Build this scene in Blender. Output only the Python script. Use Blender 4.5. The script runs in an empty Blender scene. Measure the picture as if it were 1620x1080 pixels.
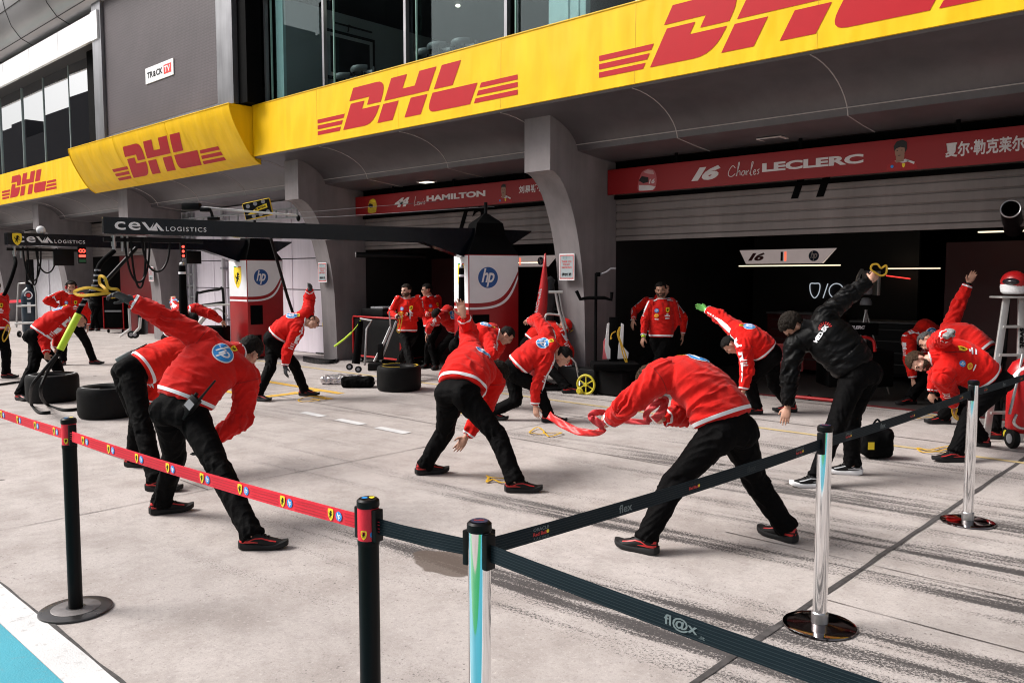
import bpy, bmesh, math, random
import numpy as np
from mathutils import Vector, Matrix, noise as mnoise
from mathutils.bvhtree import BVHTree
random.seed(7)
R = math.radians
SC = bpy.context.scene
COL = SC.collection
V = Vector

# ------------------------------------------------------------------ camera
CAM_H, FPX, CX, CY, HY = 1.72, 1311.0, 810.0, 540.0, 437.0
PITCH = math.atan((CY - HY) / FPX)
YAW = R(43.2)
_cp, _sp = math.cos(PITCH), math.sin(PITCH)
FH = V((-math.sin(YAW), math.cos(YAW), 0))
CR = V((math.cos(YAW), math.sin(YAW), 0))
CF = V((FH.x * _cp, FH.y * _cp, -_sp))
CU = V((FH.x * _sp, FH.y * _sp, _cp))
CAMP = V((0, 0, CAM_H))

def ray(px, py):
    return CF + CR * ((px - CX) / FPX) + CU * (-(py - CY) / FPX)
def pt(px, py, d):
    return CAMP + ray(px, py) * d
def onz(px, py, z=0.0):
    r = ray(px, py); return CAMP + r * ((z - CAM_H) / r.z)
def ony(px, py, y):
    r = ray(px, py); return CAMP + r * (y / r.y)
def onx(px, py, x):
    r = ray(px, py); return CAMP + r * (x / r.x)
def depth(p):
    return (V(p) - CAMP).dot(CF)

cam_data = bpy.data.cameras.new("camera")
cam_data.sensor_width = 36.0
cam_data.lens = FPX / 1620.0 * 36.0
cam_data.clip_start = 0.05
cam_data.clip_end = 2000
cam = bpy.data.objects.new("camera", cam_data)
COL.objects.link(cam)
cam.location = CAMP
cam.rotation_euler = (R(90) - PITCH, 0, YAW)
SC.camera = cam

# ------------------------------------------------------------------ materials
MATS = {}
def mat(name, col, rough=0.6, metal=0.0, var=0.08, vscale=6.0, bump=0.0, bscale=80.0, sheen=0.0,
        emit=None, estr=0.0, coat=0.0, spec=0.5):
    """procedural principled material: colour mottled by noise, roughness varied, optional bump"""
    if name in MATS: return MATS[name]
    m = bpy.data.materials.new(name); m.use_nodes = True
    nt = m.node_tree; N = nt.nodes; L = nt.links
    b = N["Principled BSDF"]
    b.inputs["Metallic"].default_value = metal
    b.inputs["Roughness"].default_value = rough
    b.inputs["Specular IOR Level"].default_value = spec
    if coat: b.inputs["Coat Weight"].default_value = coat; b.inputs["Coat Roughness"].default_value = 0.08
    if sheen:
        b.inputs["Sheen Weight"].default_value = sheen; b.inputs["Sheen Roughness"].default_value = 0.5
    tc = N.new("ShaderNodeTexCoord")
    nz = N.new("ShaderNodeTexNoise"); nz.inputs["Scale"].default_value = vscale; nz.inputs["Detail"].default_value = 5
    L.new(tc.outputs["Object"], nz.inputs["Vector"])
    mx = N.new("ShaderNodeMixRGB"); mx.blend_type = 'MULTIPLY'; mx.inputs[0].default_value = 1.0
    mx.inputs[1].default_value = (*col, 1)
    rp = N.new("ShaderNodeMapRange"); rp.inputs[1].default_value = 0.3; rp.inputs[2].default_value = 0.7
    rp.inputs[3].default_value = 1 - var; rp.inputs[4].default_value = 1 + var
    L.new(nz.outputs["Fac"], rp.inputs[0]); L.new(rp.outputs[0], mx.inputs[2])
    L.new(mx.outputs[0], b.inputs["Base Color"])
    r2 = N.new("ShaderNodeMapRange"); r2.inputs[3].default_value = max(0.02, rough * 0.85); r2.inputs[4].default_value = min(1, rough * 1.15)
    L.new(nz.outputs["Fac"], r2.inputs[0]); L.new(r2.outputs[0], b.inputs["Roughness"])
    if bump:
        n2 = N.new("ShaderNodeTexNoise"); n2.inputs["Scale"].default_value = bscale; n2.inputs["Detail"].default_value = 3
        L.new(tc.outputs["Object"], n2.inputs["Vector"])
        bp = N.new("ShaderNodeBump"); bp.inputs["Strength"].default_value = bump; bp.inputs["Distance"].default_value = 0.01
        L.new(n2.outputs["Fac"], bp.inputs["Height"]); L.new(bp.outputs[0], b.inputs["Normal"])
    if emit:
        b.inputs["Emission Color"].default_value = (*emit, 1); b.inputs["Emission Strength"].default_value = estr
    MATS[name] = m
    return m

def srgb(r, g, b):
    f = lambda c: ((c / 255.0 + 0.055) / 1.055) ** 2.4 if c > 10 else c / 255.0 / 12.92
    return (f(r), f(g), f(b))

M_RED = mat("red_fleece", (0.62, 0.011, 0.008), 0.85, var=0.10, vscale=9, bump=0.25, bscale=160, sheen=0.08, spec=0.1)
M_WHITE_CLOTH = mat("white_cloth", (0.78, 0.78, 0.82), 0.8, var=0.05, spec=0.2)
M_TROUSER = mat("black_trouser_cloth", (0.0026, 0.0024, 0.0027), 0.75, var=0.3, vscale=7, bump=0.3, bscale=120, spec=0.06)
M_BLACK_CLOTH = mat("black_jacket_cloth", (0.0024, 0.0024, 0.0028), 0.5, var=0.25, vscale=7, bump=0.2, bscale=120, spec=0.12)
M_BLACK = mat("black_plastic", (0.0035, 0.0035, 0.0042), 0.42, var=0.2, spec=0.16)
M_BLACK_MATT = mat("matt_black", (0.0025, 0.0025, 0.0028), 0.8, var=0.2, spec=0.05)
M_RUBBER = mat("tyre_rubber", (0.0045, 0.0045, 0.005), 0.6, var=0.3, vscale=14, bump=0.2, bscale=90, spec=.16)
M_WHITE = mat("white_paint", (0.78, 0.78, 0.80), 0.45, var=0.03)
M_REDPAINT = mat("red_paint", (0.42, 0.008, 0.010), 0.35, var=0.06)
M_DARKRED = mat("dark_red_panel", (0.16, 0.006, 0.008), 0.5, var=0.12)
M_YELLOW = mat("yellow_banner", (0.84, 0.50, 0.002), 0.5, var=0.04, vscale=2, spec=.22)
M_LOGORED = mat("banner_red", (0.43, 0.004, 0.012), 0.5, var=0.03, spec=.25)
M_STEEL = mat("brushed_steel", (0.55, 0.55, 0.56), 0.35, metal=1, var=0.08)
M_CHROME = mat("chrome", (0.86, 0.86, 0.87), 0.06, metal=1, var=0.02, vscale=20)
M_ALU = mat("aluminium", (0.52, 0.51, 0.50), 0.42, metal=0.6, var=0.1)
M_GREY = mat("grey_plastic", (0.25, 0.25, 0.27), 0.5)
M_YBAND = mat("yellow_elastic", (0.62, 0.36, 0.02), 0.6, var=0.12, vscale=30)
M_HPBLUE = mat("logo_blue", (0.02, 0.16, 0.50), 0.5)
M_HPSKY = mat("badge_blue", (0.02, 0.25, 0.66), 0.6)
M_SHIELD = mat("shield_yellow", (0.86, 0.62, 0.02), 0.5)
M_GLOVE = mat("grey_black_glove", (0.030, 0.032, 0.036), 0.7, var=0.3, vscale=40)
M_GREEN_GLOVE = mat("green_glove", (0.22, 0.72, 0.18), 0.6)
M_LIME = mat("lime_hose", (0.50, 0.74, 0.03), 0.45)
M_SHOE = mat("shoe_black", (0.008, 0.0075, 0.008), 0.6, var=0.3, vscale=40, spec=0.25)
M_SHOERED = mat("shoe_red", (0.52, 0.016, 0.016), 0.45)
M_SOLE = mat("shoe_sole", (0.011, 0.011, 0.012), 0.65, spec=0.3)
M_EYE = mat("eye_dark", (0.02, 0.012, 0.01), 0.2)
M_LIP = mat("lip", (0.33, 0.13, 0.11), 0.5)
M_CONCOL = mat("column_concrete", (0.22, 0.20, 0.205), 0.85, var=0.16, vscale=1.6, bump=0.15, bscale=60, spec=0.2)
REDS = [M_RED, mat("red_fleece_worn", (0.56, 0.012, 0.009), 0.88, var=0.13, vscale=7, bump=0.3, bscale=190, sheen=0.12, spec=0.1), mat("red_fleece_bright", (0.68, 0.014, 0.008), 0.82, var=0.10, vscale=11, bump=0.28, bscale=150, sheen=0.06, spec=0.12)]
M_SEAMRED = mat("seam_thread_red", (0.30, 0.005, 0.004), 0.9)
def skin(i):
    cols = [(0.50, 0.27, 0.19), (0.42, 0.22, 0.15), (0.55, 0.31, 0.23)]
    m = mat("skin_%d" % i, cols[i], 0.5, var=0.07, vscale=25, bump=0.1, bscale=200)
    m.node_tree.nodes["Principled BSDF"].inputs["Subsurface Weight"].default_value = 0.0
    return m
def hairmat(k):
    c = {'black': (0.012, 0.010, 0.009), 'brown': (0.06, 0.035, 0.02), 'dark': (0.022, 0.016, 0.012), 'grey': (0.14, 0.14, 0.14), 'stubble': (0.13, 0.08, 0.06)}[k]
    return mat("hair_" + k, tuple(x * .7 for x in c), 0.7, var=0.5, vscale=70, bump=0.9, bscale=170, spec=.15)

# ------------------------------------------------------------------ objects
def wloc(o):
    p = V((0, 0, 0))
    while o is not None:
        p += o.location; o = o.parent
    return p
def put(name, me, parent=None, mats=None, smooth=True, label=None, cat=None, group=None, kind=None):
    o = bpy.data.objects.new(name, me); COL.objects.link(o)
    if parent is not None:
        o.parent = parent
        me.transform(Matrix.Translation(-wloc(parent)))
    for m in (mats or []): me.materials.append(m)
    if smooth: me.shade_smooth()
    if smooth == 'auto':
        me.shade_smooth()
        try: me.set_sharp_from_angle(angle=R(38))
        except Exception: pass
    if label: o["label"] = label
    if cat: o["category"] = cat
    if group: o["group"] = group
    if kind: o["kind"] = kind
    return o
def thing(name, label, cat, loc=(0, 0, 0), group=None):
    o = bpy.data.objects.new(name, None); COL.objects.link(o)
    o.empty_display_size = 0.2
    o.location = V(loc); o["label"] = label; o["category"] = cat
    if group: o["group"] = group
    return o

def frame(axis, ref=None):
    a = V(axis).normalized()
    r = V(ref) if ref is not None else (V((0, 0, 1)) if abs(a.z) < 0.95 else V((1, 0, 0)))
    u = (r - a * r.dot(a))
    if u.length < 1e-6:
        r = V((1, 0, 0)) if abs(a.x) < 0.9 else V((0, 1, 0)); u = r - a * r.dot(a)
    u.normalize()
    return u, a.cross(u)

class MB:
    """collects shapes (world coordinates) into one mesh"""
    def __init__(s): s.v = []; s.f = []; s.m = []
    def add(s, vs, fs, mi=0):
        o = len(s.v); s.v += [tuple(p) for p in vs]
        for f in fs: s.f.append([i + o for i in f]); s.m.append(mi)
        return s
    def box(s, c, size, ax=None, ay=None, mi=0, bev=0.0):
        c = V(c); X = V(ax).normalized() if ax is not None else V((1, 0, 0))
        Y = V(ay).normalized() if ay is not None else (V((0, 1, 0)) if ax is None else V((0, 0, 1)).cross(X).normalized())
        Z = X.cross(Y).normalized(); h = [d / 2 for d in size]
        if bev <= 0:
            vs = [c + X * (i * h[0]) + Y * (j * h[1]) + Z * (k * h[2]) for k in (-1, 1) for j in (-1, 1) for i in (-1, 1)]
            fs = [(0, 2, 3, 1), (4, 5, 7, 6), (0, 1, 5, 4), (2, 6, 7, 3), (0, 4, 6, 2), (1, 3, 7, 5)]
            return s.add(vs, fs, mi)
        bm = bmesh.new(); bmesh.ops.create_cube(bm, size=1.0)
        bmesh.ops.scale(bm, vec=V(size), verts=bm.verts)
        bmesh.ops.bevel(bm, geom=bm.edges[:], offset=bev, segments=2, affect='EDGES', profile=0.5)
        bm.verts.index_update()
        vs = [c + X * q.co.x + Y * q.co.y + Z * q.co.z for q in bm.verts]
        fs = [[q.index for q in f.verts] for f in bm.faces]
        bm.free(); return s.add(vs, fs, mi)
    def bmin(s, lo, hi, mi=0, bev=0.0):
        lo, hi = V(lo), V(hi)
        return s.box((lo + hi) / 2, hi - lo, mi=mi, bev=bev)
    def tube(s, pts, rad, n=10, mi=0, cap=True, flat=None, closed=False, ref=None):
        """tube along points; rad number or list; flat=(wu,wv) for an elliptic/rect profile"""
        P = [V(p) for p in pts]; k = len(P)
        rr = rad if isinstance(rad, (list, tuple)) else [rad] * k
        rings = []; u0 = None
        for i in range(k):
            if closed: t = P[(i + 1) % k] - P[i - 1]
            else: t = P[min(i + 1, k - 1)] - P[max(i - 1, 0)]
            if t.length < 1e-9: t = V((0, 0, 1))
            t.normalize()
            u, w = frame(t, u0 if (u0 is not None and ref is None) else ref)
            u0 = u
            fu, fw = flat if flat else (1, 1)
            rings.append([P[i] + (u * (math.cos(2 * math.pi * j / n) * fu) + w * (math.sin(2 * math.pi * j / n) * fw)) * rr[i] for j in range(n)])
        vs = [p for r in rings for p in r]; fs = []
        for i in range(k if closed else k - 1):
            for j in range(n):
                a = i * n + j; b = i * n + (j + 1) % n; i2 = (i + 1) % k
                fs.append((a, b, i2 * n + (j + 1) % n, i2 * n + j))
        if cap and not closed:
            fs.append(tuple(range(n))[::-1]); fs.append(tuple((k - 1) * n + j for j in range(n)))
        return s.add(vs, fs, mi)
    def cyl(s, a, b, r, r2=None, n=20, mi=0):
        return s.tube([a, b], [r, r if r2 is None else r2], n=n, mi=mi)
    def lathe(s, c, prof, n=32, axis=(0, 0, 1), mi=0):
        """prof = [(radius, height)...] along axis from c"""
        c = V(c); a = V(axis).normalized(); u, w = frame(a)
        vs = []; fs = []
        for (r, h) in prof:
            for j in range(n):
                t = 2 * math.pi * j / n
                vs.append(c + a * h + (u * math.cos(t) + w * math.sin(t)) * max(r, 1e-4))
        k = len(prof)
        for i in range(k - 1):
            for j in range(n):
                fs.append((i * n + j, i * n + (j + 1) % n, (i + 1) * n + (j + 1) % n, (i + 1) * n + j))
        fs.append(tuple(range(n))[::-1]); fs.append(tuple((k - 1) * n + j for j in range(n)))
        return s.add(vs, fs, mi)
    def prism(s, poly, o, u, v, th, mi=0):
        """extrude 2D polygon (o + x*u + y*v) by th along u x v (from 0 to th)"""
        o, u, v = V(o), V(u), V(v); nrm = u.cross(v).normalized() * th
        k = len(poly); A = [o + u * x + v * y for x, y in poly]; B = [p + nrm for p in A]
        fs = [tuple(range(k))[::-1], tuple(range(k, 2 * k))] + [(i, (i + 1) % k, k + (i + 1) % k, k + i) for i in range(k)]
        return s.add(A + B, fs, mi)
    def ellipsoid(s, c, rad, ax=None, n=16, m=10, mi=0):
        c = V(c); A = ax or (V((1, 0, 0)), V((0, 1, 0)), V((0, 0, 1)))
        vs = []; fs = []
        for i in range(m + 1):
            th = math.pi * i / m
            for j in range(n):
                ph = 2 * math.pi * j / n
                vs.append(c + A[0] * (rad[0] * math.sin(th) * math.cos(ph)) + A[1] * (rad[1] * math.sin(th) * math.sin(ph)) + A[2] * (rad[2] * math.cos(th)))
        for i in range(m):
            for j in range(n):
                fs.append((i * n + j, (i + 1) * n + j, (i + 1) * n + (j + 1) % n, i * n + (j + 1) % n))
        return s.add(vs, fs, mi)
    def mesh(s, name, clean=True):
        me = bpy.data.meshes.new(name); me.from_pydata(s.v, [], s.f); 
        for p, i in zip(me.polygons, s.m): p.material_index = i
        if clean:
            bm = bmesh.new(); bm.from_mesh(me)
            bmesh.ops.remove_doubles(bm, verts=bm.verts, dist=1e-6)
            bmesh.ops.recalc_face_normals(bm, faces=bm.faces); bm.to_mesh(me); bm.free()
        return me
    def build(s, name, mats, parent=None, smooth='auto', **kw):
        if not isinstance(mats, (list, tuple)): mats = [mats]
        return put(name, s.mesh(name), parent, mats, smooth, **kw)

def bez(p0, p1, p2, p3, n=16):
    p0, p1, p2, p3 = V(p0), V(p1), V(p2), V(p3)
    return [p0 * (1 - t) ** 3 + p1 * (3 * t * (1 - t) ** 2) + p2 * (3 * t * t * (1 - t)) + p3 * t ** 3 for t in [i / n for i in range(n + 1)]]
def catmull(P, n=8, closed=False):
    P = [V(p) for p in P]; k = len(P); out = []
    for i in range(k if closed else k - 1):
        g = (lambda j: P[j % k]) if closed else (lambda j: P[max(0, min(k - 1, j))])
        a, b, c, d = g(i - 1), g(i), g(i + 1), g(i + 2)
        for t in [q / n for q in range(n)]:
            out.append(((b * 2) + (c - a) * t + (a * 2 - b * 5 + c * 4 - d) * t * t + (b * 3 - a - c * 3 + d) * t ** 3) * 0.5)
    if not closed: out.append(P[-1])
    return out

# ------------------------------------------------------------------ lettering (2D meshes)
_tc = {}
def text2d(s, bold=0.0, shear=0.0, space=1.0, width=1.0):
    """returns (verts2d, faces) with cap height 1, left at 0, baseline 0"""
    key = (s, bold, shear, space, width)
    if key in _tc: return _tc[key]
    cu = bpy.data.curves.new("lettering", 'FONT'); cu.body = s; cu.size = 1.0; cu.shear = shear
    cu.offset = bold; cu.space_character = space; cu.resolution_u = 3; cu.fill_mode = 'FRONT'
    o = bpy.data.objects.new("lettering", cu); COL.objects.link(o)
    dg = bpy.context.evaluated_depsgraph_get(); dg.update()
    me = bpy.data.meshes.new_from_object(o.evaluated_get(dg))
    vs = [(v.co.x * width / 0.7, v.co.y / 0.7) for v in me.vertices]; fs = [tuple(p.vertices) for p in me.polygons]
    bpy.data.objects.remove(o); bpy.data.meshes.remove(me); bpy.data.curves.remove(cu)
    if vs:
        x0 = min(p[0] for p in vs); vs = [(p[0] - x0, p[1]) for p in vs]
    _tc[key] = (vs, fs); return _tc[key]
def poly2d(pts): return (list(pts), [tuple(range(len(pts)))])
def disc2d(r=0.5, n=28, c=(0, 0), sy=1.0):
    return ([(c[0] + r * math.cos(2 * math.pi * i / n), c[1] + sy * r * math.sin(2 * math.pi * i / n)) for i in range(n)], [tuple(range(n))])
def ring2d(r0, r1, n=32, c=(0, 0)):
    vs = []; fs = []
    for i in range(n):
        t = 2 * math.pi * i / n
        vs += [(c[0] + r0 * math.cos(t), c[1] + r0 * math.sin(t)), (c[0] + r1 * math.cos(t), c[1] + r1 * math.sin(t))]
        j = (i + 1) % n; fs.append((2 * i, 2 * i + 1, 2 * j + 1, 2 * j))
    return vs, fs
def join2d(*ms):
    vs = []; fs = []
    for a, b in ms:
        o = len(vs); vs += a; fs += [tuple(i + o for i in f) for f in b]
    return vs, fs
def xf2d(m, sx=1, sy=None, dx=0, dy=0, rot=0.0, center=False):
    sy = sx if sy is None else sy; vs = m[0]
    if center:
        cx = (min(p[0] for p in vs) + max(p[0] for p in vs)) / 2; cy = (min(p[1] for p in vs) + max(p[1] for p in vs)) / 2
        vs = [(p[0] - cx, p[1] - cy) for p in vs]
    c, s_ = math.cos(rot), math.sin(rot)
    return [(p[0] * sx * c - p[1] * sy * s_ + dx, p[0] * sx * s_ + p[1] * sy * c + dy) for p in vs], m[1]
def fitw(m, w, h=None):
    """scale to width w (and height h) and centre"""
    vs = m[0]; W = max(p[0] for p in vs) - min(p[0] for p in vs); Hh = max(p[1] for p in vs) - min(p[1] for p in vs)
    return xf2d(m, w / W, (w / W) if h is None else h / Hh, center=True)
def subdiv2d(m, maxe):
    bm = bmesh.new(); vv = [bm.verts.new((p[0], p[1], 0)) for p in m[0]]
    for f in m[1]:
        try: bm.faces.new([vv[i] for i in f])
        except ValueError: pass
    bmesh.ops.triangulate(bm, faces=bm.faces[:])
    for _ in range(6):
        es = [e for e in bm.edges if e.calc_length() > maxe]
        if not es: break
        bmesh.ops.subdivide_edges(bm, edges=es, cuts=1)
        bmesh.ops.triangulate(bm, faces=bm.faces[:])
    bm.verts.index_update()
    r = ([(v.co.x, v.co.y) for v in bm.verts], [tuple(v.index for v in f.verts) for f in bm.faces]); bm.free(); return r
def flat(mb, m, o, u, v, off=0.003, mi=0):
    """lay a 2D mesh on a plane at o with unit axes u, v, raised by off along u x v"""
    o, u, v = V(o), V(u).normalized(), V(v).normalized(); n = u.cross(v) * off
    mb.add([o + u * x + v * y + n for x, y in m[0]], m[1], mi); return mb
def buildflat(mb, name, mats, parent=None, **kw):
    me = mb.mesh(name, clean=False)
    return put(name, me, parent, mats if isinstance(mats, (list, tuple)) else [mats], False, **kw)

def stroke2d(lines, w=.06):
    """handwriting: each line of points becomes a thin ribbon"""
    vs = []; fs = []
    for ln in lines:
        P = catmull([(x, y, 0) for x, y in ln], 5); o = len(vs)
        for i, p in enumerate(P):
            t = P[min(i + 1, len(P) - 1)] - P[max(0, i - 1)]; t = t.normalized() if t.length > 1e-6 else V((1, 0, 0)); n = V((-t.y, t.x, 0)) * (w / 2)
            vs += [(p.x + n.x, p.y + n.y), (p.x - n.x, p.y - n.y)]
            if i: fs.append((o + 2 * i - 2, o + 2 * i - 1, o + 2 * i + 1, o + 2 * i))
    return vs, fs
_e = lambda x: [(x, .18), (x + .24, .32), (x + .15, .48), (x, .25), (x + .1, 0), (x + .3, .1)]
_s = lambda x: [(x + .25, .48), (x + .05, .38), (x + .2, .15), (x, 0)]
SCRIPT1 = stroke2d([[(.9, .8), (.6, 1.05), (.2, .6), (.15, .15), (.5, 0), (.9, .25)], [(1.0, 0), (1.35, 1.15), (1.25, 1.22), (1.08, 0)], [(1.12, .3), (1.4, .5), (1.45, .05)], [(1.95, .45), (1.7, .4), (1.6, .1), (1.85, .05), (1.98, .45), (2.02, .05)], [(2.15, .45), (2.2, 0)], [(2.2, .28), (2.42, .48)], [(2.5, .1), (2.85, 1.1), (2.72, 1.15), (2.6, .05), (2.78, 0)], _e(2.9), _s(3.3)], .075)
SCRIPT2 = stroke2d([[(.35, 1.25), (.15, .6), (0, 0), (.2, .02), (.55, .1)], _e(.65), [(1.05, .45), (1.1, .02), (1.3, .35), (1.4, .02), (1.65, .48)], [(1.8, .45), (1.84, 0)], [(1.87, .68), (1.9, .75)], _s(2.0)], .075)
# ------------------------------------------------------------------ emblems
def round_poly(pts, rad):
    """pts: (x,y) or (x,y,r): rounds flagged corners"""
    out = []; k = len(pts)
    for i, p in enumerate(pts):
        r = p[2] if len(p) > 2 else 0
        if not r: out.append((p[0], p[1])); continue
        a, b, c = V(pts[i - 1][:2]), V(p[:2]), V(pts[(i + 1) % k][:2])
        q0 = b + (a - b).normalized() * r; q2 = b + (c - b).normalized() * r
        for t in [j / 6 for j in range(7)]:
            q = q0 * (1 - t) ** 2 + b * (2 * t * (1 - t)) + q2 * t * t; out.append((q.x, q.y))
    return out
def dhl2d():
    P = []
    A = lambda *pts: P.append(poly2d(round_poly(pts, 0)))
    A((0, 1), (1.36, 1, .42), (1.36, .5), (.82, .5), (.82, .69), (0, .69))
    A((.10, .62), (.66, .62), (.66, .43), (1.36, .43), (1.36, 0, .38), (.10, 0))
    A((1.5, .5), (1.5, 1), (2.08, 1), (2.08, .69), (2.52, .69), (2.52, 1), (3.1, 1), (3.1, .5))
    A((1.5, .43), (2.08, .43), (2.08, 0), (1.5, 0)); A((2.52, .43), (3.1, .43), (3.1, 0), (2.52, 0))
    A((3.28, .5), (3.28, 1), (3.9, 1), (3.9, .5)); A((3.28, .43), (4.72, .43), (4.72, 0), (3.28, 0, .3))
    for y in (0.31, .155, 0): A((4.84, y), (5.9, y), (5.9, y + .1), (4.84, y + .1)); A((-1.25, y), (-.05, y), (-.05, y + .1), (-1.25, y + .1))
    vs, fs = join2d(*P)
    out = []
    for x, y in vs:
        ends = x > 5.5 or x < -1.0
        out.append((x + (0.22 if ends else 0.55 * y), y))
    return out, fs
def shield2d(w=1.0):
    R_ = [(0.40, 0.56), (0.44, 0.1), (0.34, -0.28), (0.0, -0.66)]
    pts = [(-.40, .56), (0, .60)] + R_[:1] + [(0.44, .3), (.43, .02), (.36, -.26), (.2, -.5), (0, -.66), (-.2, -.5), (-.36, -.26), (-.43, .02), (-.44, .3)]
    return poly2d([(x * w, y * w) for x, y in pts])
def horse2d(w=1.0):
    body = [(-.05, .36), (.06, .40), (.10, .46), (.12, .38), (.20, .30), (.25, .22), (.20, .19), (.13, .22), (.12, .12), (.20, .10), (.29, .16), (.30, .12),
            (.20, .04), (.11, .04), (.14, -.02), (.24, -.04), (.30, -.10), (.26, -.12), (.20, -.08), (.10, -.10), (.02, -.12), (.06, -.20), (.10, -.27), (.06, -.36),
            (.12, -.40), (.04, -.42), (.00, -.38), (.03, -.28), (-.04, -.22), (-.12, -.26), (-.10, -.34), (-.14, -.42), (-.20, -.41), (-.17, -.34), (-.19, -.24), (-.14, -.12),
            (-.16, -.02), (-.24, .00), (-.30, .10), (-.27, .22), (-.20, .26), (-.22, .18), (-.23, .11), (-.16, .08), (-.08, .12), (-.06, .22), (-.10, .30)]
    return poly2d([(x * w, y * w) for x, y in body])
def hp2d():
    """slanted white letters for a round badge of diameter 1"""
    return fitw(text2d("hp", .02, .32, .88), .66, .88)
def weather(m, lo=.72, sx=2.2, sz=.22, amt=1.0):
    """run-down stains: a noise stretched along the height, multiplied into the colour"""
    nt = m.node_tree; N = nt.nodes; L = nt.links; b = N["Principled BSDF"]; src = b.inputs["Base Color"].links[0].from_socket
    tc = N.new("ShaderNodeTexCoord"); mp = N.new("ShaderNodeMapping"); mp.inputs["Scale"].default_value = (sx, sx, sz); L.new(tc.outputs["Object"], mp.inputs[0])
    n = N.new("ShaderNodeTexNoise"); n.inputs["Scale"].default_value = 2.0; n.inputs["Detail"].default_value = 7; n.inputs["Roughness"].default_value = .65; L.new(mp.outputs[0], n.inputs["Vector"])
    r = N.new("ShaderNodeMapRange"); r.inputs[1].default_value = .40; r.inputs[2].default_value = .68; r.inputs[3].default_value = 1.03; r.inputs[4].default_value = lo; L.new(n.outputs["Fac"], r.inputs[0])
    x = N.new("ShaderNodeMixRGB"); x.blend_type = 'MULTIPLY'; x.inputs[0].default_value = amt; L.new(src, x.inputs[1]); L.new(r.outputs[0], x.inputs[2]); L.new(x.outputs[0], b.inputs["Base Color"])
    return m
for m_, lo_ in ((M_CONCOL, .84), (M_YELLOW, .93)): weather(m_, lo_)
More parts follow.
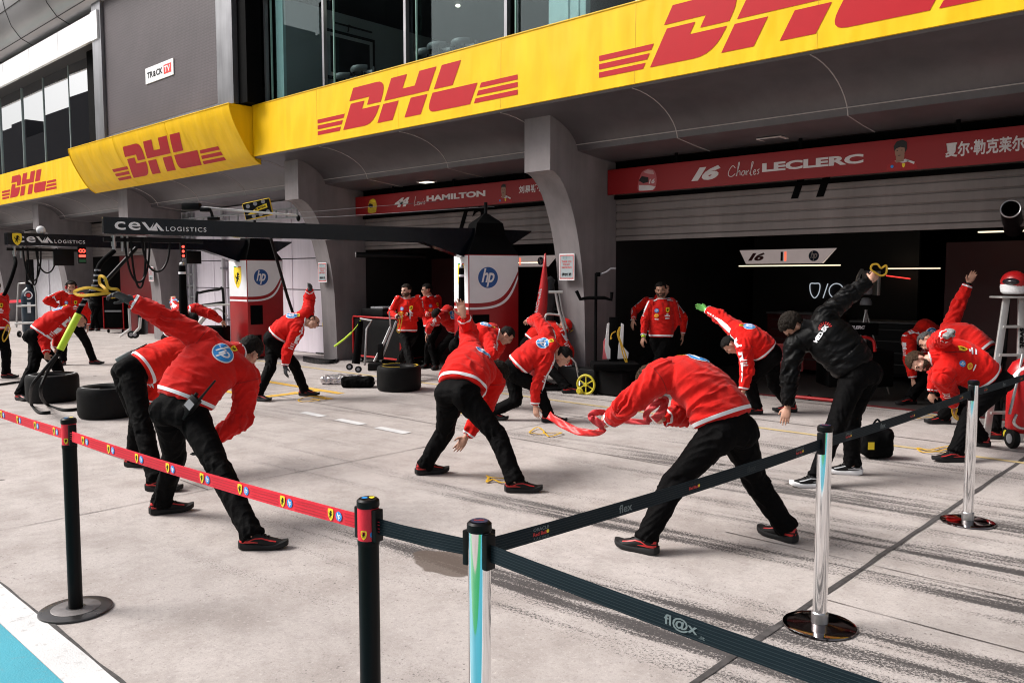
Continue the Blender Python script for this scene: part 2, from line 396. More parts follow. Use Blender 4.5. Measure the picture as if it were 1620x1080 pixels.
# ================================================================== GROUND
def ground_material():
    m = bpy.data.materials.new("pit_concrete"); m.use_nodes = True
    nt = m.node_tree; N = nt.nodes; L = nt.links; b = N["Principled BSDF"]
    b.inputs["Specular IOR Level"].default_value = 0.3
    tc = N.new("ShaderNodeTexCoord")
    def noise(scale, detail=6, rough=0.6, vec=None, dist=0.0):
        n = N.new("ShaderNodeTexNoise"); n.inputs["Scale"].default_value = scale; n.inputs["Detail"].default_value = detail
        n.inputs["Roughness"].default_value = rough; n.inputs["Distortion"].default_value = dist
        L.new(vec or tc.outputs["Object"], n.inputs["Vector"]); return n.outputs["Fac"]
    def mrange(x, a, b_, c, d):
        n = N.new("ShaderNodeMapRange"); n.inputs[1].default_value = a; n.inputs[2].default_value = b_
        n.inputs[3].default_value = c; n.inputs[4].default_value = d; L.new(x, n.inputs[0]); return n.outputs[0]
    def math_(op, a, b_):
        n = N.new("ShaderNodeMath"); n.operation = op; n.use_clamp = False
        for i, q in enumerate((a, b_)):
            if isinstance(q, (int, float)): n.inputs[i].default_value = q
            else: L.new(q, n.inputs[i])
        return n.outputs[0]
    def mix(f, a, b_, mode='MIX'):
        n = N.new("ShaderNodeMixRGB"); n.blend_type = mode
        if isinstance(f, (int, float)): n.inputs[0].default_value = f
        else: L.new(f, n.inputs[0])
        for i, q in ((1, a), (2, b_)):
            if isinstance(q, tuple): n.inputs[i].default_value = (*q, 1)
            else: L.new(q, n.inputs[i])
        return n.outputs[0]
    big = noise(0.35, 5); mid = noise(2.2, 7, 0.65); fine = noise(60, 4, 0.7); cloud = noise(0.9, 6, 0.7, dist=0.6)
    base = mix(mrange(big, .35, .65, 0, 1), (0.505, 0.460, 0.442), (0.42, 0.380, 0.366))
    base = mix(mrange(mid, .43, .66, 0, .72), base, (0.30, 0.262, 0.245))
    base = mix(mrange(noise(9, 8, .75), .50, .72, 0, .5), base, (0.25, 0.22, 0.21))
    base = mix(mrange(cloud, .60, .78, 0, .45), base, (0.235, 0.205, 0.195))
    base = mix(mrange(fine, .32, .50, .55, 0), base, (0.235, 0.21, 0.205))
    base = mix(mrange(noise(30, 5, .75), .54, .68, 0, .42), base, (0.24, 0.212, 0.208))
    base = mix(mrange(noise(44, 4, .7), .58, .70, 0, .40), base, (0.70, 0.65, 0.63))
    base = mix(mrange(noise(240, 3, .8), .36, .48, .40, 0), base, (0.22, 0.19, 0.18))
    base = mix(mrange(noise(170, 2, .7), .60, .72, 0, .35), base, (0.66, 0.60, 0.57))
    # pores
    pore = None
    for sc_, r_, q_ in ((19, .13, .45), (33, .20, .55), (8.5, .075, .35)):
        vo = N.new("ShaderNodeTexVoronoi"); vo.inputs["Scale"].default_value = sc_; L.new(tc.outputs["Object"], vo.inputs["Vector"])
        sp_ = N.new("ShaderNodeSeparateColor"); L.new(vo.outputs["Color"], sp_.inputs[0])
        p_ = math_('MULTIPLY', mrange(vo.outputs["Distance"], r_ * .7, r_, 1, 0), mrange(sp_.outputs[0], q_, q_ + .02, 1, 0))
        p_ = math_('MULTIPLY', p_, mrange(sp_.outputs[1], 0, 1, .25, 1))
        pore = p_ if pore is None else math_('MAXIMUM', pore, p_)
    pore = math_('MULTIPLY', pore, mrange(noise(1.6, 3), .40, .60, .25, 1))
    base = mix(math_('MULTIPLY', pore, .78), base, (0.085, 0.072, 0.068))
    # rubber streaks laid by cars turning into the boxes
    mp = N.new("ShaderNodeMapping"); mp.inputs["Rotation"].default_value = (0, 0, R(-5)); L.new(tc.outputs["Object"], mp.inputs["Vector"])
    mp2 = N.new("ShaderNodeMapping"); mp2.inputs["Scale"].default_value = (0.16, 1.9, 1); L.new(mp.outputs[0], mp2.inputs["Vector"])
    st = noise(1.0, 3, 0.55, mp2.outputs[0], 0.15)
    mp3 = N.new("ShaderNodeMapping"); mp3.inputs["Scale"].default_value = (0.5, 9, 1); L.new(mp.outputs[0], mp3.inputs["Vector"])
    st2 = noise(1.0, 4, 0.6, mp3.outputs[0])
    sx = N.new("ShaderNodeSeparateXYZ"); L.new(tc.outputs["Object"], sx.inputs[0])
    where = math_('MULTIPLY', mrange(sx.outputs[0], -6.5, -3.6, .12, 1), mrange(sx.outputs[1], 9.2, 7.2, 0, 1))
    near = mrange(sx.outputs[1], 1.9, 3.4, .18, 1)
    where = math_('MULTIPLY', where, near)
    left = math_('MULTIPLY', mrange(sx.outputs[0], -14, -7, .35, .5), mrange(sx.outputs[1], 2.5, 4, .3, 1))
    where = math_('MAXIMUM', where, left)
    grain = noise(70, 5, 0.85)
    a = mrange(st, .385, .60, 0, 1); a = math_('MULTIPLY', a, mrange(st2, .38, .60, .35, 1)); a = math_('MULTIPLY', a, where)
    # grain breaks the film up: film shows where grain < film strength
    d = math_('SUBTRACT', math_('MULTIPLY', a, .9), mrange(grain, .33, .67, 0, 1))
    film = math_('MULTIPLY', mrange(d, -.09, .07, 0, .90), mrange(a, .02, .2, 0, 1))
    base = mix(film, base, (0.026, 0.024, 0.026))
    # the damp patch behind the belts, with an uneven rim
    dx = math_('DIVIDE', math_('ADD', sx.outputs[0], 3.62), 0.27); dy = math_('DIVIDE', math_('ADD', sx.outputs[1], -3.30), 0.17)
    rr = math_('ADD', math_('MULTIPLY', dx, dx), math_('MULTIPLY', dy, dy))
    rr = math_('ADD', rr, math_('MULTIPLY', math_('SUBTRACT', noise(4, 1.5), .5), 2.6))
    damp = mrange(rr, .88, 1.02, 1, 0)
    base = mix(math_('MULTIPLY', damp, .86), base, (0.10, 0.075, 0.062))
    # pale chalky scuffs
    sc = noise(1.3, 4, .7, dist=1.0); base = mix(mrange(sc, .70, .80, 0, .5), base, (0.66, 0.63, 0.62))
    # small oil drips
    v2 = N.new("ShaderNodeTexVoronoi"); v2.inputs["Scale"].default_value = 1.15; L.new(tc.outputs["Object"], v2.inputs["Vector"])
    wob = math_('ADD', v2.outputs["Distance"], math_('MULTIPLY', noise(20, 2), .05))
    base = mix(mrange(wob, .062, .075, .8, 0), base, (0.05, 0.042, 0.038))
    L.new(base, b.inputs["Base Color"])
    L.new(mrange(mid, .3, .7, .62, .85), b.inputs["Roughness"])
    h = math_('ADD', math_('MULTIPLY', fine, .5), math_('MULTIPLY', pore, -.8))
    bp = N.new("ShaderNodeBump"); bp.inputs["Strength"].default_value = .35; bp.inputs["Distance"].default_value = .006
    L.new(h, bp.inputs["Height"]); L.new(bp.outputs[0], b.inputs["Normal"])
    return m
def painted(name, col, wear=.5, ws=14):
    m = bpy.data.materials.new(name); m.use_nodes = True
    nt = m.node_tree; N = nt.nodes; L = nt.links; b = N["Principled BSDF"]; b.inputs["Roughness"].default_value = .6
    tc = N.new("ShaderNodeTexCoord")
    n1 = N.new("ShaderNodeTexNoise"); n1.inputs["Scale"].default_value = ws; n1.inputs["Detail"].default_value = 8; n1.inputs["Roughness"].default_value = .75
    L.new(tc.outputs["Object"], n1.inputs["Vector"])
    mr = N.new("ShaderNodeMapRange"); mr.inputs[1].default_value = .56; mr.inputs[2].default_value = .72; mr.inputs[4].default_value = wear
    L.new(n1.outputs["Fac"], mr.inputs[0])
    n2 = N.new("ShaderNodeTexNoise"); n2.inputs["Scale"].default_value = 1.7; n2.inputs["Detail"].default_value = 6; L.new(tc.outputs["Object"], n2.inputs["Vector"])
    m2 = N.new("ShaderNodeMapRange"); m2.inputs[1].default_value = .3; m2.inputs[2].default_value = .7; m2.inputs[3].default_value = .86; m2.inputs[4].default_value = 1.04
    L.new(n2.outputs["Fac"], m2.inputs[0])
    mm = N.new("ShaderNodeMixRGB"); mm.blend_type = 'MULTIPLY'; mm.inputs[0].default_value = 1; mm.inputs[1].default_value = (*col, 1); L.new(m2.outputs[0], mm.inputs[2])
    mx = N.new("ShaderNodeMixRGB"); L.new(mr.outputs[0], mx.inputs[0]); L.new(mm.outputs[0], mx.inputs[1]); mx.inputs[2].default_value = (.22, .2, .19, 1)
    L.new(mx.outputs[0], b.inputs["Base Color"])
    bp = N.new("ShaderNodeBump"); bp.inputs["Strength"].default_value = .4; bp.inputs["Distance"].default_value = .004
    n3 = N.new("ShaderNodeTexNoise"); n3.inputs["Scale"].default_value = 120; L.new(tc.outputs["Object"], n3.inputs["Vector"])
    L.new(n3.outputs["Fac"], bp.inputs["Height"]); L.new(bp.outputs[0], b.inputs["Normal"])
    return m
def sheet(name, poly, z, m, kind='structure'):
    mb = MB(); mb.add([(x, y, z) for x, y in poly], [tuple(range(len(poly)))])
    return put(name, mb.mesh(name, False), None, [m], False, kind=kind)
sheet("pit_lane_ground", [(-400, -400), (400, -400), (400, 400), (-400, 400)], 0, ground_material())
M_PAINTW = painted("road_paint_white", (.64, .64, .65), .75, 13)
M_PAINTC = painted("road_paint_cyan", (.05, .33, .43), .35, 24)
M_PAINTG = painted("road_paint_green", (.02, .30, .10), .1, 20)
M_PAINTY = painted("road_paint_yellow", (.72, .42, .05), .7, 7)
M_PAINTY2 = painted("road_paint_faded_yellow", (.60, .46, .22), .95, 5)
M_JOINT = mat("joint_sealant", (.055, .05, .05), .8, var=.5, vscale=18)
M_JOINT2 = mat("saw_cut_joint", (.12, .105, .10), .9, var=.6, vscale=12)
sheet("fast_lane_line", [(-80, 1.172), (40, 1.172), (40, 1.335), (-80, 1.335)], .004, M_PAINTW)
sheet("cyan_run_off_strip", [(-80, .15), (40, .15), (40, 1.17), (-80, 1.17)], .004, M_PAINTC)
sheet("green_run_off_strip", [(-80, -.7), (40, -.7), (40, .145), (-80, .145)], .004, M_PAINTG)
def wobble_strip(name, a, b, w, z, m, amp=.006, n=60):
    a, b = V((a[0], a[1], 0)), V((b[0], b[1], 0)); t = (b - a).normalized(); s = V((-t.y, t.x, 0)); mb = MB(); vs = []; fs = []
    for i in range(n + 1):
        p = a.lerp(b, i / n)
        for k in (-1, 1):
            o = w / 2 * k + amp * mnoise.noise((p.x * 3.1 + k * 9, p.y * 3.1, z * 50))
            vs.append((p.x + s.x * o, p.y + s.y * o, z))
        if i: fs.append((2 * i - 2, 2 * i - 1, 2 * i + 1, 2 * i))
    mb.add(vs, fs); return put(name, mb.mesh(name, False), None, [m], False, kind='structure')
wobble_strip("pavement_joint", (-14, 1.342), (3, 1.342), .012, .0046, M_JOINT, .012, 400)
wobble_strip("pavement_joint", (-1.76, 1.34), (-1.76, 11), .034, .004, M_JOINT, .009, 160)
for (y, x0, x1, w) in ((9.15, -12, 4, .02), (6.28, -14, 4, .010), (4.98, -2.7, 3, .008), (7.62, -30, -6, .01), (4.28, -1.74, 3, .007), (3.05, -12, -6.3, .008), (2.15, -1.7, 3, .006)):
    wobble_strip("pavement_joint", (x0, y), (x1, y + (x1 - x0) * .012), w, .0042, M_JOINT2, .006, 90)
wobble_strip("pavement_joint", (-6.3, 1.36), (-6.3, 10.6), .008, .0046, M_JOINT2, .006, 90)
wobble_strip("pavement_joint", (-10.9, 1.36), (-10.9, 10.6), .010, .0046, M_JOINT2, .006, 90)
for a, b in (((480, 652), (517, 658)), ((530, 664), (577, 671)), ((592, 677), (641, 686))):
    p, q = onz(*a), onz(*b); y = 5.77
    sheet("box_marking_dash", [(p.x, y - .06), (q.x, y - .06), (q.x, y + .06), (p.x, y + .06)], .005, M_PAINTW)
sheet("stopping_line", [(-14.6, 7.03), (-10.1, 7.03), (-10.1, 7.15), (-14.6, 7.15)], .005, M_PAINTY)
p = onz(497, 622); sheet("stopping_line", [(-10.75, 6.62), (-9.75, 6.62), (-9.75, 6.73), (-10.75, 6.73)], .005, M_PAINTY)
sheet("stopping_line", [(-12.6, 6.0), (-10.55, 6.0), (-10.55, 6.11), (-12.6, 6.11)], .005, M_PAINTY)
sheet("stopping_line", [(-10.7, 6.11), (-10.55, 6.11), (-10.55, 7.03), (-10.7, 7.03)], .0052, M_PAINTY)
sheet("stopping_line", [(-20, 8.70), (4, 8.70), (4, 8.77), (-20, 8.77)], .0048, M_PAINTY2)
M_GFLOOR = mat("garage_floor_paint", (.06, .055, .055), .35, var=.2)
sheet("garage_floor", [(-60, 11.25), (6, 11.25), (6, 19), (-60, 19)], .004, M_GFLOOR)
sheet("garage_floor_edge", [(-7.7, 11.17), (-1.8, 11.17), (-1.8, 11.25), (-7.7, 11.25)], .008, mat("red_floor_edge", (.22, .012, .014), .5))

# ================================================================== PIT BUILDING
BD = thing("pit_building", "long grey pit building with garages under a curved overhanging canopy", "building", (-10, 10.5, 0))
M_CANOPY = mat("canopy_panel", (.082, .073, .079), .38, metal=.0, var=.10, vscale=.7, spec=.6)
M_SEAM = mat("canopy_seam", (.42, .38, .37), .6)
M_SEAMD = mat("dark_seam", (.03, .03, .03), .8)
M_SHUT = mat("roller_shutter", (.20, .172, .164), .6, var=.14, vscale=1.2, spec=.3)
M_WALLP = mat("panelled_wall", (.66, .61, .68), .6, var=.06, vscale=.8)
M_DARKW = mat("dark_wall", (.035, .033, .037), .8, var=.2)
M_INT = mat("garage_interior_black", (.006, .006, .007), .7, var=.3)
M_SILVER = mat("silver_cladding", (.36, .36, .38), .30, metal=.85, var=.18, vscale=1.1)
M_TEAL = mat("teal_glass_edge", (.55, .74, .74), .35, var=.05)
M_INWALL = mat("lounge_wall", (.34, .37, .38), .7, var=.08, vscale=1)
for m_, lo_ in ((M_CANOPY, .80), (M_SHUT, .84), (M_WALLP, .86), (M_SILVER, .7)): weather(m_, lo_)
def profile_sheet(mb, prof, x0, x1, th=.05, mi=0, nx=1):
    """sheet with profile [(y,z)] extruded along x and thickened upward"""
    k = len(prof)
    for s in range(nx):
        a = x0 + (x1 - x0) * s / nx; b = x0 + (x1 - x0) * (s + 1) / nx
        vs = [(x, y, z) for x in (a, b) for y, z in prof] + [(x, y, z + th) for x in (a, b) for y, z in prof]; fs = []
        for i in range(k - 1):
            fs.append((i, i + 1, k + i + 1, k + i)); fs.append((2 * k + i, 3 * k + i, 3 * k + i + 1, 2 * k + i + 1))
        fs += [(0, k, 3 * k, 2 * k), (k - 1, 3 * k - 1, 4 * k - 1, 2 * k - 1)]
        for i in range(k - 1):
            fs += [(i, 2 * k + i, 2 * k + i + 1, i + 1), (k + i, k + i + 1, 3 * k + i + 1, 3 * k + i)]
        mb.add(vs, fs, mi)
CAN = [(8.575, 4.075), (8.60, 4.03)] + [(8.6 + 1.05 * math.sin(t), 3.55 + .50 * (1 - math.sin(t)) ** 1.0 * 1.0 if False else 3.55 + .48 * (math.cos(t)) ** 1.15) for t in [i / 10 * math.pi / 2 for i in range(1, 10)]] + [(9.65, 3.55), (10.1, 3.50), (10.5, 3.47)]
def canz(y):
    for (a, b), (c, d) in zip(CAN, CAN[1:]):
        if a <= y <= c: return b + (d - b) * (y - a) / (c - a)
    return CAN[-1][1]
mb = MB(); profile_sheet(mb, CAN, -70, 6, .06); mb.build("canopy_soffit", M_CANOPY, BD)
mb = MB()
for i in range(-4, 26):
    x = -3.8 - 2.25 * i
    mb.tube([(x, y, z - .002) for y, z in CAN[1:]], .007, n=6)
mb.tube([(-70, 9.62, canz(9.62) - .002), (6, 9.62, canz(9.62) - .002)], .007, n=6)
mb.build("soffit_seams", M_SEAM, BD)
# columns: square head under the soffit, curved front sweeping back to a straight shaft
def column_profile():
    P = [(9.03, canz(9.03) + .03), (9.03, 3.22)]
    for t in [i / 12 for i in range(1, 13)]:
        a = t * math.pi / 2
        P.append((9.03 + .80 * math.sin(a) ** 1.0 * (0.62 + .38 * t), 3.22 - 1.9 * (1 - math.cos(a)) ** 1.0 * (.55 + .45 * t)))
    P += [(9.86, .6), (9.87, 0)]
    P += [(10.62, 0), (10.62, 3.46)]
    P += [(y, canz(y) + .03) for y in (10.4, 10.0, 9.6, 9.3)]
    return P
CPROF = column_profile()
for xa, xb in ((-8.23, -7.74), (-14.66, -14.18), (-22.8, -22.22), (-29.6, -29.05), (-36.4, -35.9), (-1.62, -1.13)):
    mb = MB(); mb.prism([(y, z) for y, z in CPROF], (xb, 0, 0), (0, 1, 0), (0, 0, 1), -(xb - xa)); mb.build("column", M_CONCOL, BD)
# front walls, shutters
def shutter(xa, xb, zb, zt=3.44, y=10.62):
    mb = MB(); n = int((zt - zb) / .115); h = (zt - zb) / n
    for i in range(n):
        z0 = zb + i * h
        mb.prism([(0, z0 + .006), (-.018, z0 + .02), (-.018, z0 + h - .012), (0, z0 + h)], (xb, y, 0), (0, 1, 0), (0, 0, 1), -(xb - xa))
    mb.bmin((xa, y + .001, zb), (xb, y + .03, zt))
    mb.bmin((xa, y - .03, zb - .06), (xb, y + .03, zb - .002))
    return mb.build("roller_shutter", M_SHUT, BD)
for xa, xb in ((-14.17, -8.24), (-7.73, -1.64)):
    shutter(xa, xb, 2.33)
shutter(-29.0, -22.82, 2.42); shutter(-35.8, -29.62, 2.42)
mb = MB()
for xa, xb in ((-14.17, -8.24), (-7.73, -1.64)):
    mb.bmin((xa, 10.55, 2.90), (xb, 10.60, 2.955)); mb.bmin((xa, 10.58, 3.36), (xb, 10.61, 3.47))
mb.build("door_track", M_BLACK_MATT, BD)
# panelled wall between the second and third column
mb = MB()
xs = [-22.2, -20.4, -18.6, -16.7, -14.67]
for a, b in zip(xs, xs[1:]):
    for z0, z1 in ((0, .62), (.62, 1.42), (1.42, 2.12), (2.12, 2.9), (2.9, 3.46)):
        mb.bmin((a + .011, 10.44, z0 + .011), (b - .011, 10.494, z1 - .011), bev=.004)
mb.build("wall_panelling", M_WALLP, BD, smooth=False)
mb = MB(); mb.bmin((-22.2, 10.5, 0), (-14.67, 10.6, 3.46)); mb.build("wall_backing", M_SEAMD, BD, smooth=False)
# far garage: red partition and pale door wall
mb = MB(); mb.bmin((-27.2, 10.75, 0), (-24.7, 10.8, 2.36)); mb.build("red_partition", M_DARKRED, BD)
mb = MB(); mb.bmin((-35.2, 10.7, 0), (-29.9, 10.75, 2.36)); mb.bmin((-33.6, 10.66, 0), (-33.5, 10.7, 2.3)); mb.bmin((-32.2, 10.66, 0), (-32.1, 10.7, 2.3))
mb.build("pale_partition", mat("pale_board", (.62, .60, .64), .6), BD)
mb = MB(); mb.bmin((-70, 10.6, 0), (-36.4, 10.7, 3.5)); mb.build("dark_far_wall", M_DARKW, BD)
# garage interiors
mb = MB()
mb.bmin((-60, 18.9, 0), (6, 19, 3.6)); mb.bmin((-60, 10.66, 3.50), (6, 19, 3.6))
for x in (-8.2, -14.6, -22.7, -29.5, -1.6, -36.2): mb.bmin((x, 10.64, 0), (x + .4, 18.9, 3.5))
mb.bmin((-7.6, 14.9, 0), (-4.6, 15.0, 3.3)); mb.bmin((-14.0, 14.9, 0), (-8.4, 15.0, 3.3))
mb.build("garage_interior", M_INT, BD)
for lo_, hi_ in (((-3.62, 12.9, .0), (-1.7, 12.98, 2.20)), ((-13.9, 12.2, 0), (-13.2, 12.28, 2.1)), ((-11.2, 13.4, 0), (-9.9, 13.5, 1.8))):
    mb = MB(); mb.bmin(lo_, hi_); mb.build("dark_red_partition", mat("garage_partition", (.045, .003, .004), .6), BD)
mb = MB()
for (x0, x1, y, z) in ((-6.9, -5.2, 13.0, 1.885), (-5.0, -4.2, 14.6, 1.84), (-3.10, -2.25, 12.4, 2.30)):
    mb.bmin((x0, y, z), (x1, y + .10, z + .018))
z_ = ony(640, 419, 13.0).z; mb.bmin((-12.9, 13.0, z_), (-11.3, 13.1, z_ + .018)); z_ = ony(830, 429, 13.2).z; mb.bmin((-10.6, 13.2, z_), (-8.5, 13.3, z_ + .018)); z_ = ony(1070, 424, 15.5).z; mb.bmin((-9.2, 15.5, z_), (-8.4, 15.6, z_ + .018))
mb.build("ceiling_light_strip", mat("warm_tube", (.9, .85, .7), .5, emit=(1, .84, .58), estr=.95), BD)
# upper floor
mb = MB(); mb.bmin((-14.7, 8.66, 4.60), (6, 15, 4.85)); mb.build("upper_floor_slab", M_DARKW, BD)
mb = MB(); mb.bmin((-14.7, 8.9, 7.35), (6, 15, 7.5)); mb.build("lounge_ceiling", mat("lounge_ceiling", (.025, .025, .027), .9), BD)
mb = MB(); mb.bmin((-14.36, 8.80, 4.86), (-14.14, 14.5, 6.95)); mb.build("lounge_wall", M_INWALL, BD)
mb = MB(); mb.bmin((-14.37, 8.735, 4.86), (-14.13, 8.795, 6.95))
mb.bmin((-7.62, 8.85, 4.86), (-7.28, 8.95, 7.3)); mb.bmin((-7.24, 8.85, 4.86), (-7.10, 8.95, 7.3)); mb.bmin((-7.07, 8.85, 4.86), (-6.98, 8.95, 7.3))
mb.build("teal_wall_end", M_TEAL, BD)
mb = MB(); mb.bmin((-14.7, 14.5, 4.86), (6, 14.7, 7.4)); mb.bmin((-6.9, 10.6, 4.86), (6, 10.7, 7.4)); mb.build("lounge_back_wall", mat("lounge_back", (.012, .012, .014), .8), BD)
mb = MB()
for c, n in ((( -13.3, 10.6, 7.30), .045), ((-12.9, 12.1, 7.30), .05)):
    mb.ellipsoid(c, (n, n, n * .6))
mb.bmin((-10.9, 10.1, 7.31), (-10.3, 10.35, 7.345))
mb.build("ceiling_lamp", mat("lounge_lamp", (1, .95, .8), .4, emit=(1, .9, .72), estr=3.5), BD)
# glazing
def glass(name, tint, refl_boost=0.0, top=1.0, rough=.0):
    m = bpy.data.materials.new(name); m.use_nodes = True; nt = m.node_tree; N = nt.nodes; L = nt.links
    N.remove(N["Principled BSDF"]); out = N["Material Output"]
    tr = N.new("ShaderNodeBsdfTransparent"); tr.inputs[0].default_value = (*tint, 1)
    gl = N.new("ShaderNodeBsdfGlossy"); gl.inputs["Roughness"].default_value = rough; gl.inputs[0].default_value = (.95, .97, 1, 1)
    fr = N.new("ShaderNodeFresnel"); fr.inputs["IOR"].default_value = 1.5
    tc = N.new("ShaderNodeTexCoord"); nz = N.new("ShaderNodeTexNoise"); nz.inputs["Scale"].default_value = .6; L.new(tc.outputs["Object"], nz.inputs["Vector"])
    mr = N.new("ShaderNodeMapRange"); mr.inputs[3].default_value = refl_boost; mr.inputs[4].default_value = top
    L.new(fr.outputs[0], mr.inputs[0])
    mx = N.new("ShaderNodeMixShader"); L.new(mr.outputs[0], mx.inputs[0]); L.new(tr.outputs[0], mx.inputs[1]); L.new(gl.outputs[0], mx.inputs[2])
    L.new(mx.outputs[0], out.inputs["Surface"]); return m
M_GLASSR = glass("lounge_glass", (.75, .82, .82), 0.0, .10); M_GLASSL = glass("coated_glass", (.10, .13, .13), .55)
gx = [-14.42, -12.5, -10.28, -8.13, -5.9, -3.6, -1.3, 1]
for a, b in zip(gx, gx[1:]):
    mb = MB(); mb.bmin((a + .05, 8.70, 4.9), (b - .05, 8.712, 7.35)); mb.build("glass_pane", M_GLASSR, BD, smooth=False)
for x in (-14.6, -12.66, -10.42, -8.22, -6.0):
    mb = MB(); mb.bmin((x - .028, 8.62, 4.86), (x + .028, 8.69, 7.35)); mb.build("mullion", M_SILVER, BD)
for x in (-14.44, -12.40, -10.19, -8.07):
    mb = MB(); mb.bmin((x - .010, 8.66, 4.86), (x + .010, 8.69, 7.35)); mb.build("glass_fin", mat("green_glass_edge", (.16, .30, .26), .3), BD)
gl = [-36, -33.5, -31.2, -29.0, -27.05, -25.0, -23.3]
for a, b in zip(gl, gl[1:]):
    mb = MB(); dy = .02 * ((hash(round(a * 7)) % 5) - 2) / 2; mb.add([(a + .02, 8.70 + dy, 5.0), (b - .02, 8.70 - dy, 5.0), (b - .02, 8.70 - dy, 7.6), (a + .02, 8.70 + dy, 7.6)], [(0, 1, 2, 3)])
    me = mb.mesh("glass_pane", False); o = put("glass_pane", me, BD, [M_GLASSL], False); md = o.modifiers.new("thickness", 'SOLIDIFY'); md.thickness = .012
for x in gl[1:]:
    mb = MB(); mb.bmin((x - .013, 8.665, 5.0), (x + .013, 8.735, 7.62)); mb.build("mullion", mat("green_grey_mullion", (.30, .37, .37), .3), BD)
mb = MB(); mb.bmin((-23.27, 8.62, 5), (-23.2, 8.74, 7.7)); mb.build("mullion", mat("green_grey_mullion", (.30, .37, .37), .3), BD)
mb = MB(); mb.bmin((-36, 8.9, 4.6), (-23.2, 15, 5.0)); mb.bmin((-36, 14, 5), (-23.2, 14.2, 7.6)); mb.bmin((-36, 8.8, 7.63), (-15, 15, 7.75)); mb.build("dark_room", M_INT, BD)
mb = MB()
xs = [-36, -33.7, -31.3, -28.9, -26.5, -24.2, -21.92]
for a, b in zip(xs, xs[1:]): mb.bmin((a + .012, 8.17, 7.50), (b - .012, 8.25, 8.16), bev=.01)
mb.bmin((-21.90, 8.16, 7.49), (-21.5, 9.0, 8.17))
mb.build("white_fascia", mat("white_fascia_gloss", (.86, .86, .87), .2, var=.02, coat=1.0), BD, smooth=False)
mb = MB(); mb.bmin((-36, 8.25, 7.52), (-21.95, 8.75, 7.62)); mb.build("fascia_return", M_DARKW, BD)
UP = [(8.7, 8.3), (8.35, 8.32), (8.05, 8.45), (7.82, 8.75), (7.68, 9.15), (7.6, 9.6), (7.58, 10.1)]
mb = MB(); profile_sheet(mb, UP, -60, -14.5, .1); mb.build("upper_canopy", mat("upper_canopy_panel", (.40, .39, .40), .32, metal=.5, var=.15, vscale=.5), BD)
mb = MB()
for i in range(14):
    x = -18 - 2.9 * i; mb.tube([(x, y, z - .004) for y, z in UP], .012, n=6)
for q in (2, 4): mb.tube([(-60, UP[q][0], UP[q][1] - .006), (-14.5, UP[q][0], UP[q][1] - .006)], .012, n=6)
mb.build("upper_canopy_seams", M_SEAMD, BD)
mb = MB(); mb.bmin((-60, 8.8, 8.4), (6, 20, 9.2)); mb.bmin((-60, 14.6, 3.6), (6, 20, 8.4)); mb.build("roof", M_DARKW, BD)
# screen bay
mb = MB(); mb.bmin((-23.15, 8.50, 5.04), (-14.72, 8.62, 8.4)); mb.bmin((-15.04, 8.30, 5.04), (-14.72, 8.50, 8.4)); mb.build("bay_wall", M_BLACK_MATT, BD)
# soffit lamps
for (px, py, lit) in ((675, 284, 1), (1222, 215, 0)):
    p = onz(px, py, 3.52); z = canz(p.y) - .004
    l = MB(); l.bmin((p.x - .17, p.y - .11, z - .012), (p.x + .17, p.y + .11, z))
    o = l.build("soffit_lamp", mat("lamp_rim", (.62, .55, .53), .5), BD)
    l = MB(); l.bmin((p.x - .13, p.y - .08, z - .018), (p.x + .13, p.y + .08, z - .0125))
    l.build("lamp_cover", mat("lit_lamp", (.9, .88, .8), .5, emit=(1, .95, .82), estr=1.5) if lit else M_CANOPY, o)

# ================================================================== BANNERS AND SCREEN
XU, ZU = V((1, 0, 0)), V((0, 0, 1))
def ripple(m, sc=(1.6, 1, .5), strength=.35):
    nt = m.node_tree; N = nt.nodes; L = nt.links; b = N["Principled BSDF"]; tc = N.new("ShaderNodeTexCoord"); mp = N.new("ShaderNodeMapping"); mp.inputs["Scale"].default_value = sc; L.new(tc.outputs["Object"], mp.inputs[0])
    n = N.new("ShaderNodeTexNoise"); n.inputs["Scale"].default_value = 1.4; n.inputs["Detail"].default_value = 2; L.new(mp.outputs[0], n.inputs["Vector"])
    bp = N.new("ShaderNodeBump"); bp.inputs["Strength"].default_value = strength; bp.inputs["Distance"].default_value = .12; L.new(n.outputs["Fac"], bp.inputs["Height"]); L.new(bp.outputs[0], b.inputs["Normal"])
ripple(M_YELLOW)
T = thing("advertising_banner", "long straight yellow banner along the canopy edge with two red logos", "banner", (-5, 8.55, 4.06))
mb = MB(); mb.bmin((-14.98, 8.55, 4.06), (6, 8.60, 5.03)); mb.build("banner_sheet", M_YELLOW, T)
mb = MB()
for i in range(9):
    x = -12.79 + 2.27 * i; mb.tube([(x, 8.551, 4.07), (x + .01, 8.551, 5.02)], .004, n=6)
mb.tube([(-14.98, 8.55, 5.03), (6, 8.55, 5.03)], .012, n=6); mb.build("banner_seam", mat("banner_seam_yellow", (.66, .41, .003), .5), T)
L2 = dhl2d()
u = .677
for x0, in ((-12.76 + 1.03 * u,), (-6.52 + 1.03 * u,)):
    mb = MB(); flat(mb, xf2d(L2, u, .66), (x0, 8.55, 4.215), XU, ZU, .004); buildflat(mb, "logo", M_LOGORED, T)
T = thing("advertising_banner", "straight yellow banner below the mirrored upstairs windows with one pale red logo", "banner", (-28, 8.55, 4.06))
mb = MB(); mb.bmin((-45, 8.55, 4.06), (-23.48, 8.60, 5.03)); mb.build("banner_sheet", M_YELLOW, T)
mb = MB(); flat(mb, xf2d(L2, .70, .66), (-30.88 + 1.03 * .7, 8.55, 4.215), XU, ZU, .004); buildflat(mb, "logo", M_LOGORED, T)
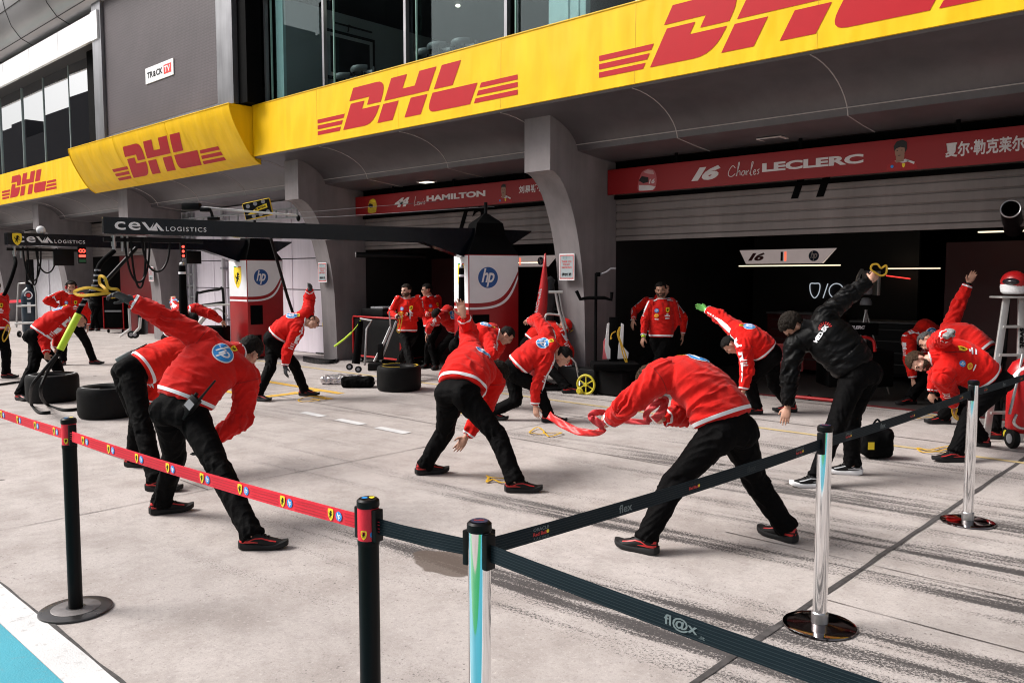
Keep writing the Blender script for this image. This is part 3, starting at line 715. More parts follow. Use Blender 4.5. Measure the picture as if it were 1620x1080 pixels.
# curved bay banner
T = thing("advertising_banner", "curved yellow banner bulging out under the big dark screen", "banner", (-19, 8.3, 3.9))
BP = [(8.72, 3.93), (8.52, 4.07), (8.36, 4.31), (8.19, 4.62), (8.10, 4.85), (8.07, 5.02)]
BPs = [(p.x, p.y) for p in catmull([(a, b, 0) for a, b in BP], 6)]
acc = [0]
for a, b in zip(BPs, BPs[1:]): acc.append(acc[-1] + math.hypot(b[0] - a[0], b[1] - a[1]))
def bay_pt(x, s, off):
    s = max(0, min(acc[-1] - 1e-4, s)); i = max(j for j in range(len(acc) - 1) if acc[j] <= s); t = (s - acc[i]) / (acc[i + 1] - acc[i])
    a, b = BPs[i], BPs[i + 1]; d = (b[0] - a[0], b[1] - a[1]); l = math.hypot(*d); n = (-d[1] / l, d[0] / l)
    return V((x, a[0] + d[0] * t + n[0] * off, a[1] + d[1] * t + n[1] * off))
mb = MB(); poly = BPs + [(8.6, 5.02), (8.72, 4.6)]
mb.prism(poly, (-15.0, 0, 0), (0, 1, 0), (0, 0, 1), -8.44); mb.build("banner_sheet", M_YELLOW, T)
mb = MB()
for x in (-15.0, -23.44): mb.tube([bay_pt(x, s, .004) for s in acc[::3] + [acc[-1]]], .014, n=6)
mb.tube([(-15, 8.07, 5.02), (-23.44, 8.07, 5.02)], .012, n=6)
for x in (-17.8, -20.6): mb.tube([bay_pt(x, s, .001) for s in acc[::3] + [acc[-1]]], .004, n=6)
mb.build("banner_seam", M_YELLOW, T)
lg = subdiv2d(xf2d(L2, .75, .76), .12)
mb = MB(); mb.add([bay_pt(-21.35 + 1.03 * .75 + x, .26 + y, .005) for x, y in lg[0]], lg[1]); buildflat(mb, "logo", M_LOGORED, T)
# screen
def screen_mat():
    m = mat("led_screen", (.098, .080, .089), .5, var=.14, vscale=.9, spec=.35)
    nt = m.node_tree; N = nt.nodes; L = nt.links; b = N["Principled BSDF"]
    tc = N.new("ShaderNodeTexCoord"); br = N.new("ShaderNodeTexBrick"); br.offset = 0
    mp = N.new("ShaderNodeMapping"); mp.inputs["Rotation"].default_value = (R(90), 0, 0); L.new(tc.outputs["Object"], mp.inputs[0]); L.new(mp.outputs[0], br.inputs["Vector"])
    br.inputs["Scale"].default_value = 1; br.inputs["Brick Width"].default_value = .06; br.inputs["Row Height"].default_value = .06; br.inputs["Mortar Size"].default_value = .008
    bp = N.new("ShaderNodeBump"); bp.inputs["Strength"].default_value = .25; bp.inputs["Distance"].default_value = .01; L.new(br.outputs["Fac"], bp.inputs["Height"]); bp.invert = True
    L.new(bp.outputs[0], b.inputs["Normal"])
    src = b.inputs["Base Color"].links[0].from_socket; wv = N.new("ShaderNodeTexWave"); wv.inputs["Scale"].default_value = 9; wv.inputs["Distortion"].default_value = 1.5; L.new(mp.outputs[0], wv.inputs["Vector"])
    m1 = N.new("ShaderNodeMixRGB"); m1.blend_type = 'MULTIPLY'; L.new(br.outputs["Fac"], m1.inputs[0]); L.new(src, m1.inputs[1]); m1.inputs[2].default_value = (.80, .80, .80, 1)
    m2 = N.new("ShaderNodeMixRGB"); m2.blend_type = 'MULTIPLY'; m2.inputs[0].default_value = .22; L.new(m1.outputs[0], m2.inputs[1]); L.new(wv.outputs["Color"], m2.inputs[2]); L.new(m2.outputs[0], b.inputs["Base Color"])
    return m
T = thing("video_screen", "tall dark switched-off video screen in a silver frame above the curved banner", "screen", (-18.5, 8.3, 5.05))
mb = MB(); mb.bmin((-21.36, 8.275, 5.16), (-15.70, 8.33, 9)); mb.build("display", screen_mat(), T)
mb = MB(); mb.bmin((-21.92, 8.20, 5.05), (-21.38, 8.49, 9)); mb.bmin((-15.68, 8.20, 5.05), (-15.06, 8.49, 9)); mb.bmin((-21.38, 8.262, 5.05), (-15.68, 8.34, 5.15)); mb.build("screen_frame", M_SILVER, T)
T = thing("channel_sign", "small white sign with black and red lettering on the dark screen", "sign", (-18.4, 8.27, 5.9))
a, b = ony(230.5, 134, 8.255), ony(274.5, 119, 8.255); zt = ony(230.5, 109, 8.255).z
mb = MB(); mb.bmin((a.x, 8.255, a.z), (b.x, 8.273, zt)); mb.build("sign_board", M_WHITE, T)
w, h = b.x - a.x, zt - a.z
mb = MB(); flat(mb, fitw(join2d(text2d("TR", .03), xf2d(text2d("a", .03), 1.15, 1.32, dx=1.95), xf2d(text2d("CK", .03), 1, dx=2.85)), w * .56, h * .40), (a.x + w * .35, 8.255, a.z + h * .5), XU, ZU, .003); buildflat(mb, "lettering", M_BLACK, T)
mb = MB(); flat(mb, poly2d([(-w * .13, -h * .28), (w * .13, -h * .28), (w * .13, h * .28), (-w * .13, h * .28)]), (a.x + w * .80, 8.255, a.z + h * .5), XU, ZU, .003)
buildflat(mb, "red_square", mat("sign_red", (.75, .03, .02), .5), T)
mb = MB(); flat(mb, fitw(text2d("TV", .03), w * .2, h * .38), (a.x + w * .80, 8.255, a.z + h * .5), XU, ZU, .006); buildflat(mb, "lettering", M_WHITE, T)

# ------------------------------------------------------------------ driver name banners
M_BANRED = mat("name_banner_red", (.27, .004, .006), .5, var=.05, vscale=1.5)
M_BANW = mat("name_banner_white", (.66, .60, .60), .6)
M_SKINP = mat("printed_skin", (.30, .16, .11), .6); M_HAIRP = mat("printed_hair", (.012, .01, .01), .6)
def fit_px(m, pxL, pxR, y, zmid, h=None):
    a, b = ony(pxL[0], pxL[1], y), ony(pxR[0], pxR[1], y); w = b.x - a.x
    return fitw(m, w, h), V(((a.x + b.x) / 2, y, zmid if zmid else (a.z + b.z) / 2))
def name_banner(label, xa, xb, items, portrait, helmet, y=10.36):
    zb, zt = 2.96, 3.335
    T = thing("name_banner", label, "banner", ((xa + xb) / 2, y, zb))
    mb = MB(); mb.bmin((xa, y, zb), (xb, y + .04, zt)); mb.build("banner_panel", M_BANRED, T)
    for x in (xa + 1.2, (xa + xb) / 2, xb - 1.2):
        mb = MB(); mb.bmin((x - .02, y + .01, zt), (x + .02, y + .03, 3.5)); mb.build("bracket", M_BLACK_MATT, T)
    mb = MB()
    for m, pl, pr, dz, h in items:
        mm, c = fit_px(m, pl, pr, y, None, h); c.z = (zb + zt) / 2 + dz
        flat(mb, mm, c, XU, ZU, .003)
    buildflat(mb, "lettering", M_BANW, T)
    # printed portrait: hair, face, suit
    x = ony(portrait[0], portrait[1], y).x; s = .36; c = V((x, y, zb + .01))
    mb = MB()
    flat(mb, poly2d([(-.42 * s, 0), (-.40 * s, .18 * s), (-.16 * s, .33 * s), (.2 * s, .33 * s), (.48 * s, .2 * s), (.56 * s, 0)]), c, XU, ZU, .003, 0)
    flat(mb, poly2d([(-.18 * s, .30 * s), (.18 * s, .34 * s), (.30 * s, .26 * s), (.1 * s, .22 * s)]), c, XU, ZU, .004, 1)
    flat(mb, poly2d([(.20 * s, .33 * s), (.46 * s, .22 * s), (.44 * s, .15 * s), (.22 * s, .26 * s)]), c, XU, ZU, .004, 1)
    flat(mb, poly2d([(-.12 * s, .24 * s), (.12 * s, .27 * s), (.14 * s, .5 * s), (-.13 * s, .5 * s)]), c, XU, ZU, .005, 2)
    flat(mb, xf2d(disc2d(1, 24), .155 * s, .24 * s, dx=-.01 * s, dy=.60 * s), c, XU, ZU, .006, 2)
    hair = [(-.18 * s, .62 * s), (-.21 * s, .78 * s), (-.12 * s, .93 * s), (.06 * s, .97 * s), (.2 * s, .88 * s), (.21 * s, .66 * s), (.155 * s, .55 * s), (.14 * s, .70 * s), (0, .74 * s), (-.13 * s, .70 * s)]
    if helmet == 'yellow': hair = [(-.16 * s, .70 * s), (-.14 * s, .85 * s), (0, .90 * s), (.13 * s, .86 * s), (.16 * s, .66 * s), (.12 * s, .74 * s), (-.1 * s, .76 * s)]
    flat(mb, poly2d(hair), c, XU, ZU, .007, 3)
    for k in (-1, 1): flat(mb, xf2d(disc2d(1, 10), .028 * s, .012 * s, dx=(-.02 + .07 * k) * s, dy=.63 * s), c, XU, ZU, .008, 3)
    flat(mb, xf2d(disc2d(1, 10), .05 * s, .012 * s, dx=-.02 * s, dy=.47 * s), c, XU, ZU, .008, 3)
    flat(mb, xf2d(shield2d(.11 * s), 1, dx=.12 * s, dy=.14 * s), c, XU, ZU, .006, 4)
    flat(mb, xf2d(disc2d(.05 * s, 14), 1, dx=-.24 * s, dy=.13 * s), c, XU, ZU, .006, 5)
    buildflat(mb, "portrait", [mat("printed_suit", (.36, .01, .012), .6), M_BANW, M_SKINP, M_HAIRP, M_SHIELD, M_HPSKY], T)
    # printed helmet
    return T
def printed_helmet(T, px, py, y, cols, number, zc, s, flip=1):
    x = ony(px, py, y).x; c = V((x, y, zc)); mb = MB()
    shell = [(-.42, -.42), (-.46, -.1), (-.30, .34), (.02, .48), (.34, .40), (.48, .08), (.44, -.30), (.30, -.44)]
    flat(mb, xf2d(poly2d([(p.x, p.y) for p in catmull([(a * flip, b, 0) for a, b in shell], 4, True)]), s), c, XU, ZU, .003, 0)
    flat(mb, xf2d(poly2d([(-.44 * flip, .02), (-.28 * flip, .20), (.06 * flip, .12), (.08 * flip, -.08), (-.2 * flip, -.12)]), s), c, XU, ZU, .004, 1)
    flat(mb, xf2d(poly2d([(-.42 * flip, -.18), (.1 * flip, -.22), (.44 * flip, -.30), (.30 * flip, -.44), (-.42 * flip, -.42)]), s), c, XU, ZU, .004, 2)
    flat(mb, xf2d(poly2d([(-.2 * flip, .36), (.02 * flip, .46), (.3 * flip, .38), (.36 * flip, .22), (.0, .28)]), s), c, XU, ZU, .004, 3)
    if number: flat(mb, xf2d(fitw(text2d(number, .03, .2), .3 * s, .2 * s), 1, dx=.24 * s, dy=-.06 * s), c, XU, ZU, .006, 2)
    buildflat(mb, "printed_helmet", cols, T)
Z = 3.147
T = name_banner("red banner with white number 16 and Chinese characters above the round-lamp garage", -7.72, -1.64,
    [(text2d("16", .06, .35, .85), (1094, 275), (1140, 270), 0.0, .19), (SCRIPT1, (1152, 267), (1202, 262), .01, .20),
     (text2d("LECLERC", .045, 0, 1.0), (1206, 262), (1366, 254), .0, .115), (text2d("夏尔·勒克莱尔", .03, 0, 1.05), (1496, 235), (1622, 222), -.0, .17)],
    (1424, 250), 'none')
printed_helmet(T, 1024, 283, 10.36, [mat("printed_red", (.46, .10, .11), .5), M_HAIRP, M_BANW, mat("printed_pink", (.55, .3, .3), .5)], "16", Z - .02, .34)
T = name_banner("red banner with white number 44 and a printed yellow helmet", -14.15, -8.25,
    [(text2d("44", .06, .35, .8), (624, 322), (648, 318), 0, .17), (SCRIPT2, (655, 318), (673, 316), 0, .18),
     (text2d("HAMILTON", .045), (675, 314), (768, 308), .02, .105), (text2d("刘易斯·汉密尔顿", .03, 0, 1.05), (821, 302), (892, 296), 0.02, .13)],
    (797, 304), 'yellow')
printed_helmet(T, 589, 326, 10.36, [mat("printed_yellow", (.62, .42, .03), .5), M_HAIRP, mat("printed_yellow2", (.5, .34, .02), .5), M_SHIELD], None, Z - .02, .30)
# big numbers painted on the shutters
c = ony(1277, 306, 10.6)
for dx in (-.17, .17):
    mb = MB(); flat(mb, poly2d([(dx - .05, -.12), (dx + .05, -.12), (dx + .13, .12), (dx + .03, .12)]), (c.x, 10.60, 2.86), XU, ZU, .004); buildflat(mb, "shutter_number", M_BLACK_MATT, BD)
mb = MB(); c = ony(745, 345, 10.6); flat(mb, fitw(text2d("12", .02, .4), .75, .52), (c.x, 10.60, 2.72), XU, ZU, .004)
buildflat(mb, "shutter_number", M_BLACK_MATT, BD)
# no-smoking notices on the column fronts
def notice(label, cx, z, y, w=.29, h=.40):
    T = thing("notice", label, "sign", (cx, y, z))
    y -= .0; mb = MB(); mb.bmin((cx - w / 2, y - .012, z), (cx + w / 2, y, z + h)); mb.build("notice_board", M_WHITE, T)
    mb = MB(); y -= .012
    flat(mb, poly2d([(-w * .46, .02), (w * .46, .02), (w * .46, h - .02), (-w * .46, h - .02)]), (cx, y, z), XU, ZU, .002, 0)
    flat(mb, poly2d([(-w * .42, .035), (w * .42, .035), (w * .42, h - .035), (-w * .42, h - .035)]), (cx, y, z), XU, ZU, .003, 1)
    for i, s in enumerate(("THANK YOU", "FOR NOT", "SMOKING")):
        flat(mb, fitw(text2d(s, .02), w * (.66 if i != 1 else .44), .030), (cx, y, z + h * (.70 - .11 * i)), XU, ZU, .005, 0)
    flat(mb, fitw(text2d("请勿吸烟", .03), w * .62, .05), (cx, y, z + h * .22), XU, ZU, .005, 2)
    flat(mb, ring2d(.03, .036), (cx - .03, y, z + h * .86), XU, ZU, .005, 3); flat(mb, poly2d([(-.08, -.004), (.08, -.004), (.08, .004), (-.08, .004)]), (cx, y, z + h * .86), XU, ZU, .005, 3)
    buildflat(mb, "lettering", [mat("notice_red", (.55, .05, .05), .5), mat("notice_grey", (.33, .38, .40), .5), M_BLACK, mat("notice_teal", (.15, .28, .30), .5)], T)
def col_front(z):
    best = 9.03
    for (y0, z0), (y1, z1) in zip(CPROF, CPROF[1:]):
        if (z0 - z) * (z1 - z) <= 0 and y0 < 9.95 and y1 < 9.95 and z0 != z1: best = y0 + (y1 - y0) * (z - z0) / (z1 - z0)
    return best
for lab, px, py in (("grey no-smoking notice on the nearest column beside the round-badged cabinet", 897, 455), ("grey no-smoking notice on the column behind the bald man", 507, 460), ("small no-smoking notice on the column beside the grey cable ladder", 238, 446)):
    p = ony(px, py, 9.75); xs = {897: -7.985, 507: -14.42, 238: -22.51}[px]
    notice(lab, xs, {897: 1.66, 507: 1.60, 238: 1.58}[px], min(col_front(1.66), col_front(2.06)) - .004)

# hanging light board in the near garage
def light_board(label, pL, pR, y, txt):
    a, b = ony(*pL, y), ony(*pR, y); w = b.x - a.x; h = .23
    T = thing("light_board", label, "sign", (a.x + w / 2, y, a.z - h))
    mb = MB(); mb.prism([(0, h), (.12 * w / 1.6, 0), (w - .2 * w / 1.6, 0), (w, h)], (a.x, y, a.z - h), XU, ZU, -.05)
    mb.build("board", mat("backlit_board", (.5, .45, .45), .5, emit=(.55, .45, .43), estr=.28), T)
    mb = MB(); c = V((a.x, y, a.z - h / 2)); flat(mb, xf2d(fitw(text2d(txt, .05, .35, .85), .30, .135), 1, dx=w * .19), c, XU, ZU, .004, 0)
    flat(mb, poly2d([(w * .45, -.075), (w * .475, -.075), (w * .475, .075), (w * .45, .075)]), c, XU, ZU, .004, 1)
    flat(mb, poly2d([(w * .49, -.075), (w * .51, -.075), (w * .51, .075), (w * .49, .075)]), c, XU, ZU, .004, 2)
    flat(mb, xf2d(disc2d(.085), 1, dx=w * .79), c, XU, ZU, .004, 3); flat(mb, xf2d(hp2d(), .17, dx=w * .79), c, XU, ZU, .006, 4)
    buildflat(mb, "lettering", [mat("board_dark_red", (.10, .02, .02), .5), M_BLACK, mat("lit_orange", (1, .2, .1), .5, emit=(1, .16, .08), estr=.8), mat("board_navy", (.01, .02, .06), .5), M_BANW], T)
    mb = MB(); mb.cyl((a.x + .3, y + .02, a.z), (a.x + .3, y + .02, 3.5), .01); mb.cyl((b.x - .3, y + .02, a.z), (b.x - .3, y + .02, 3.5), .01); mb.build("hanger", M_BLACK, T)
light_board("long pale hanging board marked 16 inside the nearest garage", (1170, 396), (1322, 394), 13.0, "16")
light_board("pale hanging board glimpsed between the round-badged cabinet and the column", (770, 406), (880, 402), 13.0, "44")
# outline emblems glowing on the garage back wall
T = thing("wall_emblem", "thin white outlined shield and circle on the dark back wall", "emblem", (-5.3, 14.88, 1.4))
mb = MB(); c = ony(1289, 460, 14.88); u = .011
sh = catmull([(c.x - .09, 14.88, c.z + .12), (c.x, 14.88, c.z + .135), (c.x + .09, 14.88, c.z + .12), (c.x + .075, 14.88, c.z - .04), (c.x, 14.88, c.z - .13), (c.x - .075, 14.88, c.z - .04)], 5, True)
mb.tube(sh, .009, n=6, closed=True); c2 = ony(1305, 460, 14.88); mb.tube([(c2.x - .03, 14.88, c2.z - .13), (c2.x + .05, 14.88, c2.z + .13)], .009, n=6)
c3 = ony(1323, 460, 14.88); mb.tube([(c3.x + .13 * math.cos(t), 14.88, c3.z + .13 * math.sin(t)) for t in [i * math.pi / 16 for i in range(32)]], .009, n=6, closed=True)
mb.build("outline", mat("lit_outline", (.6, .65, .7), .5, emit=(.62, .68, .75), estr=.45), T)

# lounge picture and stools upstairs
T = thing("framed_picture", "framed dark picture with a lamp on the lounge wall upstairs", "picture", (-14.13, 10.3, 5.5))
fr = MB(); fr.bmin((-14.135, 9.62, 5.62), (-14.09, 10.86, 6.58)); fr.build("frame", M_BLACK, T)
fr = MB(); fr.bmin((-14.09, 9.68, 5.68), (-14.085, 10.80, 6.52)); fr.build("mount", mat("picture_mount", (.45, .45, .45), .6), T)
fr = MB(); fr.bmin((-14.085, 9.76, 5.75), (-14.081, 10.72, 6.45)); fr.build("print", mat("picture_print", (.02, .02, .024), .4, var=.8, vscale=3), T)
fr = MB(); fr.tube([(-13.98, 9.8, 6.68), (-13.98, 10.7, 6.68)], .02, n=8); fr.tube([(-14.1, 10.2, 6.6), (-14.06, 10.2, 6.74), (-13.98, 10.25, 6.68)], .012, n=6); fr.build("picture_lamp", M_BLACK, T)
for i, (px, py) in enumerate(((575, 110), (697, 74), (735, 68), (548, 122), (678, 84))):
    y = 9.3 + .25 * (i % 3); p = ony(px, py, y)
    T = thing("bar_stool", ["round-backed bar stool below the framed picture", "bar stool in the middle of the upstairs window", "bar stool farthest along the upstairs window sill", "low bar stool half behind the picture wall corner", "small bar stool under the rectangular ceiling lamp"][i], "stool", (p.x, y, 4.86), "bar stools in the upstairs lounge")
    z = p.z; mb = MB(); mb.tube([(p.x + .21 * math.cos(t), y + .21 * math.sin(t), z - .02) for t in [math.pi * (.1 + k / 12 * 1.8) for k in range(13)]], .035, n=8, flat=(1.6, .6)); mb.build("backrest", mat("stool_grey", (.12, .12, .125), .5), T)
    mb = MB(); mb.lathe((p.x, y, z - .22), [(.2, 0), (.21, .03), (.2, .06)], 20); mb.build("seat", M_BLACK, T)
    mb = MB()
    for k in range(4):
        t = math.pi * (k / 2 + .25); mb.tube([(p.x + .17 * math.cos(t), y + .17 * math.sin(t), z), (p.x + .2 * math.cos(t), y + .2 * math.sin(t), 4.86)], .014, n=6)
    mb.build("leg_frame", M_BLACK, T)

# ================================================================== behind the camera (mirrored in glass and chrome)
T = thing("grandstand", "dark roofed grandstand across the track mirrored in the windows", "grandstand", (-20, -34, 0))
mb = MB(); random.seed(3); x = -330
while x < 90:
    w = random.uniform(5, 12); h = (12 if x > -70 else 28.5) + random.uniform(-2, 2); mb.bmin((x, -40, 0), (x + w, -34, h)); x += w
mb.build("stand", M_DARKW, T)
T = thing("pit_wall", "long low green and white pit wall mirrored in the chrome posts", "wall", (0, -9, 0))
mb = MB(); mb.bmin((-90, -9.2, 0), (60, -9, 1.15), bev=.02); mb.build("barrier", mat("pit_wall_green", (.03, .35, .16), .5), T)

# ================================================================== LIGHT
SUN_EL, SUN_AZ = R(44), math.atan2(-.62, -.78)        # light comes from beyond the left edge, over the lane
w = bpy.data.worlds.new("World"); SC.world = w; w.use_nodes = True
nt = w.node_tree; bg = nt.nodes["Background"]; sky = nt.nodes.new("ShaderNodeTexSky"); sky.sky_type = 'NISHITA'; sky.sun_disc = False
sky.sun_elevation = SUN_EL; sky.sun_rotation = math.pi / 2 - SUN_AZ; sky.air_density = 1.0; sky.dust_density = 5.0; sky.ozone_density = .6
hs = nt.nodes.new("ShaderNodeHueSaturation"); hs.inputs["Saturation"].default_value = .35
nt.links.new(sky.outputs[0], hs.inputs["Color"]); nt.links.new(hs.outputs[0], bg.inputs["Color"]); bg.inputs["Strength"].default_value = .10
sd = bpy.data.lights.new("sun", 'SUN'); sd.energy = 3.0; sd.angle = R(25); sd.color = (1, .96, .91)
so = bpy.data.objects.new("sun", sd); COL.objects.link(so)
so.rotation_euler = V((-math.cos(SUN_AZ) * math.cos(SUN_EL), -math.sin(SUN_AZ) * math.cos(SUN_EL), -math.sin(SUN_EL))).to_track_quat('-Z', 'Y').to_euler()
SC.view_settings.view_transform = 'Standard'; SC.view_settings.look = 'None'; SC.view_settings.exposure = 0.54; SC.view_settings.gamma = 1.0
SC.cycles.filter_width = 1.1; SC.cycles.max_bounces = 8; SC.cycles.transparent_max_bounces = 16
# ================================================================== PEOPLE
def union(mb, vox, smooth=3):
    """one continuous surface from overlapping closed volumes"""
    me = mb.mesh("union"); o = bpy.data.objects.new("union", me); COL.objects.link(o)
    md = o.modifiers.new("r", 'REMESH'); md.mode = 'VOXEL'; md.voxel_size = vox; md.adaptivity = 0
    dg = bpy.context.evaluated_depsgraph_get(); dg.update()
    out = bpy.data.meshes.new_from_object(o.evaluated_get(dg))
    bpy.data.objects.remove(o); bpy.data.meshes.remove(me)
    n = len(out.vertices)
    if n == 0: return out
    co = np.empty(n * 3); out.vertices.foreach_get("co", co); co = co.reshape(-1, 3)
    ed = np.empty(len(out.edges) * 2, dtype=np.int64); out.edges.foreach_get("vertices", ed); ed = ed.reshape(-1, 2)
    cnt = np.bincount(ed.ravel(), minlength=n)[:, None].clip(1)
    for k in range(smooth):
        acc = np.zeros_like(co); np.add.at(acc, ed[:, 0], co[ed[:, 1]]); np.add.at(acc, ed[:, 1], co[ed[:, 0]])
        co = co + (acc / cnt - co) * (.62 if k % 2 == 0 else -.32 if smooth > 4 else .4)
    out.vertices.foreach_set("co", co.ravel()); out.update()
    return out
def getco(me):
    n = len(me.vertices); co = np.empty(n * 3); me.vertices.foreach_get("co", co); return co.reshape(-1, 3)
def folds(me, segs, seed, base=.004, joint=.010, fine=True):
    """wrinkles that ring the limbs, deeper towards joints; segs = [(a, b, ja, jb, f)]"""
    co = getco(me); no = np.empty(len(co) * 3); me.vertices.foreach_get("normal", no); no = no.reshape(-1, 3)
    A = np.array([tuple(s[0]) for s in segs]); B = np.array([tuple(s[1]) for s in segs])
    best = np.full(len(co), 1e9); idx = np.zeros(len(co), int); tt = np.zeros(len(co))
    for i in range(len(segs)):
        d = B[i] - A[i]; L2 = max(d @ d, 1e-9); t = np.clip(((co - A[i]) @ d) / L2, 0, 1)
        q = A[i] + t[:, None] * d; e = np.linalg.norm(co - q, axis=1) - segs[i][5]
        m = e < best; best[m] = e[m]; idx[m] = i; tt[m] = t[m]
    fr = []
    for a, b, *_ in segs:
        u, w = frame(V(b) - V(a)); fr.append((np.array(tuple(u)), np.array(tuple(w)), (V(b) - V(a)).length))
    out = co.copy()
    for k in range(len(co)):
        i = idx[k]; s = segs[i]; u, w, L = fr[i]; t = tt[k]
        r = co[k] - (A[i] + t * (B[i] - A[i])); th = math.atan2(r @ w, r @ u)
        x = t * L; wgt = base + joint * (s[2] * math.exp(-((t) / .22) ** 2) + s[3] * math.exp(-((1 - t) / .22) ** 2))
        fq = s[4]
        n1 = mnoise.noise((x * fq + math.sin(th + seed) * 1.6, math.cos(th) * .9 + seed * 3.1, math.sin(th) * .9 + i * 5.7))
        n2 = mnoise.noise((x * fq * 2.3 + 4, math.cos(th) * 1.7 + seed, math.sin(th) * 1.7 + i * 2.3 + 9))
        n3 = mnoise.noise((x * fq * 4.6 + 8, math.cos(th) * 2.4 + seed, math.sin(th) * 2.4 + i)) if fine else 0
        f = (1 - 2.4 * abs(n1)) * .75 + n2 * .5 + n3 * .22
        out[k] = co[k] + no[k] * (f * wgt)
    me.vertices.foreach_set("co", out.ravel()); me.update()

def solve(par, q, L):
    """point on the view ray of q=(px,py,s) at bone length L from par; s>0 far root, s<0 near root, 0 keeps depth"""
    r = ray(q[0], q[1]); s = q[2] if len(q) > 2 else 0
    p = CAMP + r * depth(par); d0 = (p - par).length
    if s == 0 and .8 * L <= d0 <= 1.1 * L: return p
    o = CAMP - par; a = r.dot(r); b = 2 * r.dot(o); c = o.dot(o) - L * L; D = b * b - 4 * a * c
    if D < 0:
        p = CAMP + r * (-b / (2 * a)); return par + (p - par).normalized() * L
    d = (-b + math.sqrt(D) * (1 if s >= 0 else -1)) / (2 * a)
    return CAMP + r * d
def dirv(phi, pitch=0):
    h = FH * math.cos(R(phi)) + CR * math.sin(R(phi)); return h * math.cos(R(pitch)) + V((0, 0, 1)) * math.sin(R(pitch))
def ik(a, c, l1, l2, pole):
    d = c - a; D = d.length
    if D > (l1 + l2) * .998: return a + d * (l1 / (l1 + l2))
    x = (l1 * l1 - l2 * l2 + D * D) / (2 * D); h = math.sqrt(max(0, l1 * l1 - x * x)); n = d.normalized()
    p = pole - n * pole.dot(n); p.normalize()
    return a + n * x + p * h
def rings(mb, C, A, B, U, W, n=20, mi=0):
    """closed loft with elliptical rings: centres C, half axes A (along U) and B (along W)"""
    k = len(C); vs = []
    for i in range(k):
        for j in range(n):
            t = 2 * math.pi * j / n; vs.append(C[i] + U[i] * (A[i] * math.cos(t)) + W[i] * (B[i] * math.sin(t)))
    fs = [(i * n + j, i * n + (j + 1) % n, (i + 1) * n + (j + 1) % n, (i + 1) * n + j) for i in range(k - 1) for j in range(n)]
    fs += [tuple(range(n))[::-1], tuple((k - 1) * n + j for j in range(n))]
    return mb.add(vs, fs, mi)
def bvh_of(me):
    return BVHTree.FromPolygons([v.co.copy() for v in me.vertices], [tuple(p.vertices) for p in me.polygons])
def project(mb, bvh, m, o, u, v, lift=.003, mi=0, maxe=.02, back=.25):
    n = u.cross(v).normalized(); m = subdiv2d(m, maxe); vs = []
    for x, y in m[0]:
        p = o + u * x + v * y; h = bvh.ray_cast(p + n * back, -n, back + .35)
        if h[0] is None: h = bvh.find_nearest(p)
        q, nn = h[0], h[1]
        if nn.dot(n) < 0: nn = -nn
        vs.append(q + nn * lift)
    mb.add(vs, m[1], mi)
def ringband(mb, bvh, c, axis, ref, w, lift=.003, n=40, rmax=.4, mi=0, a0=0, a1=2 * math.pi):
    """band lying on a closed surface around an axis"""
    u, v = frame(axis, ref); a = V(axis).normalized(); rows = []; full = abs(a1 - a0) > 6.2
    for k in (-.5, 0, .5):
        row = []
        for j in range(n if full else n + 1):
            t = a0 + (a1 - a0) * j / n; d = u * math.cos(t) + v * math.sin(t); o = c + a * (w * k)
            h = bvh.ray_cast(o, d, rmax)
            q = h[0] if h[0] is not None else o + d * .05
            row.append(q + d * lift)
        rows.append(row)
    N = len(rows[0]); fs = []
    for i in range(2):
        for j in range(N if full else N - 1): fs.append((i * N + j, i * N + (j + 1) % N, (i + 1) * N + (j + 1) % N, (i + 1) * N + j))
    mb.add([p for r in rows for p in r], fs, mi)
def pathband(mb, bvh, pts, outs, w, lift=.004, mi=0, back=.22):
    """strip of width w on a surface along pts, looked up along the outward directions"""
    rows = []; k = len(pts)
    for i in range(k):
        t = (pts[min(i + 1, k - 1)] - pts[max(0, i - 1)]).normalized(); o = outs[i] - t * outs[i].dot(t); o.normalize(); s = t.cross(o); row = []
        ww = w[i] if isinstance(w, list) else w
        for j in range(5):
            p = pts[i] + s * (ww * (j / 4 - .5)); h = bvh.ray_cast(p + o * back, -o, back)
            q, nn = (h[0], h[1]) if h[0] is not None else (p + o * .06, o)
            if nn.dot(o) < 0: nn = -nn
            row.append(q + (nn + o).normalized() * lift)
        rows.append(row)
    fs = [(i * 5 + j, i * 5 + j + 1, (i + 1) * 5 + j + 1, (i + 1) * 5 + j) for i in range(k - 1) for j in range(4)]
    mb.add([p for r in rows for p in r], fs, mi)

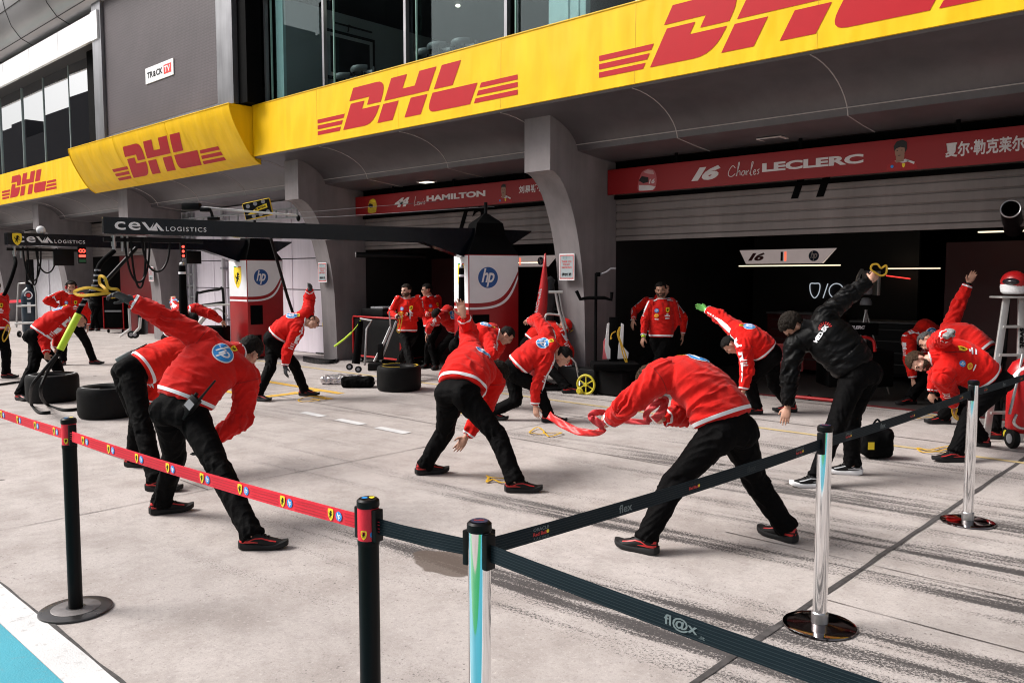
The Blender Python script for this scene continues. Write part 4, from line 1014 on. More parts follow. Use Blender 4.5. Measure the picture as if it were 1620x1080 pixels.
def hand_vol(mb, w, hd, nrm, curl=.25, grow=1.0, side=1, spread=.12):
    """palm, four fingers of unequal length and a thumb; w wrist, hd direction, nrm palm normal, side = thumb side sign"""
    h = hd.normalized(); n = (nrm - h * nrm.dot(h)).normalized(); s = h.cross(n) * side
    g = grow
    C = [w - h * .015, w + h * .012, w + h * .05, w + h * .085, w + h * .097]
    rings(mb, C, [.026 * g, .030 * g, .041 * g, .042 * g, .036 * g], [.019 * g, .018 * g, .0165 * g, .014 * g, .010 * g], [s] * 5, [n] * 5, 14)
    for k, (off, L) in enumerate(((.031, .070), (.0105, .080), (-.0105, .074), (-.030, .058))):
        base = w + h * (.088 - .006 * abs(k - 1.2)) + s * off
        d = (h + s * (off * spread * 16)).normalized(); pts = [base]; ang = 0
        for q, fr in enumerate((.45, .31, .24)):
            ang += curl * (1.15 + .15 * k * .5) * (1.0 if q else .7)
            dd = d * math.cos(ang) + n * math.sin(ang); pts.append(pts[-1] + dd * (L * fr))
        mb.tube(pts, [.0088 * g, .0080 * g, .0073 * g, .0058 * g], n=8)
        mb.ellipsoid(pts[-1], (.0066 * g,) * 3, n=8, m=6)
    b = w + h * .022 + s * .026 + n * .004
    t1 = b + (h * .62 + s * (.72 - .4 * curl) + n * (.25 + .5 * curl)) * .042
    t2 = t1 + (h * (.85 - .2 * curl) + s * (.32 - .45 * curl) + n * (.2 + .55 * curl)) * .034
    mb.tube([b - s * .01, b, t1, t2], [.014 * g, .0135 * g, .0105 * g, .008 * g], n=8); mb.ellipsoid(t2, (.0082 * g,) * 3, n=8, m=6)

def shoe(T, p, d, style, vox=None):
    d = V((d.x, d.y, 0)).normalized(); s = V((-d.y, d.x, 0)); z = V((0, 0, 1)); p = V((p.x, p.y, 0))
    X = [-.078, -.066, -.035, .01, .05, .09, .13, .17, .198, .214]
    Wd = [.018, .032, .037, .036, .039, .045, .049, .046, .034, .014]
    Tp = [.080, .108, .118, .120, .106, .084, .068, .057, .047, .036]
    mb = MB(); vs = []; n = 14
    for x, w, t in zip(X, Wd, Tp):
        for j in range(n):
            a = 2 * math.pi * j / n; c, sn = math.cos(a), math.sin(a); zz = .016 + (t - .016) * (.5 + .5 * sn)
            ww = w * (abs(c) ** .7) * (1 if c >= 0 else -1) * (1.0 if sn < 0 else 1 - .30 * sn)
            vs.append(p + d * x + s * ww + z * zz)
    fs = [(i * n + j, i * n + (j + 1) % n, (i + 1) * n + (j + 1) % n, (i + 1) * n + j) for i in range(len(X) - 1) for j in range(n)]
    fs += [tuple(range(n)), tuple((len(X) - 1) * n + j for j in range(n))]
    mb.add(vs, fs)
    me = mb.mesh("shoe"); upper = put("shoe", me.copy(), T, [M_SHOE], True); bv = bvh_of(me)
    sb = MB(); out = []
    SX = [-.088, -.075, -.04, .01, .06, .11, .15, .19, .213, .222]; SW = [.014, .034, .041, .039, .042, .050, .053, .046, .028, .008]
    for sg in (1, -1):
        for x, w in (zip(SX, SW) if sg == 1 else zip(SX[::-1], SW[::-1])): out.append((x, w * sg))
    k = len(out); lift = lambda x: .024 * max(0, (x - .10) / .12) ** 2 + .014 * max(0, (-.045 - x) / .045)
    lv = []
    for hgt, gr in ((0, .86), (.006, .95), (.018, 1.01), (.029, .99), (.034, .93)):
        lv += [p + d * (x * (1 if gr >= 1 else .995)) + s * (y * gr) + z * (hgt + lift(x) + (.010 * max(0, min(1, (.05 - x) / .08)) if hgt > .02 else 0)) for x, y in out]
    fs = [(i * k + j, i * k + (j + 1) % k, (i + 1) * k + (j + 1) % k, (i + 1) * k + j) for i in range(4) for j in range(k)] + [tuple(range(k))[::-1], tuple(4 * k + j for j in range(k))]
    sb.add(lv, fs); sb.build("sole", M_SOLE if style != 'white' else M_WHITE, upper, smooth='auto')
    db = MB(); col = {'red': M_SHOERED, 'white': mat("shoe_silver", (.5, .5, .52), .4), 'dark': mat("shoe_dark_red", (.16, .01, .01), .5)}[style]
    for sg in (1, -1):
        u, v = (d, z) if sg == -1 else (-d, z)      # u x v points outward
        o = p + s * (.0) + z * 0
        f = 1 if sg == -1 else -1
        P = lambda pts: poly2d([(x * f, y) for x, y in (pts if f == 1 else pts[::-1])])
        for q in ([(-.03, .056), (.02, .072), (.06, .073), (.11, .058), (.15, .050), (.15, .055), (.11, .064), (.06, .080), (.02, .079), (-.03, .062)],
                  [(-.078, .050), (-.03, .050), (.04, .050), (.04, .054), (-.03, .064), (-.078, .066)],
                  [(-.076, .074), (-.052, .074), (-.054, .108), (-.070, .110)]):
            project(db, bv, P(q), o, u, v, .0025, maxe=.015, back=.12)
    db.build("shoe_stripe", col, upper, smooth=False)
    lb = MB()
    for x in (.055, .075, .095):
        pts = []
        for y in (-.02, -.01, 0, .01, .02):
            h = bv.ray_cast(p + d * (x + abs(y) * .3) + s * y + z * .3, -z, .4); pts.append((h[0] if h[0] is not None else p + z * .08) + z * .002)
        lb.tube(pts, .0028, n=5)
    h = bv.ray_cast(p + d * .045 + z * .3, -z, .4); q = (h[0] if h[0] is not None else p + z * .1)
    lb.tube([q, q + s * .02 + z * .02, q + s * .035 + z * .012 + d * .01, q + s * .01], .002, n=5); lb.tube([q, q - s * .02 + z * .018, q - s * .032 + z * .008 + d * .012, q - s * .01], .002, n=5)
    lb.build("laces", M_BLACK_MATT, upper)
    return upper

def person(label, f1, f2, pel, phi, c7, hd, la, ra, face=(0, -40), lh=None, rh=None, curl=(.25, .25), hair='black', bald=False, hairlen=1.0,
           jacket='red', back=True, front=False, panels=False, gloves=(None, None), shoes='red', beard=None, beanie=False, headset=False,
           glasses=False, sk=0, scale=1.0, hood=False, pn=(None, None), watch=(0, 0), bulk=1.10, seed=1, spine=.55, belly=0.0, group="pit crew stretching by the garages", headtilt=None, sleeve_text=True, straight=.80, hem=.12, arms=1.0, hinge=.5, shd=.10, collar=True):
    k = scale; Z = V((0, 0, 1))
    feet = []
    for f in (f1, f2):
        g = onz(f[0], f[1], 0.0); feet.append((g, dirv(f[2])))
    D = sum(depth(g) for g, _ in feet) / 2
    vox = .0066 if D < 6.2 else .008 if D < 8.2 else .0115
    P = pt(pel[0], pel[1], D + (pel[2] if len(pel) > 2 else 0))
    F = dirv(phi); Lp = Z.cross(F)
    C7 = solve(P, c7, spine * k)
    sc = C7.lerp(P, shd)
    SL = solve(sc, la[0], .195 * k); SR = solve(sc, ra[0], .195 * k)
    EL = solve(SL, la[1], .295 * k); WL = solve(EL, la[2], .265 * k)
    ER = solve(SR, ra[1], .295 * k); WR = solve(ER, ra[2], .265 * k)
    HD = solve(C7, hd, .160 * k)
    base = (feet[0][0] + feet[1][0]) / 2; base.z = 0
    T = thing("person", label, "person", base, group)
    sd = (C7 - P).normalized()
    Ls = (SL - SR).normalized(); Ls = (Ls - sd * Ls.dot(sd)).normalized()
    up0 = (Z * (1 - hinge) + sd * hinge).normalized(); Lp = (Lp - up0 * Lp.dot(up0)).normalized()
    # spine curve bulging towards the back
    dors = -(Ls + Lp).normalized().cross(sd).normalized()
    mid = (P.lerp(C7, .5) + dors * (.055 if sd.z < .8 else .015)).lerp(P + up0 * (.30 * k), .62 if sd.z < .9 else .2)
    cv = [P * (1 - t) ** 2 + mid * (2 * t * (1 - t)) + C7 * t * t for t in [i / 12 for i in range(13)]]
    def sp(t):
        x = max(0, min(11.999, t * 12)); i = int(x); return cv[i].lerp(cv[i + 1], x - i)
    def tang(t): return (sp(min(1, t + .08)) - sp(max(0, t - .08))).normalized()
    def lat(t):
        tt = min(1, max(0, (t - .1) / .75)); l = Lp.lerp(Ls, tt); a = tang(t); l = l - a * l.dot(a)
        return l.normalized()
    def fwd(t): return lat(t).cross(tang(t)).normalized()
    # legs
    hips = [P + Lp * (.088 * k) - up0 * .03, P - Lp * (.088 * k) - up0 * .03]
    ank = [g + Z * (.088 * k) for g, _ in feet]
    kn = []
    for i in range(2):
        L1, L2_ = .445 * k, .435 * k
        need = (hips[i] - ank[i]).length
        if need < (L1 + L2_) * .985 and straight:
            q = max(straight, need / ((L1 + L2_) * .985)); L1 *= q; L2_ *= q
        if need > (L1 + L2_): L1 *= need / (.88 * k); L2_ *= need / (.88 * k)
        kn.append(ik(hips[i], ank[i], L1, L2_, (feet[i][1] + F * .6)))
    # ---- body: head, neck, hands and hidden core in one skin
    b = MB()
    hf = dirv(*face); hu = (HD - C7).normalized()
    if headtilt: hu = (hu + dirv(*headtilt)).normalized()
    hu = (hu - hf * hu.dot(hf)); hu = hu.normalized() if hu.length > .15 else (Z - hf * hf.z).normalized()
    hl = hu.cross(hf).normalized()
    ax = (hl, hf, hu)
    H = lambda x, y, z: HD + hl * (x * k) + hf * (y * k) + hu * (z * k)
    E = lambda c, r: b.ellipsoid(H(*c), tuple(q * k for q in r), ax, 14, 10)
    E((0, -.008, .028), (.074, .094, .086)); E((0, .028, -.02), (.060, .068, .078)); E((0, .030, -.072), (.048, .052, .036)); E((0, .062, -.092), (.024, .022, .018))
    E((0, .084, .024), (.048, .014, .010)); E((0, .098, -.018), (.012, .018, .014)); E((0, .092, .002), (.009, .012, .026)); E((0, .086, -.052), (.022, .010, .008)); E((0, .084, -.063), (.018, .010, .006))
    for s in (-1, 1):
        E((s * .076, -.004, -.006), (.010, .020, .031)); E((s * .040, .066, -.020), (.020, .018, .020))
    b.tube([H(0, -.012, -.06), HD.lerp(C7, .6) + hf * .004, C7 - sd * .02, sp(.9)], [.056 * k, .056 * k, .066 * k, .06 * k], n=14)
    b.tube([sp(.95), sp(.7), sp(.4), P, P - up0 * .03], [.07, .07, .06, .06, .05], n=10)
    for s_, e_, w_, i in ((SL, EL, WL, 0), (SR, ER, WR, 1)):
        hpx = (lh, rh)[i]
        if hpx is None: hv = (w_ - e_).normalized()
        else: hv = (solve(w_, hpx, .17 * k) - w_).normalized()
        b.tube([sp(.88), s_, e_, e_.lerp(w_, .8), w_ + hv * .01], [.04, .04, .034, .029, .026], n=10)
        pnv = pn[i]
        nrm = dirv(*pnv) if pnv is not None else (sp(.5) - w_)
        if abs(nrm.normalized().dot(hv)) > .93: nrm = fwd(.5) + Z * .2
        hand = MB() if gloves[i] else b
        side = -1 if i == 0 else 1
        hand_vol(hand, w_, hv, nrm, curl[i], 1.12 if gloves[i] else 1.0, side)
        if gloves[i]:
            hand.tube([w_ - (w_ - e_).normalized() * .03, w_ + hv * .02], [.036, .033], n=12)
            g = put("glove", union(hand, .0055, 2), T, [gloves[i]], True)
        if watch[i]:
            wb = MB(); wd = (w_ - e_).normalized(); c = w_ - wd * .006
            wb.lathe(c - wd * .012, [(.031, 0), (.0335, .004), (.0335, .02), (.031, .024)], 20, wd); u_, v_ = frame(wd); wb.box(c + u_ * .034, (.03, .012, .03), wd, u_, bev=.003)
            wb.build("wristwatch", M_BLACK if watch[i] == 1 else M_LIME, T)
    for i in range(2):
        b.tube([P, hips[i], kn[i], ank[i], ank[i] - Z * .04 * k], [.06, .055, .045, .036, .036], n=10)
    put("body", union(b, .0052 if D < 8.5 else .0066, 2), T, [skin(sk)], True)
    # face details
    if D < 18:
        for s in (-1, 1):
            e = MB(); e.ellipsoid(H(s * .030, .0845, .004), (.0115 * k, .006 * k, .0060 * k), ax, 10, 8); e.build("eye", M_EYE, T)
            e = MB(); e.tube([H(s * .014, .092, .0185), H(s * .030, .0925, .024), H(s * .047, .082, .020)], [.0035, .0048, .003], n=6); e.build("eyebrow", hairmat('dark'), T)
        e = MB(); e.ellipsoid(H(0, .0925, -.057), (.019 * k, .0055 * k, .0045 * k), ax, 10, 6); e.build("mouth", M_LIP, T)
    hm = hairmat(hair)
    def shell(test, name, m, grow=.009, amp=.006, n=64 if D < 9 else 40, mm=42 if D < 9 else 26, cen=(0, -.008, .028), rad=(.074, .094, .086)):
        vs = {}; fs = []; q = []; rn = seed * 7.3
        for i in range(mm + 1):
            th = math.pi * i / mm
            for j in range(n):
                ph = 2 * math.pi * j / n; d = (math.sin(th) * math.cos(ph), math.sin(th) * math.sin(ph), math.cos(th))
                nz = mnoise.noise((d[0] * 6 + rn, d[1] * 6, d[2] * 6)) * amp + mnoise.noise((d[0] * 19 + rn, d[1] * 19, d[2] * 9)) * amp * .7 + mnoise.noise((d[0] * 46 + rn, d[1] * 46, d[2] * 15)) * amp * (.65 if name != 'beanie' else 0)
                pz = [cen[a] + d[a] * (rad[a] + grow + nz) for a in range(3)]
                q.append((pz, test(pz)))
        keep = [x[1] for x in q]; idx = {}; V_ = []
        for i in range(mm):
            for j in range(n):
                f = (i * n + j, (i + 1) * n + j, (i + 1) * n + (j + 1) % n, i * n + (j + 1) % n)
                if all(keep[x] for x in f):
                    for x in f:
                        if x not in idx: idx[x] = len(V_); V_.append(H(*q[x][0]))
                    fs.append([idx[x] for x in f])
        if not fs: return None
        mb_ = MB(); mb_.add(V_, fs); me = mb_.mesh(name); o = put(name, me, T, [m], True)
        md = o.modifiers.new("thickness", 'SOLIDIFY'); md.thickness = .014; md.offset = -1
        return o
    if beanie:
        o = shell(lambda c: c[2] > .022 - .1 * c[1] * .4, "beanie", M_RED, .016, .003)
        bb = MB(); bb.tube([H(.092 * math.cos(t), -.006 + .112 * math.sin(t), .024 - .04 * math.sin(t)) for t in [i * math.pi / 14 for i in range(28)]], .014, n=8, closed=True, flat=(1, .6)); bb.build("beanie_brim", M_RED, T)
        bd = MB(); flat(bd, shield2d(.05), H(0, .122, .04), hl, hu, .004); buildflat(bd, "shield_badge", M_SHIELD, T)
    elif bald:
        shell(lambda c: (c[2] < .055 and c[2] > -.045 and c[1] < .02 + .02 * (c[2] < .02) and not (abs(c[0]) > .06 and c[2] < .0 and c[1] > -.03)), "hair", hairmat('dark'), .004, .003)
    else:
        lo = -.05 * hairlen
        shell(lambda c: ((c[2] > .062 - .10 * (c[1] < .045)) or (c[1] < -.02 and c[2] > lo)) and not (c[1] > .060 and c[2] < .064) and not (abs(c[0]) > .055 and -.04 < c[1] < .075 and c[2] < .012) and not (c[1] > .04 and c[2] < .05), "hair", hm, .010 + .006 * (hairlen - 1), .007)
    if beard:
        shell(lambda c: c[2] < -.030 and c[1] > -.0 and not (abs(c[0]) < .024 and -.066 < c[2] < -.046 and c[1] > .06) and not (c[2] > -.048 and abs(c[0]) < .05 and c[1] > .05 and abs(c[2] + .042) > .012), "beard", hairmat(beard), .007, .005, cen=(0, .028, -.035), rad=(.060, .066, .072))
    if glasses:
        g = MB()
        for s in (-1, 1):
            g.tube([H(s * .031 + .021 * math.cos(t), .098, .004 + .015 * math.sin(t)) for t in [i * math.pi / 8 for i in range(16)]], .0018, n=5, closed=True); g.tube([H(s * .052, .097, .006), H(s * .076, .05, .006), H(s * .078, -.01, .004)], .002, n=5)
        g.build("glasses", M_BLACK, T)
    if headset:
        for s in (-1, 1):
            g = MB(); g.ellipsoid(H(s * .088, -.004, -.002), (.024, .036, .042), ax, 14, 10); g.build("ear_cup", M_REDPAINT, T)
        g = MB(); g.tube([H(.094 * math.cos(t), -.004, .02 + .105 * math.sin(t)) for t in [i * math.pi / 12 for i in range(13)]], .008, n=8, flat=(1, 1.6)); g.build("headband", M_BLACK, T)
        g = MB(); g.tube([H(-.085, .01, -.03), H(-.06, .08, -.07), H(-.02, .105, -.062)], .004, n=6); g.ellipsoid(H(-.015, .106, -.06), (.012, .009, .009), ax, 8, 6); g.build("microphone", M_BLACK, T)
    # ---- jacket
    jm = {'red': REDS[seed % 3], 'black': M_BLACK_CLOTH}[jacket]; B_ = bulk * k
    j = MB()
    ts = [hem, hem + .05, hem + .13, hem + .22, .45, .60, .74, .86, .94, 1.0]
    aw = [.172, .184, .184, .182, .182, .186, .186, .165, .118, .076]; bw = [.128, .142, .140, .136, .134, .134, .130, .112, .090, .070]
    if belly: bw = [x + belly * max(0, 1 - abs(t - .25) / .4) for x, t in zip(bw, ts)]
    rings(j, [sp(t) + fwd(t) * (.012 + belly * .5 * max(0, 1 - abs(t - .25) / .4)) for t in ts], [a * B_ for a in aw], [q * B_ for q in bw], [lat(t) for t in ts], [fwd(t) for t in ts], 24)
    nv = (HD - C7).normalized()
    j.tube([sp(.93), C7 + nv * .012, C7 + nv * ((.056 if shd < .12 else .034) if jacket == 'red' else .085)], [.076 * k, .072 * k, .068 * k], n=16)
    cuffs = []
    for s_, e_, w_ in ((SL, EL, WL), (SR, ER, WR)):
        inner = sp(.84 - (shd - .10)).lerp(s_, .25)
        wd = (w_ - e_).normalized(); we = w_ - wd * .022
        arm = [inner, s_.lerp(inner, .25), s_.lerp(e_, .08), s_.lerp(e_, .5), e_.lerp(s_, .1), e_, e_.lerp(w_, .12), e_.lerp(w_, .55), w_ - wd * .06, w_ - wd * .045, we]
        j.tube(arm, [q * B_ * arms for q in (.095, .092, .084, .072, .066, .067, .064, .056, .050, .042, .040)], n=16)
        j.ellipsoid(s_, (.078 * B_ * arms,) * 3, n=14, m=10)
        cuffs.append((w_ - wd * .034, wd))
    if hood: 
        hb = C7 - tang(.95) * .03 - fwd(.95) * .07; j.ellipsoid(hb, (.10 * k, .055 * k, .075 * k), (lat(.95), fwd(.95), tang(.95)), 14, 10)
    jme = union(j, vox, 3)
    segs = [(sp(.0), sp(.35), .0, .5, 13, .15), (sp(.35), sp(.7), .4, .2, 12, .15), (sp(.7), C7, -.2, -.2, 9, .13), (SL, EL, .35, .9, 13, .07), (EL, WL, .9, .6, 14, .055), (SR, ER, .35, .9, 13, .07), (ER, WR, .9, .6, 14, .055)]
    folds(jme, segs, seed * 1.7, .012, .016)
    jo = put("jacket", jme.copy(), T, [jm], True); bv = bvh_of(jme)
    if jacket == 'red':
        t0 = hem + .045; c = sp(t0) + fwd(t0) * .012
        mb = MB(); ringband(mb, bv, c, tang(t0), lat(t0), .024 * k, .0035, 56, .45); mb.build("hem_stripe", M_WHITE_CLOTH, jo)
        for s_, e_ in ((SL, EL), (SR, ER)):
            mb = MB(); ringband(mb, bv, s_.lerp(e_, .10), (e_ - s_) * .8 + (s_ - sp(.84)).normalized() * .12, None, .005, .0012, 44, .125); mb.build("sleeve_seam", M_SEAMRED, jo)
        for c, wd in cuffs:
            mb = MB(); ringband(mb, bv, c, wd, None, .017 * k, .003, 24, .12); mb.build("cuff_stripe", M_WHITE_CLOTH, jo)
        mb = MB(); mb.tube([C7 + nv * (.054 if shd < .12 else .032) + (lat(1) * math.cos(t) + nv.cross(lat(1)) * math.sin(t)) * (.067 * k) for t in [i * math.pi / 12 for i in range(24)]], .009, n=8, closed=True, flat=(.55, 1.1)); (mb.build("collar_stripe", M_WHITE_CLOTH, jo) if collar else None)
    if back:
        t = .80; n_ = -fwd(t); o = sp(t) + n_ * .12
        if jacket == 'red':
            u, v = -lat(t), tang(t); mb = MB()
            project(mb, bv, disc2d(.078 * k, 28), o, u, v, .0032, 0, .02); project(mb, bv, disc2d(.070 * k, 28), o, u, v, .0052, 1, .02); project(mb, bv, xf2d(hp2d(), .145 * k), o, u, v, .0072, 0, .02)
            buildflat(mb, "round_badge", [M_WHITE_CLOTH, M_HPSKY], jo)
            mb = MB(); t = .955; n2 = -fwd(.9); o2 = sp(t) + n2 * .1; project(mb, bv, shield2d(.052 * k), o2, u, tang(.9), .004, 0, .012); project(mb, bv, horse2d(.05 * k), o2, u, tang(.9), .006, 1, .012)
            buildflat(mb, "shield_badge", [M_SHIELD, M_BLACK], jo)
        else:
            u, v = -lat(t), tang(t); mb = MB()
            project(mb, bv, fitw(text2d("MED-EX", .05), .17 * k, .036 * k), o - u * .02 + v * .02, u, v, .007, 0, .015)
            for r0 in (.030, .039, .048):
                arc = ring2d(r0 * k, (r0 + .006) * k, 32, (.04, .02)); arc = (arc[0], [f for q, f in enumerate(arc[1]) if q % 2 == 0 and (q < 14 or q > 26)]); project(mb, bv, arc, o - v * .0, u, v, .0042, 1, .015)
            buildflat(mb, "jacket_lettering", [M_WHITE_CLOTH, M_SHOERED], jo)
    if front:
        t = .68; n_ = fwd(t); o = sp(t) + n_ * .12; u, v = lat(t), tang(t); mb = MB()
        dz = lambda x, y: o + u * (x * k) + v * (y * k)
        project(mb, bv, disc2d(.031 * k, 20), dz(-.080, .035), u, v, .004, 2, .02); project(mb, bv, xf2d(hp2d(), .055 * k), dz(-.080, .035), u, v, .006, 0, .02)
        project(mb, bv, disc2d(.029 * k, 20, sy=.9), dz(-.082, -.040), u, v, .004, 1, .02); project(mb, bv, disc2d(.020 * k, 12, sy=.9), dz(-.082, -.040), u, v, .006, 4, .02)
        project(mb, bv, shield2d(.062 * k), dz(.075, .045), u, v, .004, 1, .02); project(mb, bv, horse2d(.055 * k), dz(.075, .045), u, v, .006, 3, .02)
        project(mb, bv, fitw(text2d("OXM", .03), .055 * k), dz(.072, -.025), u, v, .004, 0, .02) if False else None
        for y, w_ in ((-.018, .030), (-.040, .075), (-.075, .060)):
            project(mb, bv, poly2d([(-w_ / 2, -.008), (w_ / 2, -.008), (w_ / 2, .008), (-w_ / 2, .008)]), dz(.072, y), u, v, .004, 0, .02)
        project(mb, bv, poly2d([(-.028, -.006), (.028, -.006), (.028, .006), (-.028, .006)]), dz(-.08, -.09), u, v, .004, 0, .02)
        buildflat(mb, "chest_badge", [M_WHITE_CLOTH, M_SHIELD, M_HPSKY, M_BLACK, mat("shell_orange", (.75, .2, .02), .6)], jo)
        mb = MB(); pathband(mb, bv, [sp(q) + fwd(.8) * .05 for q in (.97, .9, .8, .72)], [fwd(.8)] * 4, .008, .004); mb.build("zip", mat("zip_dark_red", (.2, .006, .006), .5), jo)
    for s_, e_, w_, sgn in ((SL, EL, WL, 1), (SR, ER, WR, -1)):
        ad = (e_ - s_).normalized(); out = (lat(.85) * sgn * 1.0 + tang(.85) * 1.0); out = out - ad * out.dot(ad)
        out = out.normalized() if out.length > .1 else -fwd(.8)
        if panels and jacket == 'red':
            nb = sp(.93).lerp(s_, .42); mb = MB()
            pts = [nb, nb.lerp(s_, .55), s_, s_.lerp(e_, .25), s_.lerp(e_, .5)] + ([s_.lerp(e_, .75), e_, e_.lerp(w_, .3), e_.lerp(w_, .6)] if panels == 2 else [])
            o1 = (tang(.9) + lat(.9) * sgn * .25).normalized()
            outs = [o1, (o1 + out).normalized(), out] + [out] * (len(pts) - 3)
            pathband(mb, bv, pts, outs, [.060, .070, .075, .07, .06] + [.035, .022, .02, .016][:len(pts) - 5]); mb.build("shoulder_panel", M_WHITE_CLOTH, jo, smooth=True)
        if sleeve_text and jacket == 'red':
            o2 = (out * .5 + (fwd(.85) if front else -fwd(.85)) * .0 + lat(.85) * sgn).normalized(); o2 = (o2 - ad * o2.dot(ad))
            if o2.length < .2: continue
            o2.normalize(); side = ad.cross(o2).normalized(); mb = MB()
            # u along the arm's width, v up the arm, u x v = outward
            v = -ad; u = v.cross(o2).normalized()
            o2 = u.cross(v)
            for q, (wd_, hh, tx) in enumerate(((.062, .010, None), (.056, .024, "ZCG"), (.072, .012, None))):
                c = s_.lerp(e_, .56 + .11 * q) 
                m = fitw(text2d(tx, .05), wd_, hh) if tx else poly2d([(-wd_ / 2, -hh / 2), (wd_ / 2, -hh / 2), (wd_ / 2, hh / 2), (-wd_ / 2, hh / 2)])
                project(mb, bv, m, c + o2 * .05, u, v, .004, 0, .02, back=.12)
            buildflat(mb, "sleeve_lettering", M_WHITE_CLOTH, jo)
    # ---- trousers
    t = MB(); cs = [sp(hem + .10), sp(hem), P, P - up0 * .05, P - up0 * .09]
    rings(t, [q - F * .004 for q in cs], [.158 * B_, .164 * B_, .170 * B_, .165 * B_, .12 * B_], [.116 * B_, .122 * B_, .124 * B_, .12 * B_, .09 * B_], [Lp] * 5, [Lp.cross(up0).normalized()] * 5, 20)
    lsegs = [(sp(hem + .1), P - up0 * .1, .2, .8, 9, .15)]
    for i in range(2):
        h, n_, a = hips[i], kn[i], ank[i]
        ff = Lp.cross(up0).normalized()
        t.ellipsoid(h - ff * .055 + up0 * .015, (.088 * B_, .080 * B_, .095 * B_), (Lp, ff, up0), 14, 10)
        end = a - (n_ - a).normalized() * .012
        t.tube([h + up0 * .02, h.lerp(n_, .15), h.lerp(n_, .55), n_.lerp(h, .1), n_, n_.lerp(a, .15), n_.lerp(a, .5), n_.lerp(a, .85), end], [q * (.5 + .5 * bulk) * k for q in (.096, .098, .084, .070, .069, .069, .068, .060, .065)], n=16)
        lsegs += [(h, n_, .5, .8, 11, .09), (n_, a, .8, .8, 12, .07)]
    tme = union(t, vox, 3); folds(tme, lsegs, seed * 2.9 + 5, .0055, .013)
    put("trousers", tme, T, [M_TROUSER], True)
    for (g, d) in feet: shoe(T, g, d, shoes)
    return dict(T=T, WL=WL, WR=WR, EL=EL, ER=ER, P=P, C7=C7, sp=sp, lat=lat, fwd=fwd, tang=tang, HD=HD, D=D, bv=bv, up0=up0, F=F, Lp=Lp, SL=SL, SR=SR)
# ------------------------------------------------------------------ the crew, one by one
G1, G2 = "crew stretching sideways on the apron", "crew standing by the garage doors"
CREW = {}
CREW['a'] = person("person in red jacket and black trousers with raised gloved hand, phone radio on the hip", (256, 812, 62), (400, 868, 84), (286, 648, .05), 12, (368, 556, 1), (393, 556, 0),
    [(306, 527, 0), (259, 502, 1), (197, 470, 0)], [(392, 598, 1), (383, 662, 1), (325, 705, -1)], face=(6, -45), lh=(164, 457, 0), rh=(294, 742, 0), curl=(.55, .35), hair='black', gloves=(M_GLOVE, M_GLOVE), seed=1, bulk=1.12, hinge=.15, group=G1, belly=.01, sleeve_text=False)
CREW['b'] = person("person bent over behind the tall raised-hand stretcher, lighter radio on the belt", (212, 738, 95), (247, 776, 92), (208, 590, 0), 72, (302, 552, 1), (335, 548, 1),
    [(300, 540, 1), (318, 575, 1), (322, 620, 0)], [(288, 572, -1), (250, 600, 1), (240, 640, 0)], face=(80, -60), seed=2, hinge=.8, gloves=(None, None), group=G1, sleeve_text=False, back=False, hair='dark')
CREW['c'] = person("person in red jacket stretching one bare hand up, the other between spread legs", (672, 750, 70), (815, 778, 88), (725, 622, .02), 38, (763, 572, 1), (795, 596, 1),
    [(744, 556, 0), (742, 527, 1), (733, 500, -1)], [(782, 602, 0), (762, 655, -1), (728, 705, -1)], face=(60, -60), lh=(727, 474, 0), rh=(710, 731, 0), pn=((190, 10), (200, 0)), curl=(.12, .2), seed=3, bulk=1.18, hinge=.25, belly=.03, group=G1, sleeve_text=False, hair='dark')
CREW['d'] = person("person in red jacket with legs spread, bending to pull a red elastic band", (1022, 874, 308), (1243, 855, 325), (1150, 680, -.05), 330, (1064, 580, 1), (1030, 606, 1),
    [(1044, 596, -1), (993, 641, 0), (964, 665, 1)], [(1082, 600, 1), (1082, 655, 1), (1047, 661, -1)], face=(285, -60), lh=(946, 671, 0), rh=(1028, 666, 0), curl=(.75, .8), hair='brown', seed=4, watch=(1, 0), bulk=1.18, hinge=.12, collar=False, group=G1, sleeve_text=False)
CREW['e'] = person("person in plain black tracksuit jacket with white lettering, one arm raised", (1292, 770, 272), (1348, 750, 285), (1358, 592, .1), 332, (1272, 508, 1), (1244, 512, 0),
    [(1256, 545, -1), (1247, 608, 0), (1245, 655, 0)], [(1305, 500, 0), (1343, 467, 1), (1378, 444, 0)], face=(292, -68), headtilt=(222, 30), lh=(1236, 690, 0), rh=(1392, 425, 0), curl=(.15, .7), pn=((30, 0), (0, 0)), hair='dark', hairlen=1.7, jacket='black', shoes='white', seed=5, bulk=1.12, hinge=.35, group=G1)
CREW['f'] = person("bearded person bent double in red jacket, gloved fist up, yellow band in other hand", (1512, 730, 272), (1552, 706, 300), (1568, 604, 0), 262, (1482, 566, 0), (1452, 572, 0),
    [(1484, 545, 1), (1490, 534, -1), (1497, 532, -1)], [(1492, 597, -1), (1502, 622, 0), (1508, 640, 0)], face=(205, -52), lh=(1508, 512, 0), rh=(1516, 668, 0), curl=(.9, .3), hair='brown', beard='brown', seed=6, gloves=(mat("pale_grip_glove", (.25, .26, .26), .6, var=.5, vscale=60), None), watch=(0, 1), sk=2, group=G1, headtilt=(268, -8), front=True, back=False, bulk=1.15)
CREW['g'] = person("grey-haired person in red jacket reaching one bare hand highest of all", (1492, 670, 272), (1572, 694, 290), (1566, 566, 0), 285, (1490, 530, 1), (1464, 541, 0),
    [(1502, 520, 0), (1520, 472, 1), (1537, 438, 0)], [(1492, 548, -1), (1480, 585, 0), (1475, 622, 0)], face=(260, -50), lh=(1553, 409, 0), rh=(1470, 640, 0), curl=(.25, .3), pn=((200, 0), None), hair='grey', seed=7, watch=(1, 1), group=G1, back=False)
